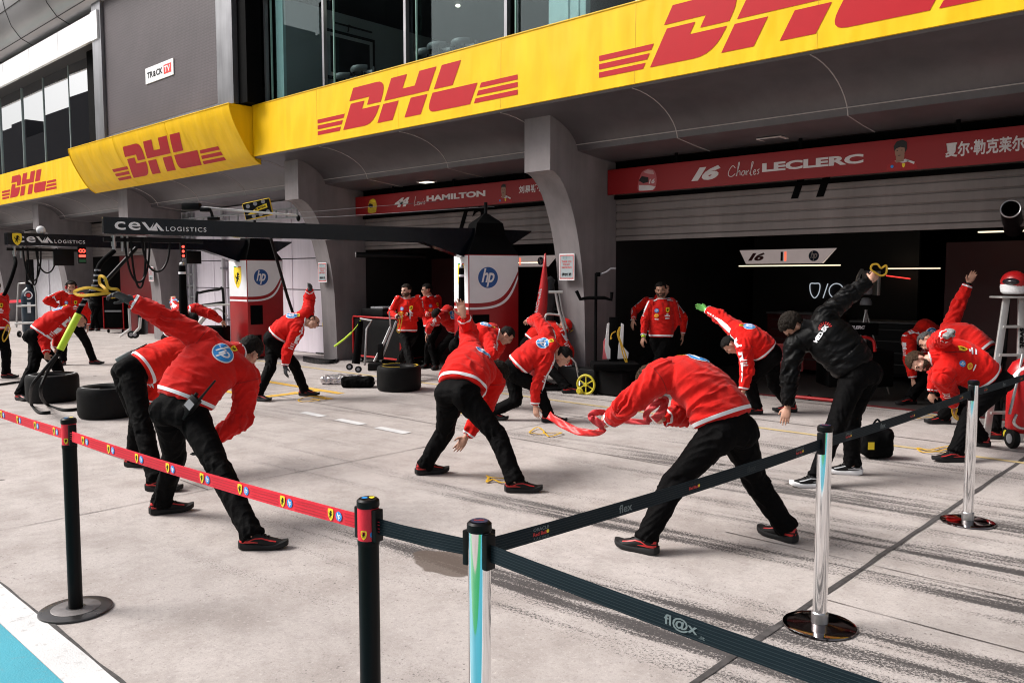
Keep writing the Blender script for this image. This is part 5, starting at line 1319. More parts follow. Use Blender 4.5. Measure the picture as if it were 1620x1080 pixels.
CREW['h'] = person("red-jacketed person partly hidden behind the grey-haired stretcher", (1440, 640, 260), (1490, 636, 280), (1492, 545, .3), 265, (1452, 528, -1), (1432, 546, 0),
    [(1438, 535, -1), (1440, 575, 0), (1446, 610, 0)], [(1468, 530, 1), (1466, 570, 0), (1468, 604, 0)], face=(260, -60), seed=8, panels=1, group=G1)
CREW['i'] = person("person in red jacket raising a bright green glove in front of the dark garage", (1196, 655, 265), (1250, 652, 280), (1216, 562, .0), 300, (1166, 528, 0), (1152, 552, -1),
    [(1178, 548, -1), (1182, 585, 0), (1176, 618, 0)], [(1160, 518, 1), (1138, 500, 0), (1118, 490, 0)], face=(270, -70), rh=(1096, 481, 0), curl=(.3, .2), gloves=(None, M_GREEN_GLOVE), seed=9, panels=2, group=G1, hood=True, bulk=1.25)
CREW['j'] = person("person in red jacket with white shoulder panels, one arm dangling, hair black", (776, 664, 100), (868, 668, 92), (812, 585, 0), 92, (876, 548, 0), (899, 572, 0),
    [(866, 528, 1), (850, 506, 1), (838, 508, 1)], [(864, 572, -1), (846, 615, 0), (847, 642, 0)], face=(95, -50), rh=(850, 668, 0), curl=(.3, .3), seed=10, panels=2, group=G1, hood=True, sk=0)
CREW['k'] = person("person in red beanie leaning forward beside the yellow-wheeled trolley", (858, 612, 95), (898, 622, 92), (838, 545, .1), 95, (876, 518, 0), (893, 516, 0),
    [(872, 515, 1), (882, 548, 0), (886, 575, 1)], [(884, 528, -1), (900, 556, 0), (899, 582, 0)], face=(125, -45), rh=(899, 602, 0), beanie=True, seed=11, panels=1, front=True, back=False, group=G1, headtilt=(80, 40))
CREW['l'] = person("person bent over in red jacket with white sleeve bars, fiddling with a glove", (708, 650, 95), (752, 648, 90), (728, 548, .2), 92, (782, 527, 0), (803, 531, 0),
    [(780, 522, 1), (790, 548, 1), (782, 566, 0)], [(776, 540, -1), (777, 562, -1), (777, 572, 0)], face=(100, -55), rh=(778, 590, 0), lh=(784, 582, 0), curl=(.6, .6), seed=12, panels=1, group=G1)
CREW['m'] = person("dark-haired person crouching forward in red jacket beside the cabinet base", (686, 582, 268), (742, 588, 280), (722, 520, .1), 262, (702, 495, -1), (692, 498, -1),
    [(696, 500, -1), (682, 512, 0), (676, 528, 0)], [(714, 498, 1), (718, 515, 0), (716, 530, 0)], face=(235, -70), lh=(672, 540, 0), seed=13, panels=1, group=G1)
CREW['n'] = person("standing person in red jacket holding a looped yellow band before the nearest tyre", (628, 590, 190), (655, 604, 175), (645, 526, 0), 205, (645, 458, 0), (641, 445, 0),
    [(661, 472, 0), (668, 497, 0), (645, 497, -1)], [(628, 472, 0), (618, 495, 0), (630, 502, -1)], face=(215, -2), lh=(633, 497, 0), rh=(636, 502, 0), curl=(.7, .7), seed=14, sk=2, panels=1, front=True, back=False, beard='stubble', watch=(1, 1), shoes='dark', group=G2, headtilt=(0, 80), hair='dark', pn=((20, 0), (20, 0)), bulk=.94, arms=.80, shd=.17, hem=.03)
CREW['o'] = person("standing person with glasses and folded hands, looking sideways in red jacket", (676, 582, 210), (690, 584, 190), (684, 518, 0), 225, (680, 460, 0), (671, 448, 0),
    [(693, 472, 1), (694, 495, 0), (680, 496, -1)], [(672, 474, -1), (672, 496, 1), (677, 497, -1)], face=(255, -5), lh=(675, 498, 0), rh=(673, 499, 0), curl=(.6, .6), seed=15, panels=1, front=True, back=False, glasses=True, shoes='dark', group=G2, headtilt=(0, 80), bulk=.94, arms=.80, shd=.17, hem=.03)
CREW['p'] = person("short-bearded person standing with hands loose and lime wristband, chest badges in view", (1025, 622, 190), (1062, 622, 185), (1046, 535, 0), 206, (1047, 469, 0), (1045, 454, 0),
    [(1065, 481, 0), (1071, 508, 0), (1055, 534, -1)], [(1030, 481, 0), (1020, 507, 0), (1018, 533, -1)], face=(195, -6), lh=(1049, 562, 0), rh=(1014, 549, 0), curl=(.35, .35), seed=16, sk=1, hair='black', panels=1, front=True, back=False, beard='stubble', watch=(1, 2), group=G2, headtilt=(0, 80), bulk=.95, arms=.80, shd=.17, hem=.03)
CREW['q'] = person("person in red jacket with pale sleeve stripes mostly hidden behind the bearded bystander", (992, 615, 265), (1060, 610, 180), (1042, 528, 0), 190, (1042, 464, 0), (1055, 449, 0),
    [(1072, 475, 0), (1082, 503, 0), (1080, 530, 0)], [(1014, 474, 0), (1004, 492, 0), (1002, 506, -1)], face=(150, -5), lh=(1080, 545, 0), rh=(999, 520, 0), seed=17, panels=2, front=True, back=False, group=G2, headtilt=(0, 80), bulk=.94, arms=.80, shd=.17, hem=.03)
CREW['r'] = person("balding person in red jacket bending sideways, grey glove hanging, other arm up", (408, 634, 110), (482, 626, 92), (434, 536, 0), 70, (476, 508, 0), (499, 510, 0),
    [(486, 497, 1), (490, 472, 0), (490, 458, -1)], [(470, 524, -1), (454, 556, 0), (451, 580, 0)], face=(110, -25), lh=(491, 445, 0), rh=(453, 602, 0), gloves=(M_GLOVE, M_GLOVE), bald=True, seed=18, panels=1, group=G1, sk=0)
CREW['s'] = person("person behind the tall black pole bending with one bare hand reaching sideways", (262, 606, 180), (330, 604, 160), (276, 535, .1), 130, (296, 497, -1), (303, 506, -1),
    [(312, 486, 1), (334, 497, 0), (350, 508, 0)], [(284, 494, -1), (277, 484, 0), (275, 474, 0)], face=(150, -60), lh=(361, 514, 0), rh=(273, 466, 0), seed=19, panels=2, group=G1)
CREW['t'] = person("headset-wearing person in white-panelled red jacket with hand on hip and legs apart", (148, 576, 95), (100, 577, 170), (112, 512, 0), 165, (114, 455, 0), (112, 445, 0),
    [(131, 469, 0), (137, 494, 0), (139, 518, 0)], [(94, 464, 0), (74, 476, -1), (96, 486, -1)], face=(150, -5), lh=(139, 532, 0), rh=(105, 490, 0), seed=20, panels=2, front=True, back=False, headset=True, group=G2, headtilt=(0, 80), hair='dark', arms=.9, hem=.03, shd=.15)
CREW['u'] = person("person in red jacket leaning over the leftmost tyre to look at it", (32, 633, 120), (105, 624, 92), (58, 533, 0), 82, (114, 493, 0), (131, 512, 0),
    [(104, 494, 1), (92, 528, 1), (88, 560, 0)], [(96, 512, -1), (66, 538, 0), (74, 560, -1)], face=(100, -50), rh=(76, 574, 0), curl=(.4, .4), seed=21, panels=1, group=G1, hood=True, hair='dark')
CREW['v'] = person("person cut by the picture's edge in red jacket, yellow band in the hand", (10, 598, 95), (-25, 600, 120), (-8, 522, 0), 130, (-8, 462, 0), (-8, 444, 0),
    [(6, 470, 1), (8, 492, 0), (6, 512, -1)], [(-26, 472, 0), (-30, 500, 0), (-28, 525, 0)], face=(120, -5), lh=(12, 524, 0), seed=22, front=True, back=False, group=G2, headtilt=(0, 80), arms=.86, hem=.03, shd=.15)
CREW['w'] = person("distant person in black coat and white shirt before the red partition", (146, 523, 190), (156, 523, 170), (151, 484, 0), 180, (151, 457, 0), (151, 448, 0),
    [(158, 461, 0), (160, 473, 0), (158, 484, 0)], [(144, 461, 0), (142, 473, 0), (144, 484, 0)], face=(180, 0), seed=23, jacket='black', back=False, group=G2, headtilt=(0, 80), sk=0, arms=.86, hem=.0, bulk=1.0, shd=.15)
# ================================================================== BARRIERS
M_REDBELT = mat("red_belt", (.72, .012, .035), .6, var=.05, bump=.15, bscale=300)
M_NAVY = mat("navy_belt", (.0055, .013, .019), .7, var=.08, bump=.15, bscale=300, spec=.2)
M_BASE = mat("dark_steel_base", (.09, .085, .085), .28, metal=.8, var=.1)
M_FLEX = mat("belt_print_grey", (.14, .17, .18), .7)
Gp = "belt barrier posts around the working area"
def post(label, x, y, kind, lean=(0, 0), dirs=()):
    T = thing("barrier_post", label, "barrier post", (x, y, 0), Gp)
    top = V((x + lean[0], y + lean[1], 1.0)); bot = V((x, y, .03)); ax = (top - bot).normalized(); r = .034
    mb = MB(); prof = [(.172, 0), (.175, .004), (.173, .010), (.166, .0125), (.120, .0150), (.118, .0152), (.05, .018), (.045, .019)]
    mb.lathe((x, y, 0.002), prof, 48); mb.build("base", mat("dark_chrome", (.22, .19, .19), .08, metal=1, var=.1) if kind == 'chrome' else M_BASE, T)
    if kind != 'chrome':
        mb = MB(); mb.lathe((x, y, .0165), [(.116, 0), (.117, .002), (.114, .0035), (.04, .0042)], 40); mb.build("base_plate", mat("brushed_base", (.20, .185, .185), .5, metal=.7, var=.15, vscale=30), T)
    if kind == 'chrome':
        mb = MB(); mb.cyl((x, y, .02), bot.lerp(top, .97), r, n=32); mb.build("pole", M_CHROME, T)
        mb = MB(); mb.lathe((x, y, .022), [(.040, 0), (.040, .05), (.036, .055)], 32); mb.build("collar", M_STEEL, T)
    else:
        mb = MB(); mb.cyl((x, y, .02), bot.lerp(top, .86), r, n=32); mb.build("pole", mat("black_powder_coat", (.0025, .0025, .003), .45, spec=.14), T)
        mb = MB(); c = bot.lerp(top, .845); mb.lathe(c, [(.036, 0), (.036, .015), (.034, .018)], 32, ax); mb.build("collar", M_BLACK, T)
        mb = MB(); mb.cyl(bot.lerp(top, .86), bot.lerp(top, .975), r * 1.02, n=32); hd = mb.build("post_head", M_REDBELT, T)
        bm_ = bvh_of(hd.data); off = wloc(hd)
        mb = MB(); d = (V((0, 0, 0)) - V((x, y, 0))); d.normalize(); u = Z_UP.cross(d).normalized()
        c = bot.lerp(top, .885)
        pj = MB()
        for dx, m, mi in ((-.016, shield2d(.024), 0), (-.016, horse2d(.022), 1), (.016, disc2d(.0115), 2), (.016, xf2d(hp2d(), .020), 3)):
            k = 0 if mi in (0, 2) else 1; a0 = dx / (r * 1.02)
            vs = [(math.sin(a0 + px / (r * 1.02)), math.cos(a0 + px / (r * 1.02)), py) for px, py in m[0]]
            pj.add([c + u * (s_ * (r * 1.02 + .0008 + .0006 * k)) + d * (c_ * (r * 1.02 + .0008 + .0006 * k)) + V((0, 0, py)) for s_, c_, py in vs], m[1], mi)
        buildflat(pj, "head_badge", [M_SHIELD, M_BLACK, M_HPSKY, M_WHITE_CLOTH], T)
    mb = MB(); mb.lathe(bot.lerp(top, .972), [(r * 1.06, 0), (r * 1.10, .006), (r * 1.08, .022), (r * .9, .028), (.001, .029)], 32, ax); mb.build("cap", M_BLACK, T)
    cb = MB(); ct = top + ax * .0025
    e1 = Z_UP.cross(V((-x, -y, 0)).normalized()); e2 = ax.cross(e1)
    if kind != 'chrome':
        flat(cb, xf2d(disc2d(.010), 1, dx=-.011), ct, e1, e2, .001, 0); flat(cb, xf2d(shield2d(.02), 1, dx=.012), ct, e1, e2, .001, 1)
    else:
        flat(cb, xf2d(disc2d(.026), 1), ct, e1, e2, .001, 2); flat(cb, fitw(text2d("FLEX", .03), .03, .009), ct, e1, e2, .002, 3)
    buildflat(cb, "cap_badge", [M_HPSKY, M_SHIELD, mat("cap_navy", (.015, .02, .06), .4), M_SHOERED], T)
    for d in dirs:
        d = V((d[0], d[1], 0)).normalized(); s = Z_UP.cross(d); mb = MB(); c = bot.lerp(top, .915)
        mb.box(c + d * (r + .006), (.020, .036, .105), d, s, bev=.003); mb.build("belt_cassette", M_BLACK, T)
    return top
Z_UP = V((0, 0, 1))
PS = {1: (-4.49, 1.49), 2: (-2.155, 1.61), 3: (-1.71, 1.68), 4: (-1.61, 3.93), 5: (-1.57, 6.34), 6: (-1.52, 8.85), 7: (.62, 1.62), 0: (-6.9, 1.47)}
def dd(a, b): return (PS[b][0] - PS[a][0], PS[b][1] - PS[a][1])
post("black post with red head standing beside the white lane line", *PS[1], 'red', (-.02, .01), (dd(1, 0), dd(1, 2)))
post("black post with red head where red and navy belts meet", *PS[2], 'red', (0, 0), (dd(2, 1), dd(2, 3)))
post("chrome post where three navy belts join, its base out of view", *PS[3], 'chrome', (0, 0), (dd(3, 2), dd(3, 4), dd(3, 7)))
post("chrome post with shiny round base standing on the dark floor joint", *PS[4], 'chrome', (0, 0), (dd(4, 3), dd(4, 5)))
post("chrome post in front of the bearded stretcher", *PS[5], 'chrome', (0, 0), (dd(5, 4), dd(5, 6)))
def belt(label, a, b, m, prints, z=.915, w=.052, sag=.012):
    A, B = V((*PS[a], z)), V((*PS[b], z)); d = (B - A).normalized(); A = A + d * .045; B = B - d * .045; L = (B - A).length
    T = thing("barrier_belt", label, "belt", (A.x, A.y, 0), "retractable belts strung between the posts")
    n = 24; s = Z_UP.cross(d); mb = MB(); vs = []; fs = []
    P = lambda t: A.lerp(B, t) - V((0, 0, sag * 4 * t * (1 - t)))
    for i in range(n + 1):
        t = i / n; tw = .0035 * math.sin(t * 9 + a); c = P(t)
        for hz in (-w / 2, w / 2): vs += [c + V((0, 0, hz)) + s * (.0008 + tw * hz / w), c + V((0, 0, hz)) - s * (.0008 - tw * hz / w)]
    for i in range(n):
        o = i * 4; p = o + 4; fs += [(o, p, p + 2, o + 2), (o + 1, o + 3, p + 3, p + 1), (o + 2, p + 2, p + 3, o + 3), (o, o + 1, p + 1, p)]
    mb.add(vs, fs); mb.build("belt_band", m, T, smooth="auto")
    side = 1 if s.dot(CAMP - A) > 0 else -1
    nrm = s * side; u = Z_UP.cross(nrm)
    def pr(mb_, m2, t, off, mi):
        c = P(t); fw = 1 if u.dot(d) > 0 else -1
        out = []
        for x, y in m2[0]:
            q = P(t + fw * x / L); out.append(V((q.x, q.y, q.z + y)) + nrm * (off + .0035))
        mb_.add(out, m2[1], mi)
    mb = MB(); prints(pr, mb, L)
    if m is M_NAVY:
        for y in (-.021, -.0126, -.0042, .0042, .0126, .021):
            for q in range(12): pr(mb, poly2d([(-L / 24, y - .0008), (L / 24, y - .0008), (L / 24, y + .0008), (-L / 24, y + .0008)]), (q + .5) / 12, -.0012, 7)
    buildflat(mb, "belt_print", [M_SHIELD, M_BLACK, M_HPSKY, M_WHITE_CLOTH, M_FLEX, M_SHOERED, mat("belt_line_red", (.50, .006, .02), .6), mat("belt_print_dim", (.008, .017, .0235), .7)], T)
def red_print(pr, mb, L):
    n = int(L / .27)
    for i in range(n):
        t = (i + .55) / n
        pr(mb, xf2d(shield2d(.034), 1, dx=-.022), t, 0, 0); pr(mb, xf2d(horse2d(.032), 1, dx=-.022), t, .0008, 1)
        pr(mb, xf2d(disc2d(.0165, 20), 1, dx=.022), t, 0, 2); pr(mb, xf2d(hp2d(), .030, dx=.022), t, .0008, 3)
    for y in (-.016, -.006, .006, .016):
        for i in range(n): pr(mb, poly2d([(.05, y - .0012), (L / n - .05, y - .0012), (L / n - .05, y + .0012), (.05, y + .0012)]), (i + .55) / n, 0, 6)
def navy_print(pr, mb, L):
    n = max(1, int(L / .42))
    for i in range(n):
        t = (i + .5) / n
        if i % 2 == 1: pr(mb, fitw(text2d("flex", .02), .075, .030), t, 0, 4 if i % 4 == 1 else 7)
        else:
            k = (i % 4 == 0)
            pr(mb, xf2d(fitw(text2d("ORACLE", .02), .072, .011), 1, dy=.013), t, 0, 4 if k else 7)
            pr(mb, xf2d(fitw(text2d("Red Bull", .03), .060, .012), 1, dx=-.006, dy=-.002), t, 0, 5); pr(mb, xf2d(disc2d(.006), 1, dx=.030, dy=-.001), t, .0004, 0)
            pr(mb, xf2d(fitw(text2d("RACING", .0, 0, 1.4), .068, .007), 1, dy=-.016), t, 0, 4 if k else 7)
belt("red belt leaving the picture at the edge beyond the white lane line", 0, 1, M_REDBELT, red_print)
belt("red belt with small yellow and blue badges between two black posts", 1, 2, M_REDBELT, red_print)
belt("short navy belt from the red-headed post to the first chrome post", 2, 3, M_NAVY, lambda p, m, L: None, sag=.003)
belt("navy belt crossing before the person pulling the red elastic", 3, 4, M_NAVY, navy_print)
belt("navy belt crossing before the black-jacketed stretcher", 4, 5, M_NAVY, navy_print)
belt("navy belt running past the bearded stretcher out of the picture", 5, 6, M_NAVY, navy_print)
belt("navy belt with one big pale print, sloping out of the picture's bottom", 3, 7, M_NAVY, lambda p, m, L: (p(m, fitw(text2d("fl@x", .02), .092, .034), .292, 0, 4), p(m, xf2d(fitw(text2d(".it", .0), .016, .009), 1, dx=.058, dy=-.012), .292, 0, 4)), sag=.02)

# ================================================================== GANTRIES
def gantry(label, px, py, delta, beam_deg, blen, hi):
    T = thing("pit_gantry", label, "gantry", (px, py, 0), "gantries holding the wheel-gun hoses")
    n = V((-math.sin(delta), -math.cos(delta), 0)); s = V((math.cos(delta), -math.sin(delta), 0)); C = V((px, py, 0)); w, d = .74, .84   # n face carries the shield, s face the round badge
    hN, hS = d / 2, w / 2
    mb = MB(); mb.box(C + V((0, 0, 1.05)), (w, d, 2.02), s, -n, bev=.012); cab = mb.build("cabinet", mat("cabinet_red", (.30, .007, .009), .35, var=.08), T)
    mb = MB()
    # white wrap: front face band and side face with a curved lower edge
    o = C + n * hN; u = V(s)
    flat(mb, poly2d([(-hS + .012, 1.30), (hS - .012, 1.30), (hS - .012, 2.045), (-hS + .012, 2.045)]), o, u, Z_UP, .003, 0)
    flat(mb, poly2d([(-hS + .012, 1.20), (hS - .012, 1.20), (hS - .012, 1.235), (-hS + .012, 1.235)]), o, u, Z_UP, .003, 0)
    o2 = C + s * hS; u2 = -n
    cur = [(q.x, q.y) for q in bez((-hN + .012, 1.30, 0), (.10, 1.29, 0), (.20, 1.36, 0), (hN - .012, 1.80, 0), 14)]
    flat(mb, poly2d(cur + [(hN - .012, 2.045), (-hN + .012, 2.045)]), o2, u2, Z_UP, .003, 0)
    cl = [(q.x, q.y) for q in bez((-hN + .012, 1.235, 0), (.13, 1.225, 0), (.24, 1.31, 0), (hN - .012, 1.74, 0), 14)]
    ch = [(q.x, q.y) for q in bez((-hN + .012, 1.20, 0), (.15, 1.19, 0), (.27, 1.28, 0), (hN - .012, 1.68, 0), 14)]
    flat(mb, (cl + ch, [(i, 15 + i, 16 + i, i + 1) for i in range(14)]), o2, u2, Z_UP, .003, 0)
    buildflat(mb, "white_wrap", M_WHITE, cab)
    mb = MB(); c = o + Z_UP * 1.70
    flat(mb, shield2d(.36), c, u, Z_UP, .005, 0); flat(mb, horse2d(.30), c - Z_UP * .02, u, Z_UP, .007, 1)
    for q, mi in ((-.09, 2), (0, 3), (.09, 4)): flat(mb, poly2d([(q - .055, .205), (q + .055, .205), (q + .055, .225), (q - .055, .225)]), c, u, Z_UP, .006, mi)
    c2 = o2 + Z_UP * 1.70 - u2 * .10
    flat(mb, disc2d(.165, 36), c2, u2, Z_UP, .005, 5); flat(mb, xf2d(hp2d(), .33), c2, u2, Z_UP, .007, 6)
    buildflat(mb, "emblem", [M_SHIELD, M_BLACK, mat("flag_green", (.02, .3, .08), .5), M_WHITE_CLOTH, M_SHOERED, mat("badge_navy_blue", (.012, .085, .30), .45), M_WHITE], cab)
    mb = MB()
    for (a, b, z0, z1) in ((-.36, -.08, .72, 1.12), (-.30, -.12, .25, .5)): mb.box(o2 + u2 * ((a + b) / 2) + Z_UP * ((z0 + z1) / 2) + s * .002, (.012, b - a, z1 - z0), s, u2)
    mb.build("cabinet_hatch", M_BLACK_MATT, cab)
    # roof cone, mast
    mb = MB(); base = [C + s * (hS * a) + n * (hN * b) + Z_UP * 2.062 for a, b in ((-1, -1), (1, -1), (1, 1), (-1, 1))]
    m1 = [C + s * (.22 * a) + n * (.26 * b) + Z_UP * 2.36 for a, b in ((-1, -1), (1, -1), (1, 1), (-1, 1))]; m2 = [C + s * (.20 * a) + n * (.22 * b) + Z_UP * 2.56 for a, b in ((-1, -1), (1, -1), (1, 1), (-1, 1))]
    top = [C + s * (.03 * a) + n * (.03 * b) + Z_UP * 2.72 for a, b in ((-1, -1), (1, -1), (1, 1), (-1, 1))]
    mb.add(base + m1 + m2 + top, [(0, 3, 2, 1), (12, 13, 14, 15)] + [(r * 4 + i, r * 4 + (i + 1) % 4, r * 4 + 4 + (i + 1) % 4, r * 4 + 4 + i) for r in range(3) for i in range(4)])
    mb.build("roof_cone", M_BLACK_MATT, T, smooth=False)
    mb = MB(); mb.cyl(C + Z_UP * 2.68, C + Z_UP * 2.90, .028); mb.build("mast", M_BLACK, T)
    bd = V((-math.sin(R(beam_deg)), -math.cos(R(beam_deg)), 0)); bs = Z_UP.cross(bd); mb = MB()
    hb = .105; z = hi
    def sec(t, zc, h, wd): return [C + bd * t + bs * (wd * a) + Z_UP * (zc + h * b) for a, b in ((-1, -1), (1, -1), (1, 1), (-1, 1))]
    S = [sec(-.85, z + .10, .01, .03), sec(-.30, z - .05, .16, .10), sec(.25, z - .14, .26, .11), sec(1.15, z - .01, .11, .11), sec(blen, z, hb, .10)]
    vs = [p for q in S for p in q]; fs = [(i * 4 + j, i * 4 + (j + 1) % 4, i * 4 + 4 + (j + 1) % 4, i * 4 + 4 + j) for i in range(len(S) - 1) for j in range(4)] + [(0, 1, 2, 3), (16, 17, 18, 19)]
    mb.add(vs, fs); beam = mb.build("beam", mat("beam_black", (.004, .005, .009), .16, var=.2, spec=.5), T, smooth=False)
    mb = MB(); mb.box(C + bd * (blen - .63) + Z_UP * z, (1.26, .20, .20), bd, bs, bev=.01); mb.build("end_panel", M_BLACK_MATT, beam)
    E_ = C + bd * blen + Z_UP * z
    side = bs if bs.dot(CAMP - E_) > 0 else -bs; uu = Z_UP.cross(side)
    fo = C + bd * (blen - .64) + Z_UP * z + side * .10
    mb = MB()
    K = .84
    flat(mb, xf2d(fitw(join2d(text2d("ce", .012, 0, 1.1, 1.25)), .36, .125), K, dx=-.43 * K), fo, uu, Z_UP, .004)
    for q in ([(-.235, .0625), (-.185, .0625), (-.12, -.03), (-.085, .015), (-.06, .0625), (-.10, -.0625), (-.14, -.0625)], [(-.115, -.0625), (-.02, .0625), (.085, -.0625), (.035, -.0625), (-.01, -.005), (-.03, .02), (-.005, -.0625)]):
        flat(mb, xf2d(poly2d(q), K), fo, uu, Z_UP, .0042)
    flat(mb, xf2d(fitw(text2d("LOGISTICS", .005, 0, 1.22), .60, .068), K, dx=.41 * K, dy=-.028 * K), fo, uu, Z_UP, .004)
    buildflat(mb, "lettering", M_WHITE, beam)
    mb = MB(); mb.box(C + bd * (blen - .6) + Z_UP * (z - .175), (1.2, .05, .05), bd, bs); mb.build("rail", M_BLACK, beam)
    # shackle stack and hose bundle at the end
    mb = MB(); q = E_ - bd * .12 - Z_UP * .12
    mb.cyl(q, q - Z_UP * .14, .03); mb.cyl(q - Z_UP * .14, q - Z_UP * .24, .022); mb.cyl(q - bd * .10, q - bd * .10 - Z_UP * .2, .018); mb.cyl(q - bd * .16, q - bd * .16 - Z_UP * .26, .014); mb.build("hose_coupling", M_STEEL, beam)
    mb = MB()
    for a, b, dpt in ((.25, .55, .55), (.32, .50, .62), (.45, .8, .42)):
        pA = E_ - bd * a - Z_UP * .14 + side * .03; pB = E_ - bd * b - Z_UP * .14 - side * .05
        mb.tube(bez(pA, pA - Z_UP * dpt * 1.4, pB - Z_UP * dpt * 1.4, pB, 18), .014, n=8)
    mb.build("hose_loop", M_BLACK, beam)
    return dict(T=T, C=C, bd=bd, E=E_, z=z, side=side, q=q, uu=uu)
GA = gantry("nearer pit gantry, beam with white lettering swung from a red and white cabinet", -9.5, 9.5, R(25), 16, 5.55, 2.36)
GB = gantry("farther pit gantry with yellow shield cabinet before the pale panelled wall", -16.05, 9.15, R(0), 1.5, 4.65, 2.36)
# suspended boxes and signals
def sub_box(T, name, c, size, ax, m, bev=.006):
    mb = MB(); mb.box(c, size, ax, None, bev=bev); return mb.build(name, m, T)
g = GB
sub_box(g['T'], "hanging_monitor", g['C'] + g['bd'] * 1.35 + V((0, 0, 2.10)), (.30, .06, .26), g['uu'], M_BLACK)
sub_box(g['T'], "hanging_monitor", g['C'] + g['bd'] * 3.75 + V((0, 0, 2.06)), (.34, .06, .30), g['uu'], M_BLACK)
def pit_signal(g, t, dz=.30, s=1):
    c = g['C'] + g['bd'] * t + V((0, 0, g['z'] - dz)) + g['side'] * .02
    o = sub_box(g['T'], "signal_lamp", c, (.12 * s, .06, .26 * s), g['uu'], M_BLACK)
    mb = MB(); f = c + g['side'] * .03
    for k in range(2): flat(mb, ring2d(.014 * s, .03 * s, 12, (-.022 * s + .044 * s * k, .07 * s)), f, g['uu'], Z_UP, .004, 0)
    flat(mb, poly2d([(-.05 * s, -.03 * s), (.05 * s, -.03 * s), (.05 * s, .01 * s), (-.05 * s, .01 * s)]), f, g['uu'], Z_UP, .004, 0)
    flat(mb, poly2d([(-.05 * s, -.11 * s), (.05 * s, -.11 * s), (.05 * s, -.06 * s), (-.05 * s, -.06 * s)]), f, g['uu'], Z_UP, .004, 1)
    buildflat(mb, "lit_digit", [mat("red_led", (1, .05, .03), .5, emit=(1, .06, .04), estr=2.2), mat("green_led_off", (.02, .12, .05), .5)], o)
pit_signal(GB, 3.45, .26, 1.15)
mb = MB(); mb.ellipsoid(GB['E'] - GB['bd'] * .55 + V((0, 0, .17)), (.075, .075, .075)); mb.build("dome_aerial", M_WHITE, GB['T'])
mb = MB(); e = GB['E'] - GB['bd'] * .14 + GB['side'] * .115 + V((0, 0, 0)); flat(mb, shield2d(.17), e, GB['uu'], Z_UP, .004, 0); flat(mb, horse2d(.15), e, GB['uu'], Z_UP, .006, 1); buildflat(mb, "shield_badge", [M_SHIELD, M_BLACK], GB['T'])
c = GA['C'] + GA['bd'] * 4.6 + V((0, 0, 2.06)); o = sub_box(GA['T'], "signal_lamp", c, (.07, .05, .2), GA['uu'], M_BLACK)
mb = MB(); 
for k in range(3): flat(mb, disc2d(.018, 12, (0, .05 - .06 * k)), c + GA['side'] * .025, GA['uu'], Z_UP, .004, 0)
buildflat(mb, "lit_digit", [MATS["red_led"]], o)
# diagonal brace and stay under the nearer beam, camera arm above it
mb = MB(); mb.tube([pt(216, 392, 10.9), pt(166, 446, 10.75)], .025, n=8); mb.build("brace", M_BLACK, GA['T'])
mb = MB(); p = GA['C'] + GA['bd'] * 2.55 + V((0, 0, 2.27)); q = pt(575, 552, depth(p) + .9); q = V((q.x, q.y, .55)); mb.tube([pt(427, 372, 12.0), pt(455, 470, 12.4), pt(464, 497, 12.5)], .022, n=8)
mb.build("hanging_lance", M_BLACK, GA['T'])
T = thing("camera_boom", "thin grey camera boom with a black camera above the lettered beams", "camera boom", pt(460, 345, 12.6)); T.location.z = 2.4
mb = MB(); a, b = pt(305, 327, 12.0), pt(470, 341, 12.4); mb.tube([a, b], .016, n=8); mb.tube([a + V((0, 0, -.02)), pt(400, 336, 12.2), b], .007, n=6); mb.build("boom_tube", M_ALU, T)
mb = MB(); mb.box(pt(303, 327, 12.0), (.26, .12, .11), CR, None, bev=.015); mb.box(pt(325, 332, 12.0), (.14, .10, .06), CR, None, bev=.01); mb.ellipsoid(pt(472, 345, 12.4), (.03, .03, .05)); mb.build("camera_head", M_BLACK, T)
mb = MB(); mb.tube([pt(337, 349, 12.0), pt(335, 338, 12.0), pt(332, 331, 12.0)], [.03, .02, .02], n=8); mb.box(pt(338, 346, 12.0), (.16, .08, .05), CR, None, bev=.008); mb.build("boom_mount", M_BLACK, T)
T = thing("light_board", "tilted black and yellow board with round holes above the beams", "sign", pt(410, 330, 17.0))
c = pt(408, 331, 16.2); ang = R(12); u = CR * math.cos(ang) + Z_UP * math.sin(ang); v = -CR * math.sin(ang) + Z_UP * math.cos(ang)
mb = MB(); mb.box(c, (.56, .34, .05), u, v, bev=.03); mb.build("board", M_SHIELD, T); n_ = u.cross(v)
mb = MB(); sgn = 1 if n_.dot(CAMP - c) > 0 else -1; f = c + n_ * (.025 * sgn)
flat(mb, poly2d([(-.265, -.155), (.265, -.155), (.265, .155), (-.265, .155)]), f, u, v, .003 * sgn, 0)
flat(mb, poly2d([(-.22, -.07), (.0, .035), (.20, .075), (.20, -.01), (.02, -.03), (-.02, -.08)]), f, u, v, .006 * sgn, 1)
for x, y in ((-.17, .09), (-.02, .11), (.14, .12), (.19, -.09), (.04, -.11), (-.1, -.12)): flat(mb, disc2d(.04, 20, (x, y)), f, u, v, .006 * sgn, 2)
flat(mb, xf2d(fitw(text2d("brembo", .03), .22, .055), 1, dx=.06, dy=.02, rot=.12), f, u, v, .009 * sgn, 0)
buildflat(mb, "board_print", [M_BLACK, M_SHIELD, M_GREY], T)
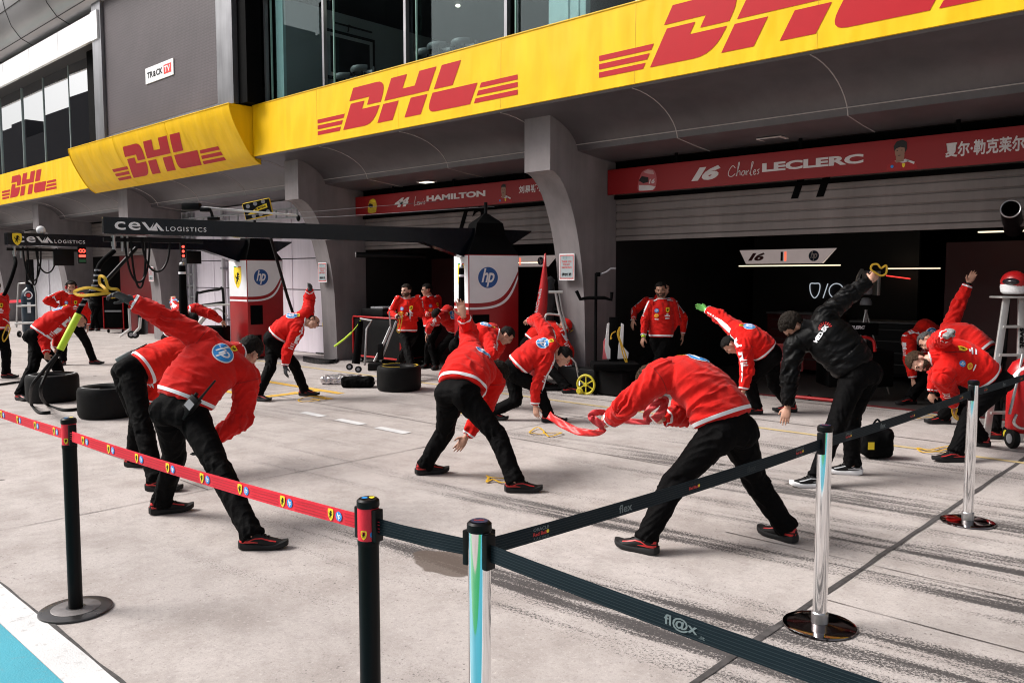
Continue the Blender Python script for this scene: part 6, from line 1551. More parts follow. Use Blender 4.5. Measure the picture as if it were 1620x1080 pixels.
for lab, pa, pb, da, db in (("thin stay wire from the cabinet mast across the gantry top", (782, 327), (290, 352), 13.4, 12.0), ("thin stay wire running above the camera boom", (700, 318), (300, 345), 15, 12.4)):
    mb = MB(); mb.tube([pt(pa[0], pa[1], da), pt((pa[0] + pb[0]) / 2, (pa[1] + pb[1]) / 2 + 3, (da + db) / 2), pt(pb[0], pb[1], db)], .004, n=5); mb.build("stay_wire", M_GREY, None, label=lab, cat="wire")

# ------------------------------------------------------------------ hoses
T = thing("air_hose", "black air hose with a lime sleeve hanging from the beam end by two tyres", "hose", onz(90, 640))
pts = [GA['q'] - V((0, 0, .2)), pt(157, 420, 10.3), pt(150, 452, 10.2), pt(130, 482, 10.1), pt(108, 528, 10.0), pt(92, 560, 9.95)]
cm = catmull(pts, 8)
mb = MB(); mb.tube(cm, .030, n=10); mb.build("sleeved_hose", M_BLACK_MATT, T)
mb = MB(); mb.tube(catmull([pt(124, 497, 10.07), pt(108, 528, 9.99), pt(95, 553, 9.95)], 6), .042, n=12); mb.build("lime_sleeve", M_LIME, T)
def ground(px, py): 
    p = onz(px, py, .02); return p
mb = MB(); mb.tube(catmull([pt(93, 558, 9.95), pt(70, 585, 9.9), pt(50, 612, 9.85), ground(50, 640), ground(62, 652), ground(80, 652)], 8), .020, n=8); mb.build("hose_tail", M_RUBBER, T)
mb = MB(); mb.tube(catmull([pt(94, 558, 9.95), pt(74, 590, 9.95), pt(64, 620, 9.9), ground(75, 640), ground(100, 648), ground(122, 647)], 8), .020, n=8); mb.build("hose_tail", M_RUBBER, T)
mb = MB()
for k in range(8): p = cm[10 + k * 2]; mb.tube([p - V((0, 0, .01)), p + V((0, 0, .012))], .036, n=10)
mb.build("hose_clip", M_GREY, T)
T = thing("air_hose", "black air hose sweeping in from the farther beam end to the picture's edge", "hose", onz(10, 540))
mb = MB(); mb.tube(catmull([GB['q'] - V((0, 0, .2)), pt(24, 420, 14.2), pt(12, 455, 14.1), pt(-8, 490, 14.0), pt(-40, 520, 14)], 8), [.03] * 33, n=10); mb.build("sleeved_hose", M_BLACK_MATT, T)
LAB = "black cable lying on the ground at the picture's edge"; mb = MB(); mb.tube(catmull([ground(-40, 612), ground(0, 608), ground(30, 604), ground(60, 603)], 6), .018, n=8); mb.build("floor_cable", M_RUBBER, None, label=LAB, cat="cable")
LAB = "coiled black cables on the ground beside the dark tool cabinet"; mb = MB()
for k in range(3): mb.tube(catmull([ground(480, 564 + 3 * k), ground(505, 568 + 3 * k), ground(530, 569 + 2 * k), ground(533, 562), ground(500, 558 - k)], 6), .016, n=8)
mb.build("floor_cable", M_RUBBER, None, label=LAB, cat="cable")

# ================================================================== TYRES
def tyre(label, x, y, r=.345, w=.375, tilt=None):
    T = thing("racing_tyre", label, "tyre", (x, y, 0), "slick racing tyres lying on their sides"); h = w
    prof = [(r * .60, .03), (r * .66, .012), (r * .86, .0), (r * .95, .012), (r * .99, .045), (r, .09), (r, h - .09), (r * .99, h - .045), (r * .95, h - .012), (r * .86, h), (r * .66, h - .012), (r * .60, h - .03), (r * .58, h - .06), (r * .58, .06)]
    mb = MB(); mb.lathe((x, y, .002), prof + [prof[0]], 56); mb.v = mb.v; mb.f = mb.f[:-2]; mb.m = mb.m[:-2]; mb.build("tyre", M_RUBBER, T)
    mb = MB(); mb.lathe((x, y, .05), [(.20, 0), (.198, .02), (.19, .20), (.196, .235), (.205, .25), (.185, .24), (.17, .21), (.03, .15), (.03, .12), (.16, .10)], 40); rim = mb.build("rim", mat("dark_rim", (.03, .03, .032), .35, metal=.6), T)
    mb = MB()
    for a in (.3, 2.4, 4.5):
        n = 12; vs = []; 
        for i in range(n + 1):
            t = a + i / n * 1.15
            for q in (r * .80, r * .87): vs.append((x + q * math.cos(t), y + q * math.sin(t), h + .0035))
        mb.add(vs, [(2 * i, 2 * i + 1, 2 * i + 3, 2 * i + 2) for i in range(n)])
    buildflat(mb, "sidewall_stripe", mat("sidewall_yellow", (.62, .42, .03), .6) if 'yellow' in label else mat("sidewall_white", (.5, .5, .5), .6), T)
c = onz(157, 664) - CR * .22; tyre("slick tyre without lettering nearest the red belt, behind the bent pair", c.x - .05, c.y + .33, .335)
c = onz(70, 638) - CR * .27; tyre("slick tyre with a white rim line under the leaning person", c.x - .0, c.y + .36, .335)
c = onz(610, 620); tyre("slick tyre with yellow sidewall arcs holding up the chrome jack handle", c.x - .05, c.y + .30, .335)

# ================================================================== YELLOW BANDS
def floor_band(label, pts, r=.008, lift=.012):
    P = [onz(a, b, lift) for a, b in pts]
    for i, p in enumerate(P): p.z = lift + .012 * (i % 2)
    mb = MB(); mb.tube(catmull(P, 6, True), r, n=6, closed=True, flat=(.5, 1.3), ref=Z_UP); mb.build("elastic_band", M_YBAND, None, label=label, cat="elastic band", group="yellow elastic bands")
floor_band("yellow elastic band on the floor by the balding stretcher's shoe", [(472, 632), (490, 628), (514, 629), (510, 633), (492, 631), (505, 634), (480, 635)])
floor_band("yellow elastic band beside the red and black shoe of the raised-hand stretcher", [(770, 752), (778, 757), (800, 756), (812, 760), (795, 763), (780, 760), (770, 762), (773, 757)])
floor_band("twisted yellow elastic band on the floor below the dangling bare hand", [(838, 683), (850, 677), (860, 681), (862, 686), (884, 684), (888, 686), (870, 690), (862, 687), (852, 686), (842, 686)])
floor_band("yellow elastic band in front of the yellow-wheeled trolley's neighbour", [(964, 620), (972, 617), (984, 621), (982, 625), (972, 622), (966, 624)])
floor_band("long yellow elastic band behind the barrier near the bent double person", [(1438, 656), (1455, 655), (1480, 657), (1484, 661), (1465, 660), (1448, 663), (1440, 660)])
floor_band("yellow elastic band curling past the toe of the bearded stretcher", [(1452, 708), (1470, 713), (1490, 707), (1510, 706), (1500, 709), (1478, 716), (1458, 714)])
floor_band("yellow elastic band on the floor in front of the leftmost tyre", [(60, 628), (78, 627), (108, 629), (100, 632), (84, 630), (66, 632)])
floor_band("yellow elastic band seen between the legs of the central stretcher", [(716, 652), (728, 655), (748, 657), (760, 655), (742, 653), (728, 651)])
def held_band(label, D, pts, r=.012, closed=True):
    r *= .72
    P = [pt(a, b, D + (q[0] if q else 0)) for a, b, *q in pts]
    mb = MB(); mb.tube(catmull(P, 6, closed), r, n=6, closed=closed, flat=(.45, 1.3), ref=CF); mb.build("elastic_band", M_YBAND, None, label=label, cat="elastic band", group="yellow elastic bands")
dA = depth(CREW['a']['WL'])
held_band("looped yellow elastic band gripped in the highest grey glove", dA, [(168, 461), (140, 455, -.02), (118, 461, .05), (126, 467, .03), (150, 466, -.03), (172, 464), (176, 470, .02), (188, 466, .04), (186, 458, .0), (172, 455), (166, 440, -.02), (158, 437, 0), (158, 448, .03), (166, 456)])
held_band("yellow elastic band clenched in the raised fist of the black-jacketed person", depth(CREW['e']['WR']), [(1386, 432), (1378, 426), (1380, 419), (1388, 418), (1394, 424), (1402, 420), (1402, 432), (1394, 436)], .010)
held_band("yellow elastic band twisted in the hands of the bystander by the tyre", depth(CREW['n']['WL']) - .1, [(632, 494), (636, 502), (634, 516), (632, 526), (628, 522), (632, 510), (630, 500)], .010)
held_band("yellow elastic band wrapped on the hanging hand of the bearded stretcher", depth(CREW['f']['WR']) - .05, [(1508, 636), (1514, 646), (1512, 656), (1518, 664), (1510, 660), (1506, 648)], .010)
held_band("yellow elastic band dangling from the hand at the picture's edge", depth(CREW['v']['WL']) - .05, [(12, 514), (16, 520), (12, 532), (6, 540), (4, 532), (8, 522)], .012)
# the red resistance band
T = thing("elastic_band", "wide red elastic band stretched in a sagging loop between two hands", "elastic band", onz(960, 690), "resistance bands")
dL, dR_ = depth(CREW['d']['WL']), depth(CREW['d']['WR'])
def ribbon(pts, w, m, name):
    C = catmull([pt(a, b, d) for a, b, d in pts], 8); W = [w[0] + (w[1] - w[0]) * i / (len(C) - 1) for i in range(len(C))]; mb = MB(); vs = []; fs = []
    for i, c in enumerate(C):
        t = (C[min(i + 1, len(C) - 1)] - C[max(0, i - 1)]).normalized(); s = t.cross(CF + Z_UP * .25 * math.sin(i * .35)).normalized()
        for j in range(5):
            x = j / 4 - .5; vs.append(c + s * (W[i] * x) + CF * (.012 * math.sin(i * .9 + x * 6)))
    n = len(C); fs = [(i * 5 + j, i * 5 + j + 1, i * 5 + 6 + j, i * 5 + 5 + j) for i in range(n - 1) for j in range(4)]
    mb.add(vs, fs); o = mb.build(name, m, T, smooth=True); md = o.modifiers.new("thickness", 'SOLIDIFY'); md.thickness = .002
M_RBAND = mat("red_latex", (.66, .02, .02), .45, var=.06); M_PBAND = mat("pink_latex", (.66, .055, .065), .55, var=.08)
ribbon([(868, 656, dL + .5), (885, 668, dL + .35), (915, 682, dL + .18), (945, 684, dL + .05), (956, 676, dL)], (.06, .045), M_RBAND, "red_band")
ribbon([(956, 674, dL - .02), (940, 664, dL - .01), (936, 656, dL), (952, 652, dL + .03), (985, 664, dL + .1), (1028, 668, dR_ - .02)], (.055, .035), M_PBAND, "pink_band")
ribbon([(1028, 668, dR_ - .02), (1022, 655, dR_ - .03), (1036, 640, dR_ - .05), (1052, 632, dR_ - .04), (1046, 652, dR_ - .06), (1034, 664, dR_ - .04)], (.04, .06), M_PBAND, "pink_band")

# ================================================================== RADIOS
def radio(label, c, up, out, m=M_BLACK, s=1.0, glove=False):
    up = up.normalized(); out = (out - up * out.dot(up)).normalized(); si = up.cross(out)
    T = thing("two_way_radio", label, "radio", c); mb = MB(); mb.box(c, (.058 * s, .030 * s, .125 * s), si, out, bev=.006); b = mb.build("radio_body", m, T)
    mb = MB(); mb.tube([c + up * .06 * s + si * .018 * s, c + up * .10 * s + si * .018 * s, c + up * .19 * s + si * .020 * s], [.008 * s, .006 * s, .005 * s], n=8); mb.cyl(c + up * .06 * s - si * .015 * s, c + up * .078 * s - si * .015 * s, .009 * s); mb.build("aerial", M_BLACK, T)
    mb = MB(); f = c + out * .0152 * s; e = si if si.cross(up).dot(out) > 0 else -si
    flat(mb, poly2d([(-.022 * s, -.005 * s), (.022 * s, -.005 * s), (.022 * s, .036 * s), (-.022 * s, .036 * s)]), f, e, up, .001, 0)
    for i in range(3):
        for k in range(3): flat(mb, poly2d([((-.018 + .013 * i) * s, (-.05 + .013 * k) * s), ((-.008 + .013 * i) * s, (-.05 + .013 * k) * s), ((-.008 + .013 * i) * s, (-.042 + .013 * k) * s), ((-.018 + .013 * i) * s, (-.042 + .013 * k) * s)]), f, e, up, .001, 1)
    buildflat(mb, "radio_face", [M_GREY, MATS["black_plastic"]], b)
def on_back(a, t, x, lift):
    o = a['sp'](t) + a['lat'](t) * x; n = -a['fwd'](t); h = a['bv'].ray_cast(o + n * .5, -n, .7)
    return (h[0] if h[0] is not None else o + n * .15) + n * lift, n
a = CREW['a']; c, n = on_back(a, .13, -.125, .022); radio("black two-way radio tilted on the hip of the raised-glove stretcher", c - a['up0'] * .045, CR * .62 + Z_UP * .75, n, s=1.35)
b = CREW['b']; c, n = on_back(b, .14, .07, .022); radio("pale-faced two-way radio lying on the belt of the bent-over person", c - b['up0'] * .03, CR * .85 + Z_UP * .45, n, mat("radio_grey", (.30, .31, .31), .4), 1.2)
l = CREW['l']; c, n = on_back(l, .14, -.13, .02); radio("black radio pouch on the belt of the glove-fiddling person", c - l['up0'] * .03, Z_UP + CR * .3, n, s=1.3)

# ================================================================== GARAGE KIT
def wheel(mb, c, ax, r, w, mi=0): mb.lathe(V(c) - V(ax) * (w / 2), [(r * .5, 0), (r * .9, 0), (r, w * .2), (r, w * .8), (r * .9, w), (r * .5, w)], 24, ax, mi)
def wheel_part(T, c, ax, r, w, m=None, hub=None):
    mb = MB(); wheel(mb, c, ax, r, w); o = mb.build("wheel", m or M_RUBBER, T); mb = MB(); mb.lathe(V(c) - V(ax) * (w * .55), [(.001, 0), (r * .5, 0), (r * .5, w * 1.1), (.001, w * 1.1)], 16, ax); mb.build("hub", hub or M_GREY, o)
# jack standing on the tyre
T = thing("quick_jack", "chrome-handled quick lift jack leaning behind the yellow-marked tyre", "jack", onz(600, 600))
D0 = 12.9; mb = MB(); 
mb.tube([pt(592, 572, D0), pt(608, 540, D0), pt(618, 517, D0)], .020, n=8, flat=(1, .6)); mb.tube([pt(602, 572, D0), pt(616, 535, D0), pt(627, 508, D0)], .016, n=8); mb.tube([pt(618, 517, D0), pt(616, 496, D0), pt(616, 492, D0)], .012, n=8); mb.build("handle", M_STEEL, T)
mb = MB(); mb.box(pt(595, 580, D0), (.24, .16, .12), CR, None, bev=.02); mb.box(pt(602, 556, D0), (.09, .08, .25), CR, None, bev=.01); mb.build("jack_body", M_BLACK, T)
# rear jack on wheels left of the tyre
T = thing("trolley_jack", "tall black wheeled jack with a bent steel handle beside the silver blanket", "jack", onz(568, 585)); D0 = 13.7
mb = MB(); mb.tube([pt(563, 575, D0), pt(567, 540, D0), pt(570, 508, D0)], [.07, .06, .05], n=12); mb.build("jack_body", M_BLACK_MATT, T)
mb = MB(); mb.tube([pt(577, 578, D0 - .1), pt(580, 520, D0 - .1), pt(588, 507, D0 - .1), pt(570, 504, D0 - .05)], .018, n=8); mb.build("handle", M_STEEL, T)
for q in ((553, 580), (567, 584)): wheel_part(T, pt(q[0], q[1], D0 - .15), CF, .055, .04)
mb = MB(); mb.tube([pt(570, 507, D0), pt(565, 515, D0 - .05), pt(556, 526, D0 - .05)], .007, n=6); mb.tube([pt(556, 526, D0 - .05), pt(545, 536, D0 - .05), pt(529, 548, D0 - .05)], .016, n=8); mb.build("lime_grip", M_LIME, T)
# tool cabinet with shield
T = thing("tool_cabinet", "dark tool cabinet with rounded red edge and small yellow shield", "cabinet", (-13.0, 10.0, 0))
p0, p1 = onz(505, 556), onz(592, 556); x0, y0 = -13.65, 9.95
mb = MB(); mb.bmin((-13.75, 9.95, .10), (-12.20, 10.75, .93), bev=.05); mb.build("cabinet_body", M_BLACK, T)
mb = MB(); P = [(-12.19, 10.0, .16), (-12.19, 10.7, .16), (-12.19, 10.7, .9), (-12.19, 10.0, .9)]; mb.tube(catmull([V(q) for q in P], 1, True), .022, n=8, closed=True); mb.tube([V((-13.7, 9.94, .14)), V((-12.25, 9.94, .14)), V((-12.22, 9.94, .2)), V((-12.22, 9.94, .88)), V((-12.25, 9.94, .92)), V((-13.7, 9.94, .92)), V((-13.72, 9.94, .88)), V((-13.72, 9.94, .2))], .018, n=8, closed=True); mb.build("red_edge", M_REDPAINT, T)
mb = MB(); mb.bmin((-12.199, 10.04, .2), (-12.185, 10.66, .86)); mb.build("open_front", M_BLACK_MATT, T)
mb = MB(); c = ony(513, 515, 9.93); flat(mb, shield2d(.12), c, XU, Z_UP, .012, 0); flat(mb, horse2d(.11), c, XU, Z_UP, .014, 1); buildflat(mb, "shield_badge", [M_SHIELD, M_BLACK], T)
for q in ((-13.6, 10.05), (-12.35, 10.05), (-12.35, 10.6)): wheel_part(T, (q[0], q[1], .055), (0, 1, 0), .052, .035)
T = thing("parts_tray", "black tray box with a grey lid on top of the dark tool cabinet", "box", (-13.2, 10.3, .93)); mb = MB(); mb.bmin((-13.6, 10.05, .935), (-12.9, 10.6, 1.08), bev=.01); mb.build("tray", M_BLACK, T); mb = MB(); mb.bmin((-13.35, 10.1, 1.082), (-12.95, 10.4, 1.12), bev=.008); mb.build("lid", M_GREY, T)
for i, (x, h, r, m, lab) in enumerate(((-12.75, .13, .06, M_WHITE, "white tub on the tool cabinet"), (-12.58, .14, .03, M_SHIELD, "yellow-labelled can on the tool cabinet"), (-12.42, .12, .022, M_WHITE, "slim white spray bottle on the tool cabinet"), (-12.28, .11, .022, mat("pale_bottle", (.6, .6, .66), .4), "end pale bottle on the tool cabinet"))):
    T = thing("bottle", lab, "bottle", (x, 10.2, .93), "bottles on the tool cabinet"); mb = MB(); mb.lathe((x, 10.2, .933), [(r, 0), (r, h * .75), (r * .8, h * .85), (r * .45, h * .9), (r * .45, h)], 20); mb.build("bottle", m, T)
    mb = MB(); mb.lathe((x, 10.2, .933 + h), [(r * .5, 0), (r * .5, .02)], 14); mb.build("cap", M_BLACK, T)
# silver blanket and black bag
def lump(name, label, cat, c, size, m, seed, ax=None, group=None):
    T = thing(name, label, cat, (c.x, c.y, 0), group); mb = MB(); mb.box(c + V((0, 0, size[2] / 2)), size, ax or CR, None, bev=min(size) * .35)
    me = union(mb, min(size) / 11, 2); co = getco(me)
    for i in range(len(co)):
        p = V(co[i]); nz = mnoise.noise_vector(p * 9 + V((seed, 0, 0))) * .022 + mnoise.noise_vector(p * 24 + V((seed, 3, 0))) * .010
        q = p + nz; q.z = max(q.z, .003); co[i] = q
    me.vertices.foreach_set("co", co.ravel()); put("cover" if name != 'holdall' else "bag_body", me, T, [m], name != 'tyre_blanket'); return T
c = onz(540, 606); lump("tyre_blanket", "crumpled silver heat blanket on the floor beside the trolley jack", "blanket", c, (.62, .40, .13), mat("silver_foil", (.62, .60, .62), .28, metal=.75, var=.25, vscale=20), 1)
c = onz(566, 612); lump("holdall", "black soft bag on the floor against the yellow-marked tyre", "bag", c, (.5, .3, .16), M_BLACK_MATT, 4)
c = onz(1386, 724); T = lump("holdall", "black rucksack with yellow patch behind the chrome post", "bag", c, (.30, .22, .30), M_BLACK_MATT, 8)
mb = MB(); q = pt(1378, 705, depth(c) - .16); flat(mb, poly2d([(-.03, -.035), (.03, -.035), (.03, .035), (-.03, .035)]), q, CR, Z_UP, .004); buildflat(mb, "patch", M_SHIELD, T)
mb = MB(); mb.tube(catmull([c + V((0, 0, .30)) + CR * .05, c + V((0, 0, .37)), c + V((0, 0, .30)) - CR * .05], 5), .010, n=6); mb.build("handle", M_BLACK_MATT, T)
# black padded poles
for lab, a, b, D0, r in (("black padded pole with silver tip rising behind the raised-glove stretcher", (288, 420), (284, 600), 12.8, .052), ("black padded pole standing before the round-badged cabinet", (730, 424), (733, 610), 12.3, .04)):
    p, q = pt(a[0], a[1], D0), pt(b[0], b[1], D0); q = V((p.x, p.y, 0.0)); T = thing("padded_pole", lab, "pole", q, "padded poles")
    mb = MB(); mb.tube([q, q.lerp(p, .5), p], [r * 1.35, r * 1.3, r], n=14); mb.build("sleeve", M_BLACK_MATT, T); mb = MB(); mb.lathe(q.lerp(p, .93), [(r * 1.06, 0), (r * 1.06, .035)], 16, p - q); mb.build("white_tape", M_WHITE_CLOTH, T)
    mb = MB(); mb.lathe(p, [(r * .8, 0), (r * .8, .03), (r * .4, .05)], 14); mb.build("tip", M_STEEL, T); mb = MB(); mb.lathe(q, [(.2, .003), (.2, .015), (.03, .03)], 24); mb.build("foot", M_BLACK, T)
# trolley with yellow wheels
T = thing("hand_trolley", "low hand trolley with yellow spoked wheels beside the crouching person in a beanie", "trolley", onz(915, 612)); D0 = 11.25
def spoked(c, ax, r, m):
    mb = MB(); u, v = frame(ax); mb.tube([c + (u * math.cos(t) + v * math.sin(t)) * r for t in [i * math.pi / 14 for i in range(28)]], .018, n=8, closed=True)
    for k in range(6):
        t = k * math.pi / 3; mb.tube([c, c + (u * math.cos(t) + v * math.sin(t)) * r], .010, n=6)
    mb.lathe(c - V(ax) * .03, [(.03, 0), (.03, .06)], 14, ax); mb.build("wheel", m, T)
M_YW = mat("yellow_wheel", (.60, .50, .03), .45)
spoked(onz(927, 608, .150), (CR * .85 - CF * .5).normalized().cross(Z_UP), .135, M_YW); spoked(onz(907, 603, .135), (CR * .85 - CF * .5).normalized().cross(Z_UP), .12, M_YW); spoked(onz(917, 618, .055), (CR * .85 - CF * .5).normalized().cross(Z_UP), .035, M_YW)
w1, w2 = onz(927, 608, .150), onz(907, 603, .135); q_ = (w1 + w2) / 2
mb = MB(); mb.tube([w1, w2], .012, n=8); mb.tube([q_, q_ - CR * .06 + V((0, 0, .30)), q_ - CR * .16 + V((0, 0, .42)), q_ - CR * .24 + V((0, 0, .45))], .014, n=8); mb.tube([onz(917, 618, .055), q_ + V((0, 0, .1)), q_ - CR * .05 + V((0, 0, .28))], .014, n=8); mb.build("frame", M_STEEL, T)
mb = MB(); p = onz(880, 612, .03); mb.box(p, (.62, .5, .03), CR, None, bev=.01); mb.build("deck", M_BLACK, T)
T = thing("floor_dolly", "small flat grey dolly on black castors before the white endplates", "dolly", onz(952, 606)); p = onz(952, 603, .10)
mb = MB(); mb.box(p, (.36, .26, .025), CR, None, bev=.008); mb.build("deck", M_ALU, T)
for a, b in ((-.16, -.1), (.16, -.1), (-.16, .1), (.16, .1)): wheel_part(T, V((p.x, p.y, .045)) + CR * a + FH * b, CR, .04, .03)
# endplates on a stand
T = thing("wing_stand", "black stand holding two white wing endplates and a pink panel", "stand", onz(970, 592)); D0 = 11.9
def plate(pts, D, th, m, name): 
    mb = MB(); c0 = pt(pts[0][0], pts[0][1], D); poly = []
    for a, b in pts: q = pt(a, b, D) - c0; poly.append((q.dot(CR), q.z))
    mb.prism(poly, c0, CR, Z_UP, -th); return mb.build(name, m, T, smooth=False)
plate([(961, 512), (964, 511), (963, 545), (966, 552), (966, 568), (961, 568), (958, 556), (957, 550)], D0, .03, M_WHITE, "endplate")
plate([(983, 511), (987, 513), (986, 548), (995, 558), (994, 567), (978, 568), (979, 548), (982, 530)], D0, .03, M_WHITE, "endplate")
plate([(955, 540), (957, 535), (957, 552), (960, 560), (960, 568), (954, 568)], D0 + .03, .02, mat("pink_panel", (.62, .12, .14), .5), "pink_panel")
mb = MB(); mb.box(pt(972, 578, D0), (.66, .5, .10), CR, None, bev=.02); mb.box(pt(971, 545, D0 + .15), (.14, .06, .8), CR, None, bev=.01); mb.build("stand_body", M_BLACK_MATT, T)
held_band("yellow elastic band hung over the white endplate stand", D0 - .08, [(981, 517), (979, 530), (985, 548), (990, 562), (992, 576), (986, 562), (982, 545), (977, 528)], .012)
held_band("short yellow elastic band draped between the white endplates", D0 - .08, [(974, 524), (968, 528), (966, 536), (968, 534)], .010, False)
T = thing("platform", "low black platform in front of the nearest column", "platform", (-8.2, 9.7, 0)); mb = MB(); mb.bmin((-8.05, 9.58, .02), (-6.85, 9.77, .36), bev=.015); mb.build("deck", M_BLACK, T); mb = MB(); mb.bmin((-8.03, 9.60, .3605), (-6.87, 9.75, .37)); mb.build("mat", M_RUBBER, T)
# bracket stand in front of the dark column side
T = thing("bodywork_stand", "black upright stand with bent hooks beside the nearest column", "stand", pt(942, 566, 12.0)); T.location.z = 0; D0 = 12.0
mb = MB(); mb.tube([V((pt(942, 566, D0).x, pt(942, 566, D0).y, 0)), pt(943, 432, D0)], .022, n=8); mb.tube([pt(912, 460, D0), pt(918, 473, D0), pt(932, 471, D0), pt(956, 471, D0), pt(967, 474, D0), pt(968, 462, D0)], .026, n=8); mb.box(pt(946, 434, D0), (.07, .05, .06), CR, None, bev=.01); mb.build("upright", M_BLACK_MATT, T)
mb = MB(); mb.tube([pt(950, 434, D0), pt(960, 430, D0), pt(966, 425, D0), pt(974, 425, D0)], .012, n=8); mb.build("hook", M_GREY, T)
# engine cover on end
T = thing("engine_cover", "red racing car engine cover stood on end beside the column, white lettering", "car part", pt(850, 560, 12.6)); T.location.z = 0; D0 = 12.7
L_ = [(861, 402), (858, 425), (853, 455), (847, 490), (842, 512), (839, 545), (839, 600)]; R__ = [(864, 400), (865, 425), (867, 450), (867, 480), (864, 510), (863, 545), (863, 600)]
mb = MB(); vs = []; n = 10
for (a, b), (c_, d_) in zip(L_, R__):
    A_, B_ = pt(a, b, D0), pt(c_, d_, D0)
    for j in range(n): t = 2 * math.pi * j / n; vs.append((A_ + B_) / 2 + (B_ - A_) / 2 * math.cos(t) + CF * (.10 * (.3 + .7 * (b - 400) / 200)) * math.sin(t))
k = len(L_); mb.add(vs, [(i * n + j, i * n + (j + 1) % n, (i + 1) * n + (j + 1) % n, (i + 1) * n + j) for i in range(k - 1) for j in range(n)] + [tuple(range(n)), tuple((k - 1) * n + j for j in range(n))])
mb.build("cover_skin", M_REDPAINT, T, smooth=True)
mb = MB(); mb.tube(catmull([pt(875, 440, D0 + .1), pt(868, 450, D0 + .1), pt(866, 475, D0 + .1), pt(864, 505, D0 + .1), pt(868, 545, D0 + .1)], 5), [.05 + .07 * min(1, i / 8) for i in range(21)], n=12); mb.build("carbon_duct", mat("carbon_grey", (.02, .022, .024), .3), T)
mb = MB(); a_, b_ = pt(846, 504, D0 - .13), pt(856, 452, D0 - .13); up = (b_ - a_).normalized(); flat(mb, fitw(text2d("UniCredit", .03), .42, .045), (a_ + b_) / 2, up, CF.cross(up) * -1 if (up.cross(CF.cross(up) * -1)).dot(CF) < 0 else CF.cross(up), .0); buildflat(mb, "lettering", M_WHITE_CLOTH, T)
# T-handled sack truck
T = thing("sack_truck", "grey steel T-handled sack truck leaning by the column foot", "trolley", pt(885, 560, 12.5)); T.location.z = 0; D0 = 12.5
mb = MB(); mb.tube([pt(868, 462, D0), pt(890, 462, D0)], .022, n=8); mb.tube([pt(879, 463, D0), pt(884, 490, D0), pt(893, 520, D0), pt(900, 560, D0), pt(906, 600, D0)], .020, n=8); mb.tube([pt(884, 463, D0), pt(889, 490, D0), pt(897, 520, D0)], .012, n=8)
mb.tube(catmull([pt(862, 510, D0), pt(864, 498, D0), pt(874, 497, D0), pt(888, 500, D0), pt(892, 512, D0)], 5), .016, n=8); mb.build("frame", M_ALU, T)
wheel_part(T, V((pt(906, 600, D0).x, pt(906, 600, D0).y, .09)), CR, .09, .05)

# right-hand garage kit
T = thing("cooling_fan", "grey cooling fan on a tripod in the dark garage", "fan", onz(1372, 575)); D0 = 12.2
mb = MB(); mb.box(pt(1372, 447, D0), (.10, .20, .36), CR, None, bev=.03); mb.build("fan_body", M_GREY, T)
mb = MB(); mb.tube(catmull([pt(1364, 426, D0), pt(1357, 440, D0), pt(1356, 455, D0)], 5), .03, n=8, flat=(.5, 1.5)); mb.box(pt(1387, 448, D0), (.05, .16, .36), CR, None, bev=.01); mb.build("shroud", M_ALU, T)
mb = MB(); mb.lathe(pt(1370, 480, D0) - V((0, 0, .02)), [(.085, 0), (.085, .03), (.06, .09), (.03, .11)], 24); mb.build("mount", M_GREY, T)
mb = MB()
base = pt(1370, 490, D0)
for t in (0.3, 2.4, 4.5): mb.tube([base, V((base.x + .35 * math.cos(t), base.y + .35 * math.sin(t), 0))], .012, n=6)
mb.cyl(base, base - V((0, 0, .5)), .022); mb.build("tripod_leg_set", M_ALU, T)
T = thing("pit_trolley", "black trolley board with white lettering and a red tubular handle", "trolley", onz(1370, 600)); D0 = 11.6
mb = MB(); mb.box(pt(1352, 520, D0), (.55, .3, .16), CR, None, bev=.015); mb.box(V((pt(1352, 560, D0).x, pt(1352, 560, D0).y, .45)), (.9, .5, .5), CR, None, bev=.03); mb.build("trolley_body", M_BLACK_MATT, T)
mb = MB(); q = pt(1344, 518, D0) - CF * .17; flat(mb, fitw(text2d("LECLERC", .05, .25), .28, .045), q, CR, Z_UP, .01); buildflat(mb, "lettering", M_WHITE_CLOTH, T)
mb = MB(); mb.tube(catmull([pt(1352, 534, D0 - .3), pt(1372, 534, D0 - .3), pt(1382, 540, D0 - .3), pt(1384, 556, D0 - .3)], 5), .022, n=8); mb.tube([onz(1228, 624, .08), onz(1330, 634, .08)], .02, n=8); mb.build("red_tube", M_REDPAINT, T)
for q in ((1280, 633), (1320, 637)): p = onz(*q); wheel_part(T, V((p.x, p.y, .04)), CF, .038, .03)
T = thing("parts_crate", "low red crate with an orange emblem in the shade behind the black-jacketed person", "crate", onz(1240, 600)); D0 = 11.6
mb = MB(); mb.box(pt(1240, 565, D0), (.42, .4, .36), CR, None, bev=.015); mb.build("crate_body", M_DARKRED, T); mb = MB(); q = pt(1238, 557, D0) - CF * .21; flat(mb, disc2d(.07, 20, (0, .05), .5), q, CR, Z_UP, .02, 0)
for k in range(3): flat(mb, fitw(text2d("SHELL", .03), .2, .03), q - V((0, 0, .03 + .045 * k)), CR, Z_UP, .02, 1) if False else flat(mb, poly2d([(-.14, -.04 - .05 * k), (.12, -.04 - .05 * k), (.12, -.015 - .05 * k), (-.14, -.015 - .05 * k)]), q, CR, Z_UP, .02, 1)
buildflat(mb, "emblem", [mat("orange_emblem", (.5, .2, .02), .5), mat("pink_stripe", (.35, .12, .13), .5)], T)
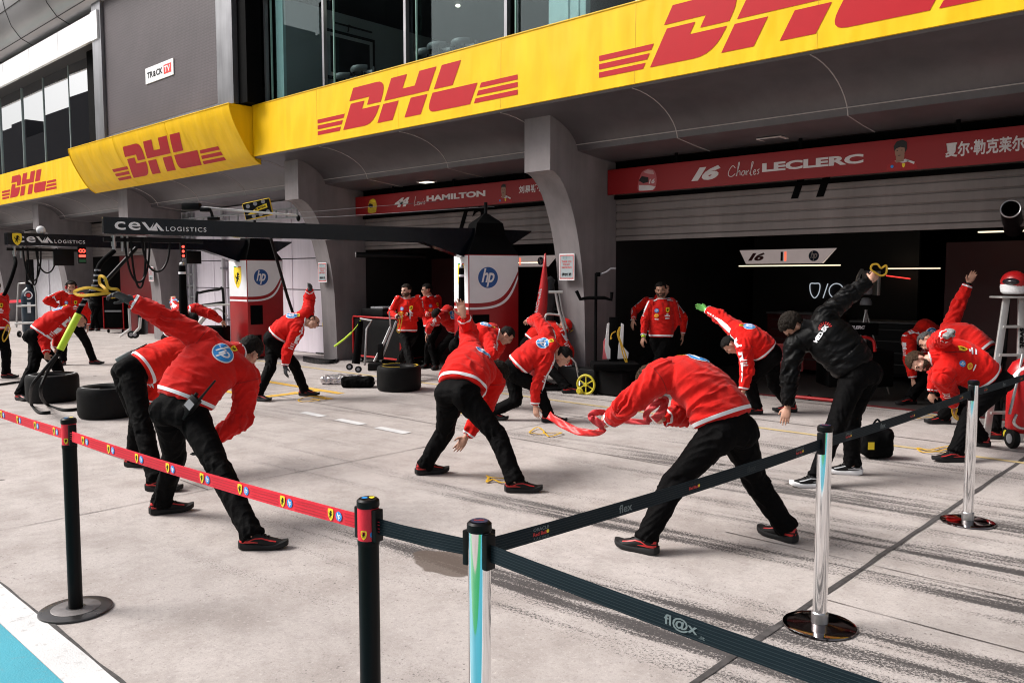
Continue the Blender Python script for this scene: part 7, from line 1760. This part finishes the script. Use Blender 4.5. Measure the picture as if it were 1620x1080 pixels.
# step ladder with helmet
T = thing("step_ladder", "aluminium step ladder with black lettering at the garage mouth", "ladder", onz(1598, 680)); D0 = 8.9
q0 = pt(1600, 470, D0); zt = q0.z
def foot(px, D): p = pt(px, 500, D); return V((p.x, p.y, 0))
mb = MB(); mb.box(q0, (.34, .24, .02), CR, None, bev=.004); mb.build("top_tread", M_ALU, T)
for a, b, D1 in ((1592, 1568, D0 - .1), (1616, 1622, D0 - .1)):
    p, f = pt(a, 472, D0 - .05), foot(b, D1 - .25); mb = MB(); ax = (p - f).normalized(); mb.box((p + f) / 2, ((p - f).length, .07, .03), ax, CR - ax * CR.dot(ax), bev=.004); s_ = mb.build("side_rail", M_ALU, T)
    if a == 1616:
        mb = MB(); cc = f.lerp(p, .72) - CF * .03; rt = (CR - ax * CR.dot(ax)).normalized(); flat(mb, fitw(text2d("svelt", .05), .22, .06), cc, -ax, rt, .0); buildflat(mb, "lettering", M_BLACK, s_)
mb = MB()
for k in range(1, 5):
    t = k / 5; p = foot(1568, D0 - .35).lerp(pt(1592, 472, D0 - .05), t); q = foot(1622, D0 - .35).lerp(pt(1616, 472, D0 - .05), t); mb.box((p + q) / 2, ((q - p).length, .07, .025), q - p, None)
mb.build("tread_set", M_ALU, T)
mb = MB()
for a, b in ((1596, 1590), (1618, 1640)): mb.tube([pt(a, 472, D0 + .05), foot(b, D0 + .45)], .016, n=8)
mb.build("rear_frame", M_BLACK, T)
T = thing("crash_helmet", "red and white crash helmet sitting on top of the step ladder", "helmet", q0)
mb = MB(); c = pt(1604, 449, D0); mb.ellipsoid(c + V((0, 0, .02)), (.125, .14, .12), (CR, FH, Z_UP), 20, 14); mb.build("shell", M_REDPAINT, T, smooth=True)
mb = MB(); mb.lathe(c - V((0, 0, .105)), [(.10, 0), (.122, .02), (.130, .07), (.128, .10)], 28); mb.build("white_band", M_WHITE, T)
mb = MB(); mb.ellipsoid(c - CR * .06 - CF * .045 + V((0, 0, .02)), (.075, .105, .045), (CR, FH, Z_UP), 16, 10); mb.build("visor", mat("visor_dark", (.02, .015, .02), .1), T)
# red fluid tank at the edge
T = thing("fluid_tank", "red wheeled fluid tank with white trim cut by the picture's edge", "tank", onz(1612, 670)); D0 = 8.3
c = pt(1622, 610, D0); mb = MB(); mb.tube([V((c.x, c.y, .16)), V((c.x, c.y, .2)), V((c.x, c.y, .78)), V((c.x, c.y, .86)), V((c.x, c.y, .9))], [.12, .16, .16, .12, .06], n=24); mb.build("tank", M_REDPAINT, T)
mb = MB(); mb.tube([pt(1602, 598, D0 - .17), pt(1612, 586, D0 - .17), pt(1625, 580, D0 - .17)], .022, n=8, flat=(.5, 1.3)); mb.build("white_trim", M_WHITE, T)
mb = MB(); mb.tube([pt(1597, 655, D0 - .1), pt(1610, 600, D0 - .1), pt(1618, 560, D0 - .1)], .014, n=8); mb.tube(catmull([pt(1608, 655, D0 - .2), pt(1604, 668, D0 - .2), pt(1612, 676, D0 - .2), pt(1626, 678, D0 - .2)], 4), .014, n=8); mb.build("frame", M_STEEL, T)
wheel_part(T, V((pt(1603, 660, D0).x, pt(1603, 660, D0).y, .10)), CR, .10, .06); wheel_part(T, V((pt(1596, 655, D0 + .35).x, pt(1596, 655, D0 + .35).y, .08)), CR, .08, .05, hub=M_YW)
# exhaust duct under the shutter
T = thing("exhaust_duct", "fat black exhaust duct hanging under the nearest shutter", "duct", ony(1600, 345, 10.4)); a_, b_ = ony(1606, 332, 10.35), ony(1598, 352, 10.5)
mb = MB(); d_ = (V((a_.x, 10.15, a_.z + .0)) - V((b_.x - .05, 10.9, b_.z - .05))); o_ = V((b_.x - .05, 10.9, b_.z - .05)); mb.lathe(o_, [(.09, 0), (.10, .02), (.10, d_.length), (.085, d_.length), (.085, .05)], 28, d_); mb.build("duct", M_BLACK, T)
mb = MB(); u_, v_ = frame(d_); e_ = o_ + d_; mb.tube([e_ + (u_ * math.cos(t) + v_ * math.sin(t)) * .093 for t in [i * math.pi / 12 for i in range(24)]], .008, n=6, closed=True); mb.build("duct_rim", M_STEEL, T)
T = thing("vent_pipe", "horizontal black pipe with a pale open end under the second shutter", "pipe", ony(563, 403, 10.2)); a_ = ony(563, 403, 10.0)
mb = MB(); mb.lathe(a_, [(.055, 0), (.055, 1.4), (.045, 1.4), (.045, .02)], 20, V((.55, .8, -.02))); mb.build("pipe", M_BLACK, T); mb = MB(); dr = V((.55, .8, -.02)); u_, v_ = frame(dr); mb.tube([a_ + (u_ * math.cos(t) + v_ * math.sin(t)) * .05 for t in [i * math.pi / 10 for i in range(20)]], .008, n=6, closed=True); mb.build("pipe_rim", M_ALU, T)

# ================================================================== LEFT BACKGROUND
T = thing("cable_ladder", "grey vertical cable ladder against the column edge on the pale wall", "cable ladder", (-21.8, 10.3, 0))
mb = MB()
for x in (-21.95, -21.65, -21.4): mb.bmin((x - .025, 10.36, 0), (x + .025, 10.42, 3.4))
for k in range(11): mb.bmin((-21.95, 10.37, .25 + .3 * k), (-21.4, 10.41, .29 + .3 * k))
mb.build("ladder_frame", mat("galvanised", (.36, .37, .38), .45, metal=.5), T)
T = thing("cable_ladder", "grey vertical cable ladder behind the balding stretcher", "cable ladder", (-15.1, 10.3, 0)); mb = MB()
for x in (-15.35, -15.1, -14.85): mb.bmin((x - .02, 10.36, 0), (x + .02, 10.41, 3.3))
for k in range(8): mb.bmin((-15.35, 10.37, .2 + .14 * k), (-14.85, 10.40, .235 + .14 * k))
mb.build("ladder_frame", MATS["galvanised"], T)
T = thing("downpipe", "grey vertical downpipe on the pale panelled wall", "pipe", (-19.1, 10.38, 0)); mb = MB(); c = ony(354, 430, 10.36); mb.cyl((c.x, 10.36, 0), (c.x, 10.36, 3.4), .05); mb.build("pipe", mat("pipe_grey", (.42, .42, .44), .5), T)
mb = MB(); mb.bmin((c.x - .07, 10.30, 1.9), (c.x + .07, 10.44, 1.95)); mb.bmin((c.x - .07, 10.30, .6), (c.x + .07, 10.44, .65)); mb.build("pipe_clip", M_GREY, T)
T = thing("wall_cable_tray", "grey cable tray rack along the top of the pale wall", "cable tray", (-19, 10.2, 3.1)); mb = MB()
for z in (3.02, 3.22): mb.bmin((-22.1, 10.30, z), (-14.8, 10.34, z + .035))
for k in range(17): mb.bmin((-22.0 + .44 * k, 10.305, 3.055), (-21.96 + .44 * k, 10.335, 3.22))
mb.build("tray_rack", MATS["galvanised"], T)
# rack with red frame, tubular frame
T = thing("tool_rack", "black wheeled rack with a red edge standing before the red partition", "rack", onz(187, 528)); D0 = 22.5
p = onz(187, 526); mb = MB(); mb.box(V((p.x, p.y, .62)), (.62, .5, 1.0), CR, None, bev=.03); mb.build("rack_body", M_BLACK_MATT, T)
mb = MB(); c = V((p.x, p.y, .62)) - FH * .26; mb.tube([c + CR * a + Z_UP * b for a, b in ((-.3, -.48), (.3, -.48), (.3, .48), (-.3, .48))], .022, n=6, closed=True); mb.build("red_edge", M_REDPAINT, T)
mb = MB(); mb.box(c - FH * .01 + V((0, 0, .05)), (.5, .02, .05), CR, None); mb.build("shelf_item", M_GREY, T)
for a in (-.22, .22): wheel_part(T, V((p.x, p.y, .06)) + CR * a - FH * .15, CR, .055, .04)
T = thing("equipment_frame", "black tubular frame rack with hoses beside the shield cabinet", "rack", onz(340, 560)); D0 = 17.2
mb = MB()
for D1 in (D0, D0 + .6):
    mb.tube(catmull([pt(310, 548, D1), pt(311, 470, D1), pt(316, 463, D1), pt(345, 458, D1), pt(353, 463, D1), pt(355, 548, D1)], 4), .028, n=8)
mb.tube([pt(312, 484, D0), pt(354, 478, D0)], .025, n=8); mb.build("frame", M_BLACK, T)
mb = MB(); mb.tube([pt(322, 484, D0 - .1), pt(345, 482, D0 - .1), pt(364, 482, D0 - .1)], .02, n=8); mb.tube(catmull([pt(322, 484, D0), pt(330, 492, D0), pt(345, 488, D0), pt(360, 500, D0)], 4), .018, n=6); mb.build("steel_bar", M_ALU, T)
mb = MB(); mb.box(V((pt(338, 530, D0).x, pt(338, 530, D0).y, .42)), (.55, .5, .55), CR, None, bev=.03); mb.build("motor_box", M_BLACK_MATT, T)
mb = MB(); mb.tube([pt(313, 514, D0 - .4), pt(326, 498, D0 - .4)], .05, n=10); mb.build("silver_duct", M_ALU, T)
for q in (322, 352): p = pt(q, 560, D0 - .1); wheel_part(T, V((p.x, p.y, .07)), CR, .065, .04)
T = thing("trolley_jack", "black and steel jack frame standing left of the raised-glove stretcher's back", "jack", onz(205, 532)); D0 = 20
mb = MB(); mb.tube([pt(204, 488, D0), pt(206, 520, D0), pt(206, 530, D0)], .03, n=8); mb.tube([pt(206, 520, D0), pt(190, 532, D0)], .03, n=8); mb.tube([pt(222, 502, D0 - .5), pt(221, 518, D0 - .5), pt(212, 528, D0 - .5)], .035, n=8); mb.build("handle", M_ALU, T)
for q in ((208, 529), (214, 529)): wheel_part(T, pt(q[0], q[1], D0 - .5), CF, .09, .05)
mb = MB(); mb.box(pt(226, 512, D0 - .3), (.16, .2, .5), CR, None, bev=.02); mb.build("jack_body", M_BLACK, T)
# steel gurney and navy bottle at left
T = thing("bottle_trolley", "tubular steel trolley carrying a tall navy gas bottle by the pale partition", "trolley", onz(42, 518)); D0 = 23.5
mb = MB()
mb.tube(catmull([pt(26, 518, D0), pt(29, 455, D0), pt(32, 449, D0), pt(40, 448, D0)], 4), .025, n=8); mb.tube([pt(58, 518, D0), pt(57, 465, D0), pt(54, 450, D0), pt(46, 444, D0)], .025, n=8); mb.tube([pt(27, 484, D0), pt(58, 483, D0)], .03, n=8); mb.tube([pt(24, 512, D0), pt(60, 510, D0)], .035, n=8); mb.build("frame", M_ALU, T)
p = pt(46, 480, D0 + .25); mb = MB(); mb.lathe((p.x, p.y, .12), [(.18, 0), (.2, .05), (.2, 1.0), (.16, 1.18), (.06, 1.28), (.06, 1.36)], 24); bt = mb.build("gas_bottle", mat("navy_bottle", (.015, .03, .05), .35), T)
mb = MB(); q = pt(45, 467, D0 + .04); flat(mb, ring2d(.09, .12, 20), q, CR, Z_UP, .0, 0); flat(mb, disc2d(.06, 16), q, CR, Z_UP, .003, 1); flat(mb, poly2d([(-.05, -.5), (.05, -.5), (.05, -.2), (-.05, -.2)]), q, CR, Z_UP, .0, 0); buildflat(mb, "bottle_label", [M_WHITE_CLOTH, M_SHOERED], bt)
for q in (30, 56): p = pt(q, 515, D0); wheel_part(T, V((p.x, p.y, .09)), CR, .09, .05)
T = thing("tape_barrier", "red tape stretched across in front of the dark far wall", "barrier tape", onz(20, 515)); a_, b_ = pt(-10, 478, 27), pt(38, 476, 25.5)
mb = MB(); mb.tube([a_, b_], .05, n=6, flat=(.15, 1), ref=CF); mb.build("tape", M_REDBELT, T); mb = MB(); mb.cyl((b_.x, b_.y, 0), (b_.x, b_.y, 1.1), .03); mb.build("post", M_BLACK, T)

# ================================================================== DIM KIT INSIDE THE GARAGES
def chest(label, x0, x1, y, h, m, n):
    T = thing("tool_chest", label, "tool chest", ((x0 + x1) / 2, y, 0), "tool chests inside the dark garages")
    mb = MB(); mb.bmin((x0, y, .08), (x1, y + .6, h), bev=.015); mb.build("chest_body", m, T)
    for k in range(n):
        z = .14 + (h - .2) * k / n; mb = MB(); mb.bmin((x0 + .03, y - .015, z), (x1 - .03, y, z + (h - .2) / n - .015)); d = mb.build("drawer", m, T)
        mb = MB(); mb.bmin((x0 + .1, y - .03, z + (h - .2) / n - .05), (x1 - .1, y - .015, z + (h - .2) / n - .035)); mb.build("handle", mat("dark_handle", (.05, .05, .05), .5), d)
    mb = MB(); mb.bmin((x0 - .01, y - .02, h), (x1 + .01, y + .6, h + .03)); mb.build("worktop", mat("worktop_grey", (.10, .10, .105), .4), T)
M_CH = mat("chest_dark_red", (.07, .004, .005), .35)
chest("dark red drawer chest under the glowing outline emblem", -6.9, -5.7, 14.1, 1.05, M_CH, 5)
chest("black drawer chest in the dark beside the red partition", -5.4, -4.3, 14.1, .95, M_BLACK, 4)
chest("black drawer chest in the garage behind the chrome jack handle", -11.9, -10.9, 13.6, 1.0, M_BLACK, 4)
for lab, pa, pb in (("thin red light strip glowing deep in the garage by the bearded bystander", (1062, 440), (1090, 436)), ("thin red light strip glowing beside the raised fist", (1402, 436), (1440, 441))):
    a_, b_ = ony(pa[0], pa[1], 14.7), ony(pb[0], pb[1], 14.7); mb = MB(); mb.tube([a_, b_], .010, n=6); mb.build("light_strip", mat("red_strip", (.8, .05, .05), .5, emit=(1, .05, .04), estr=.9), None, label=lab, cat="light")
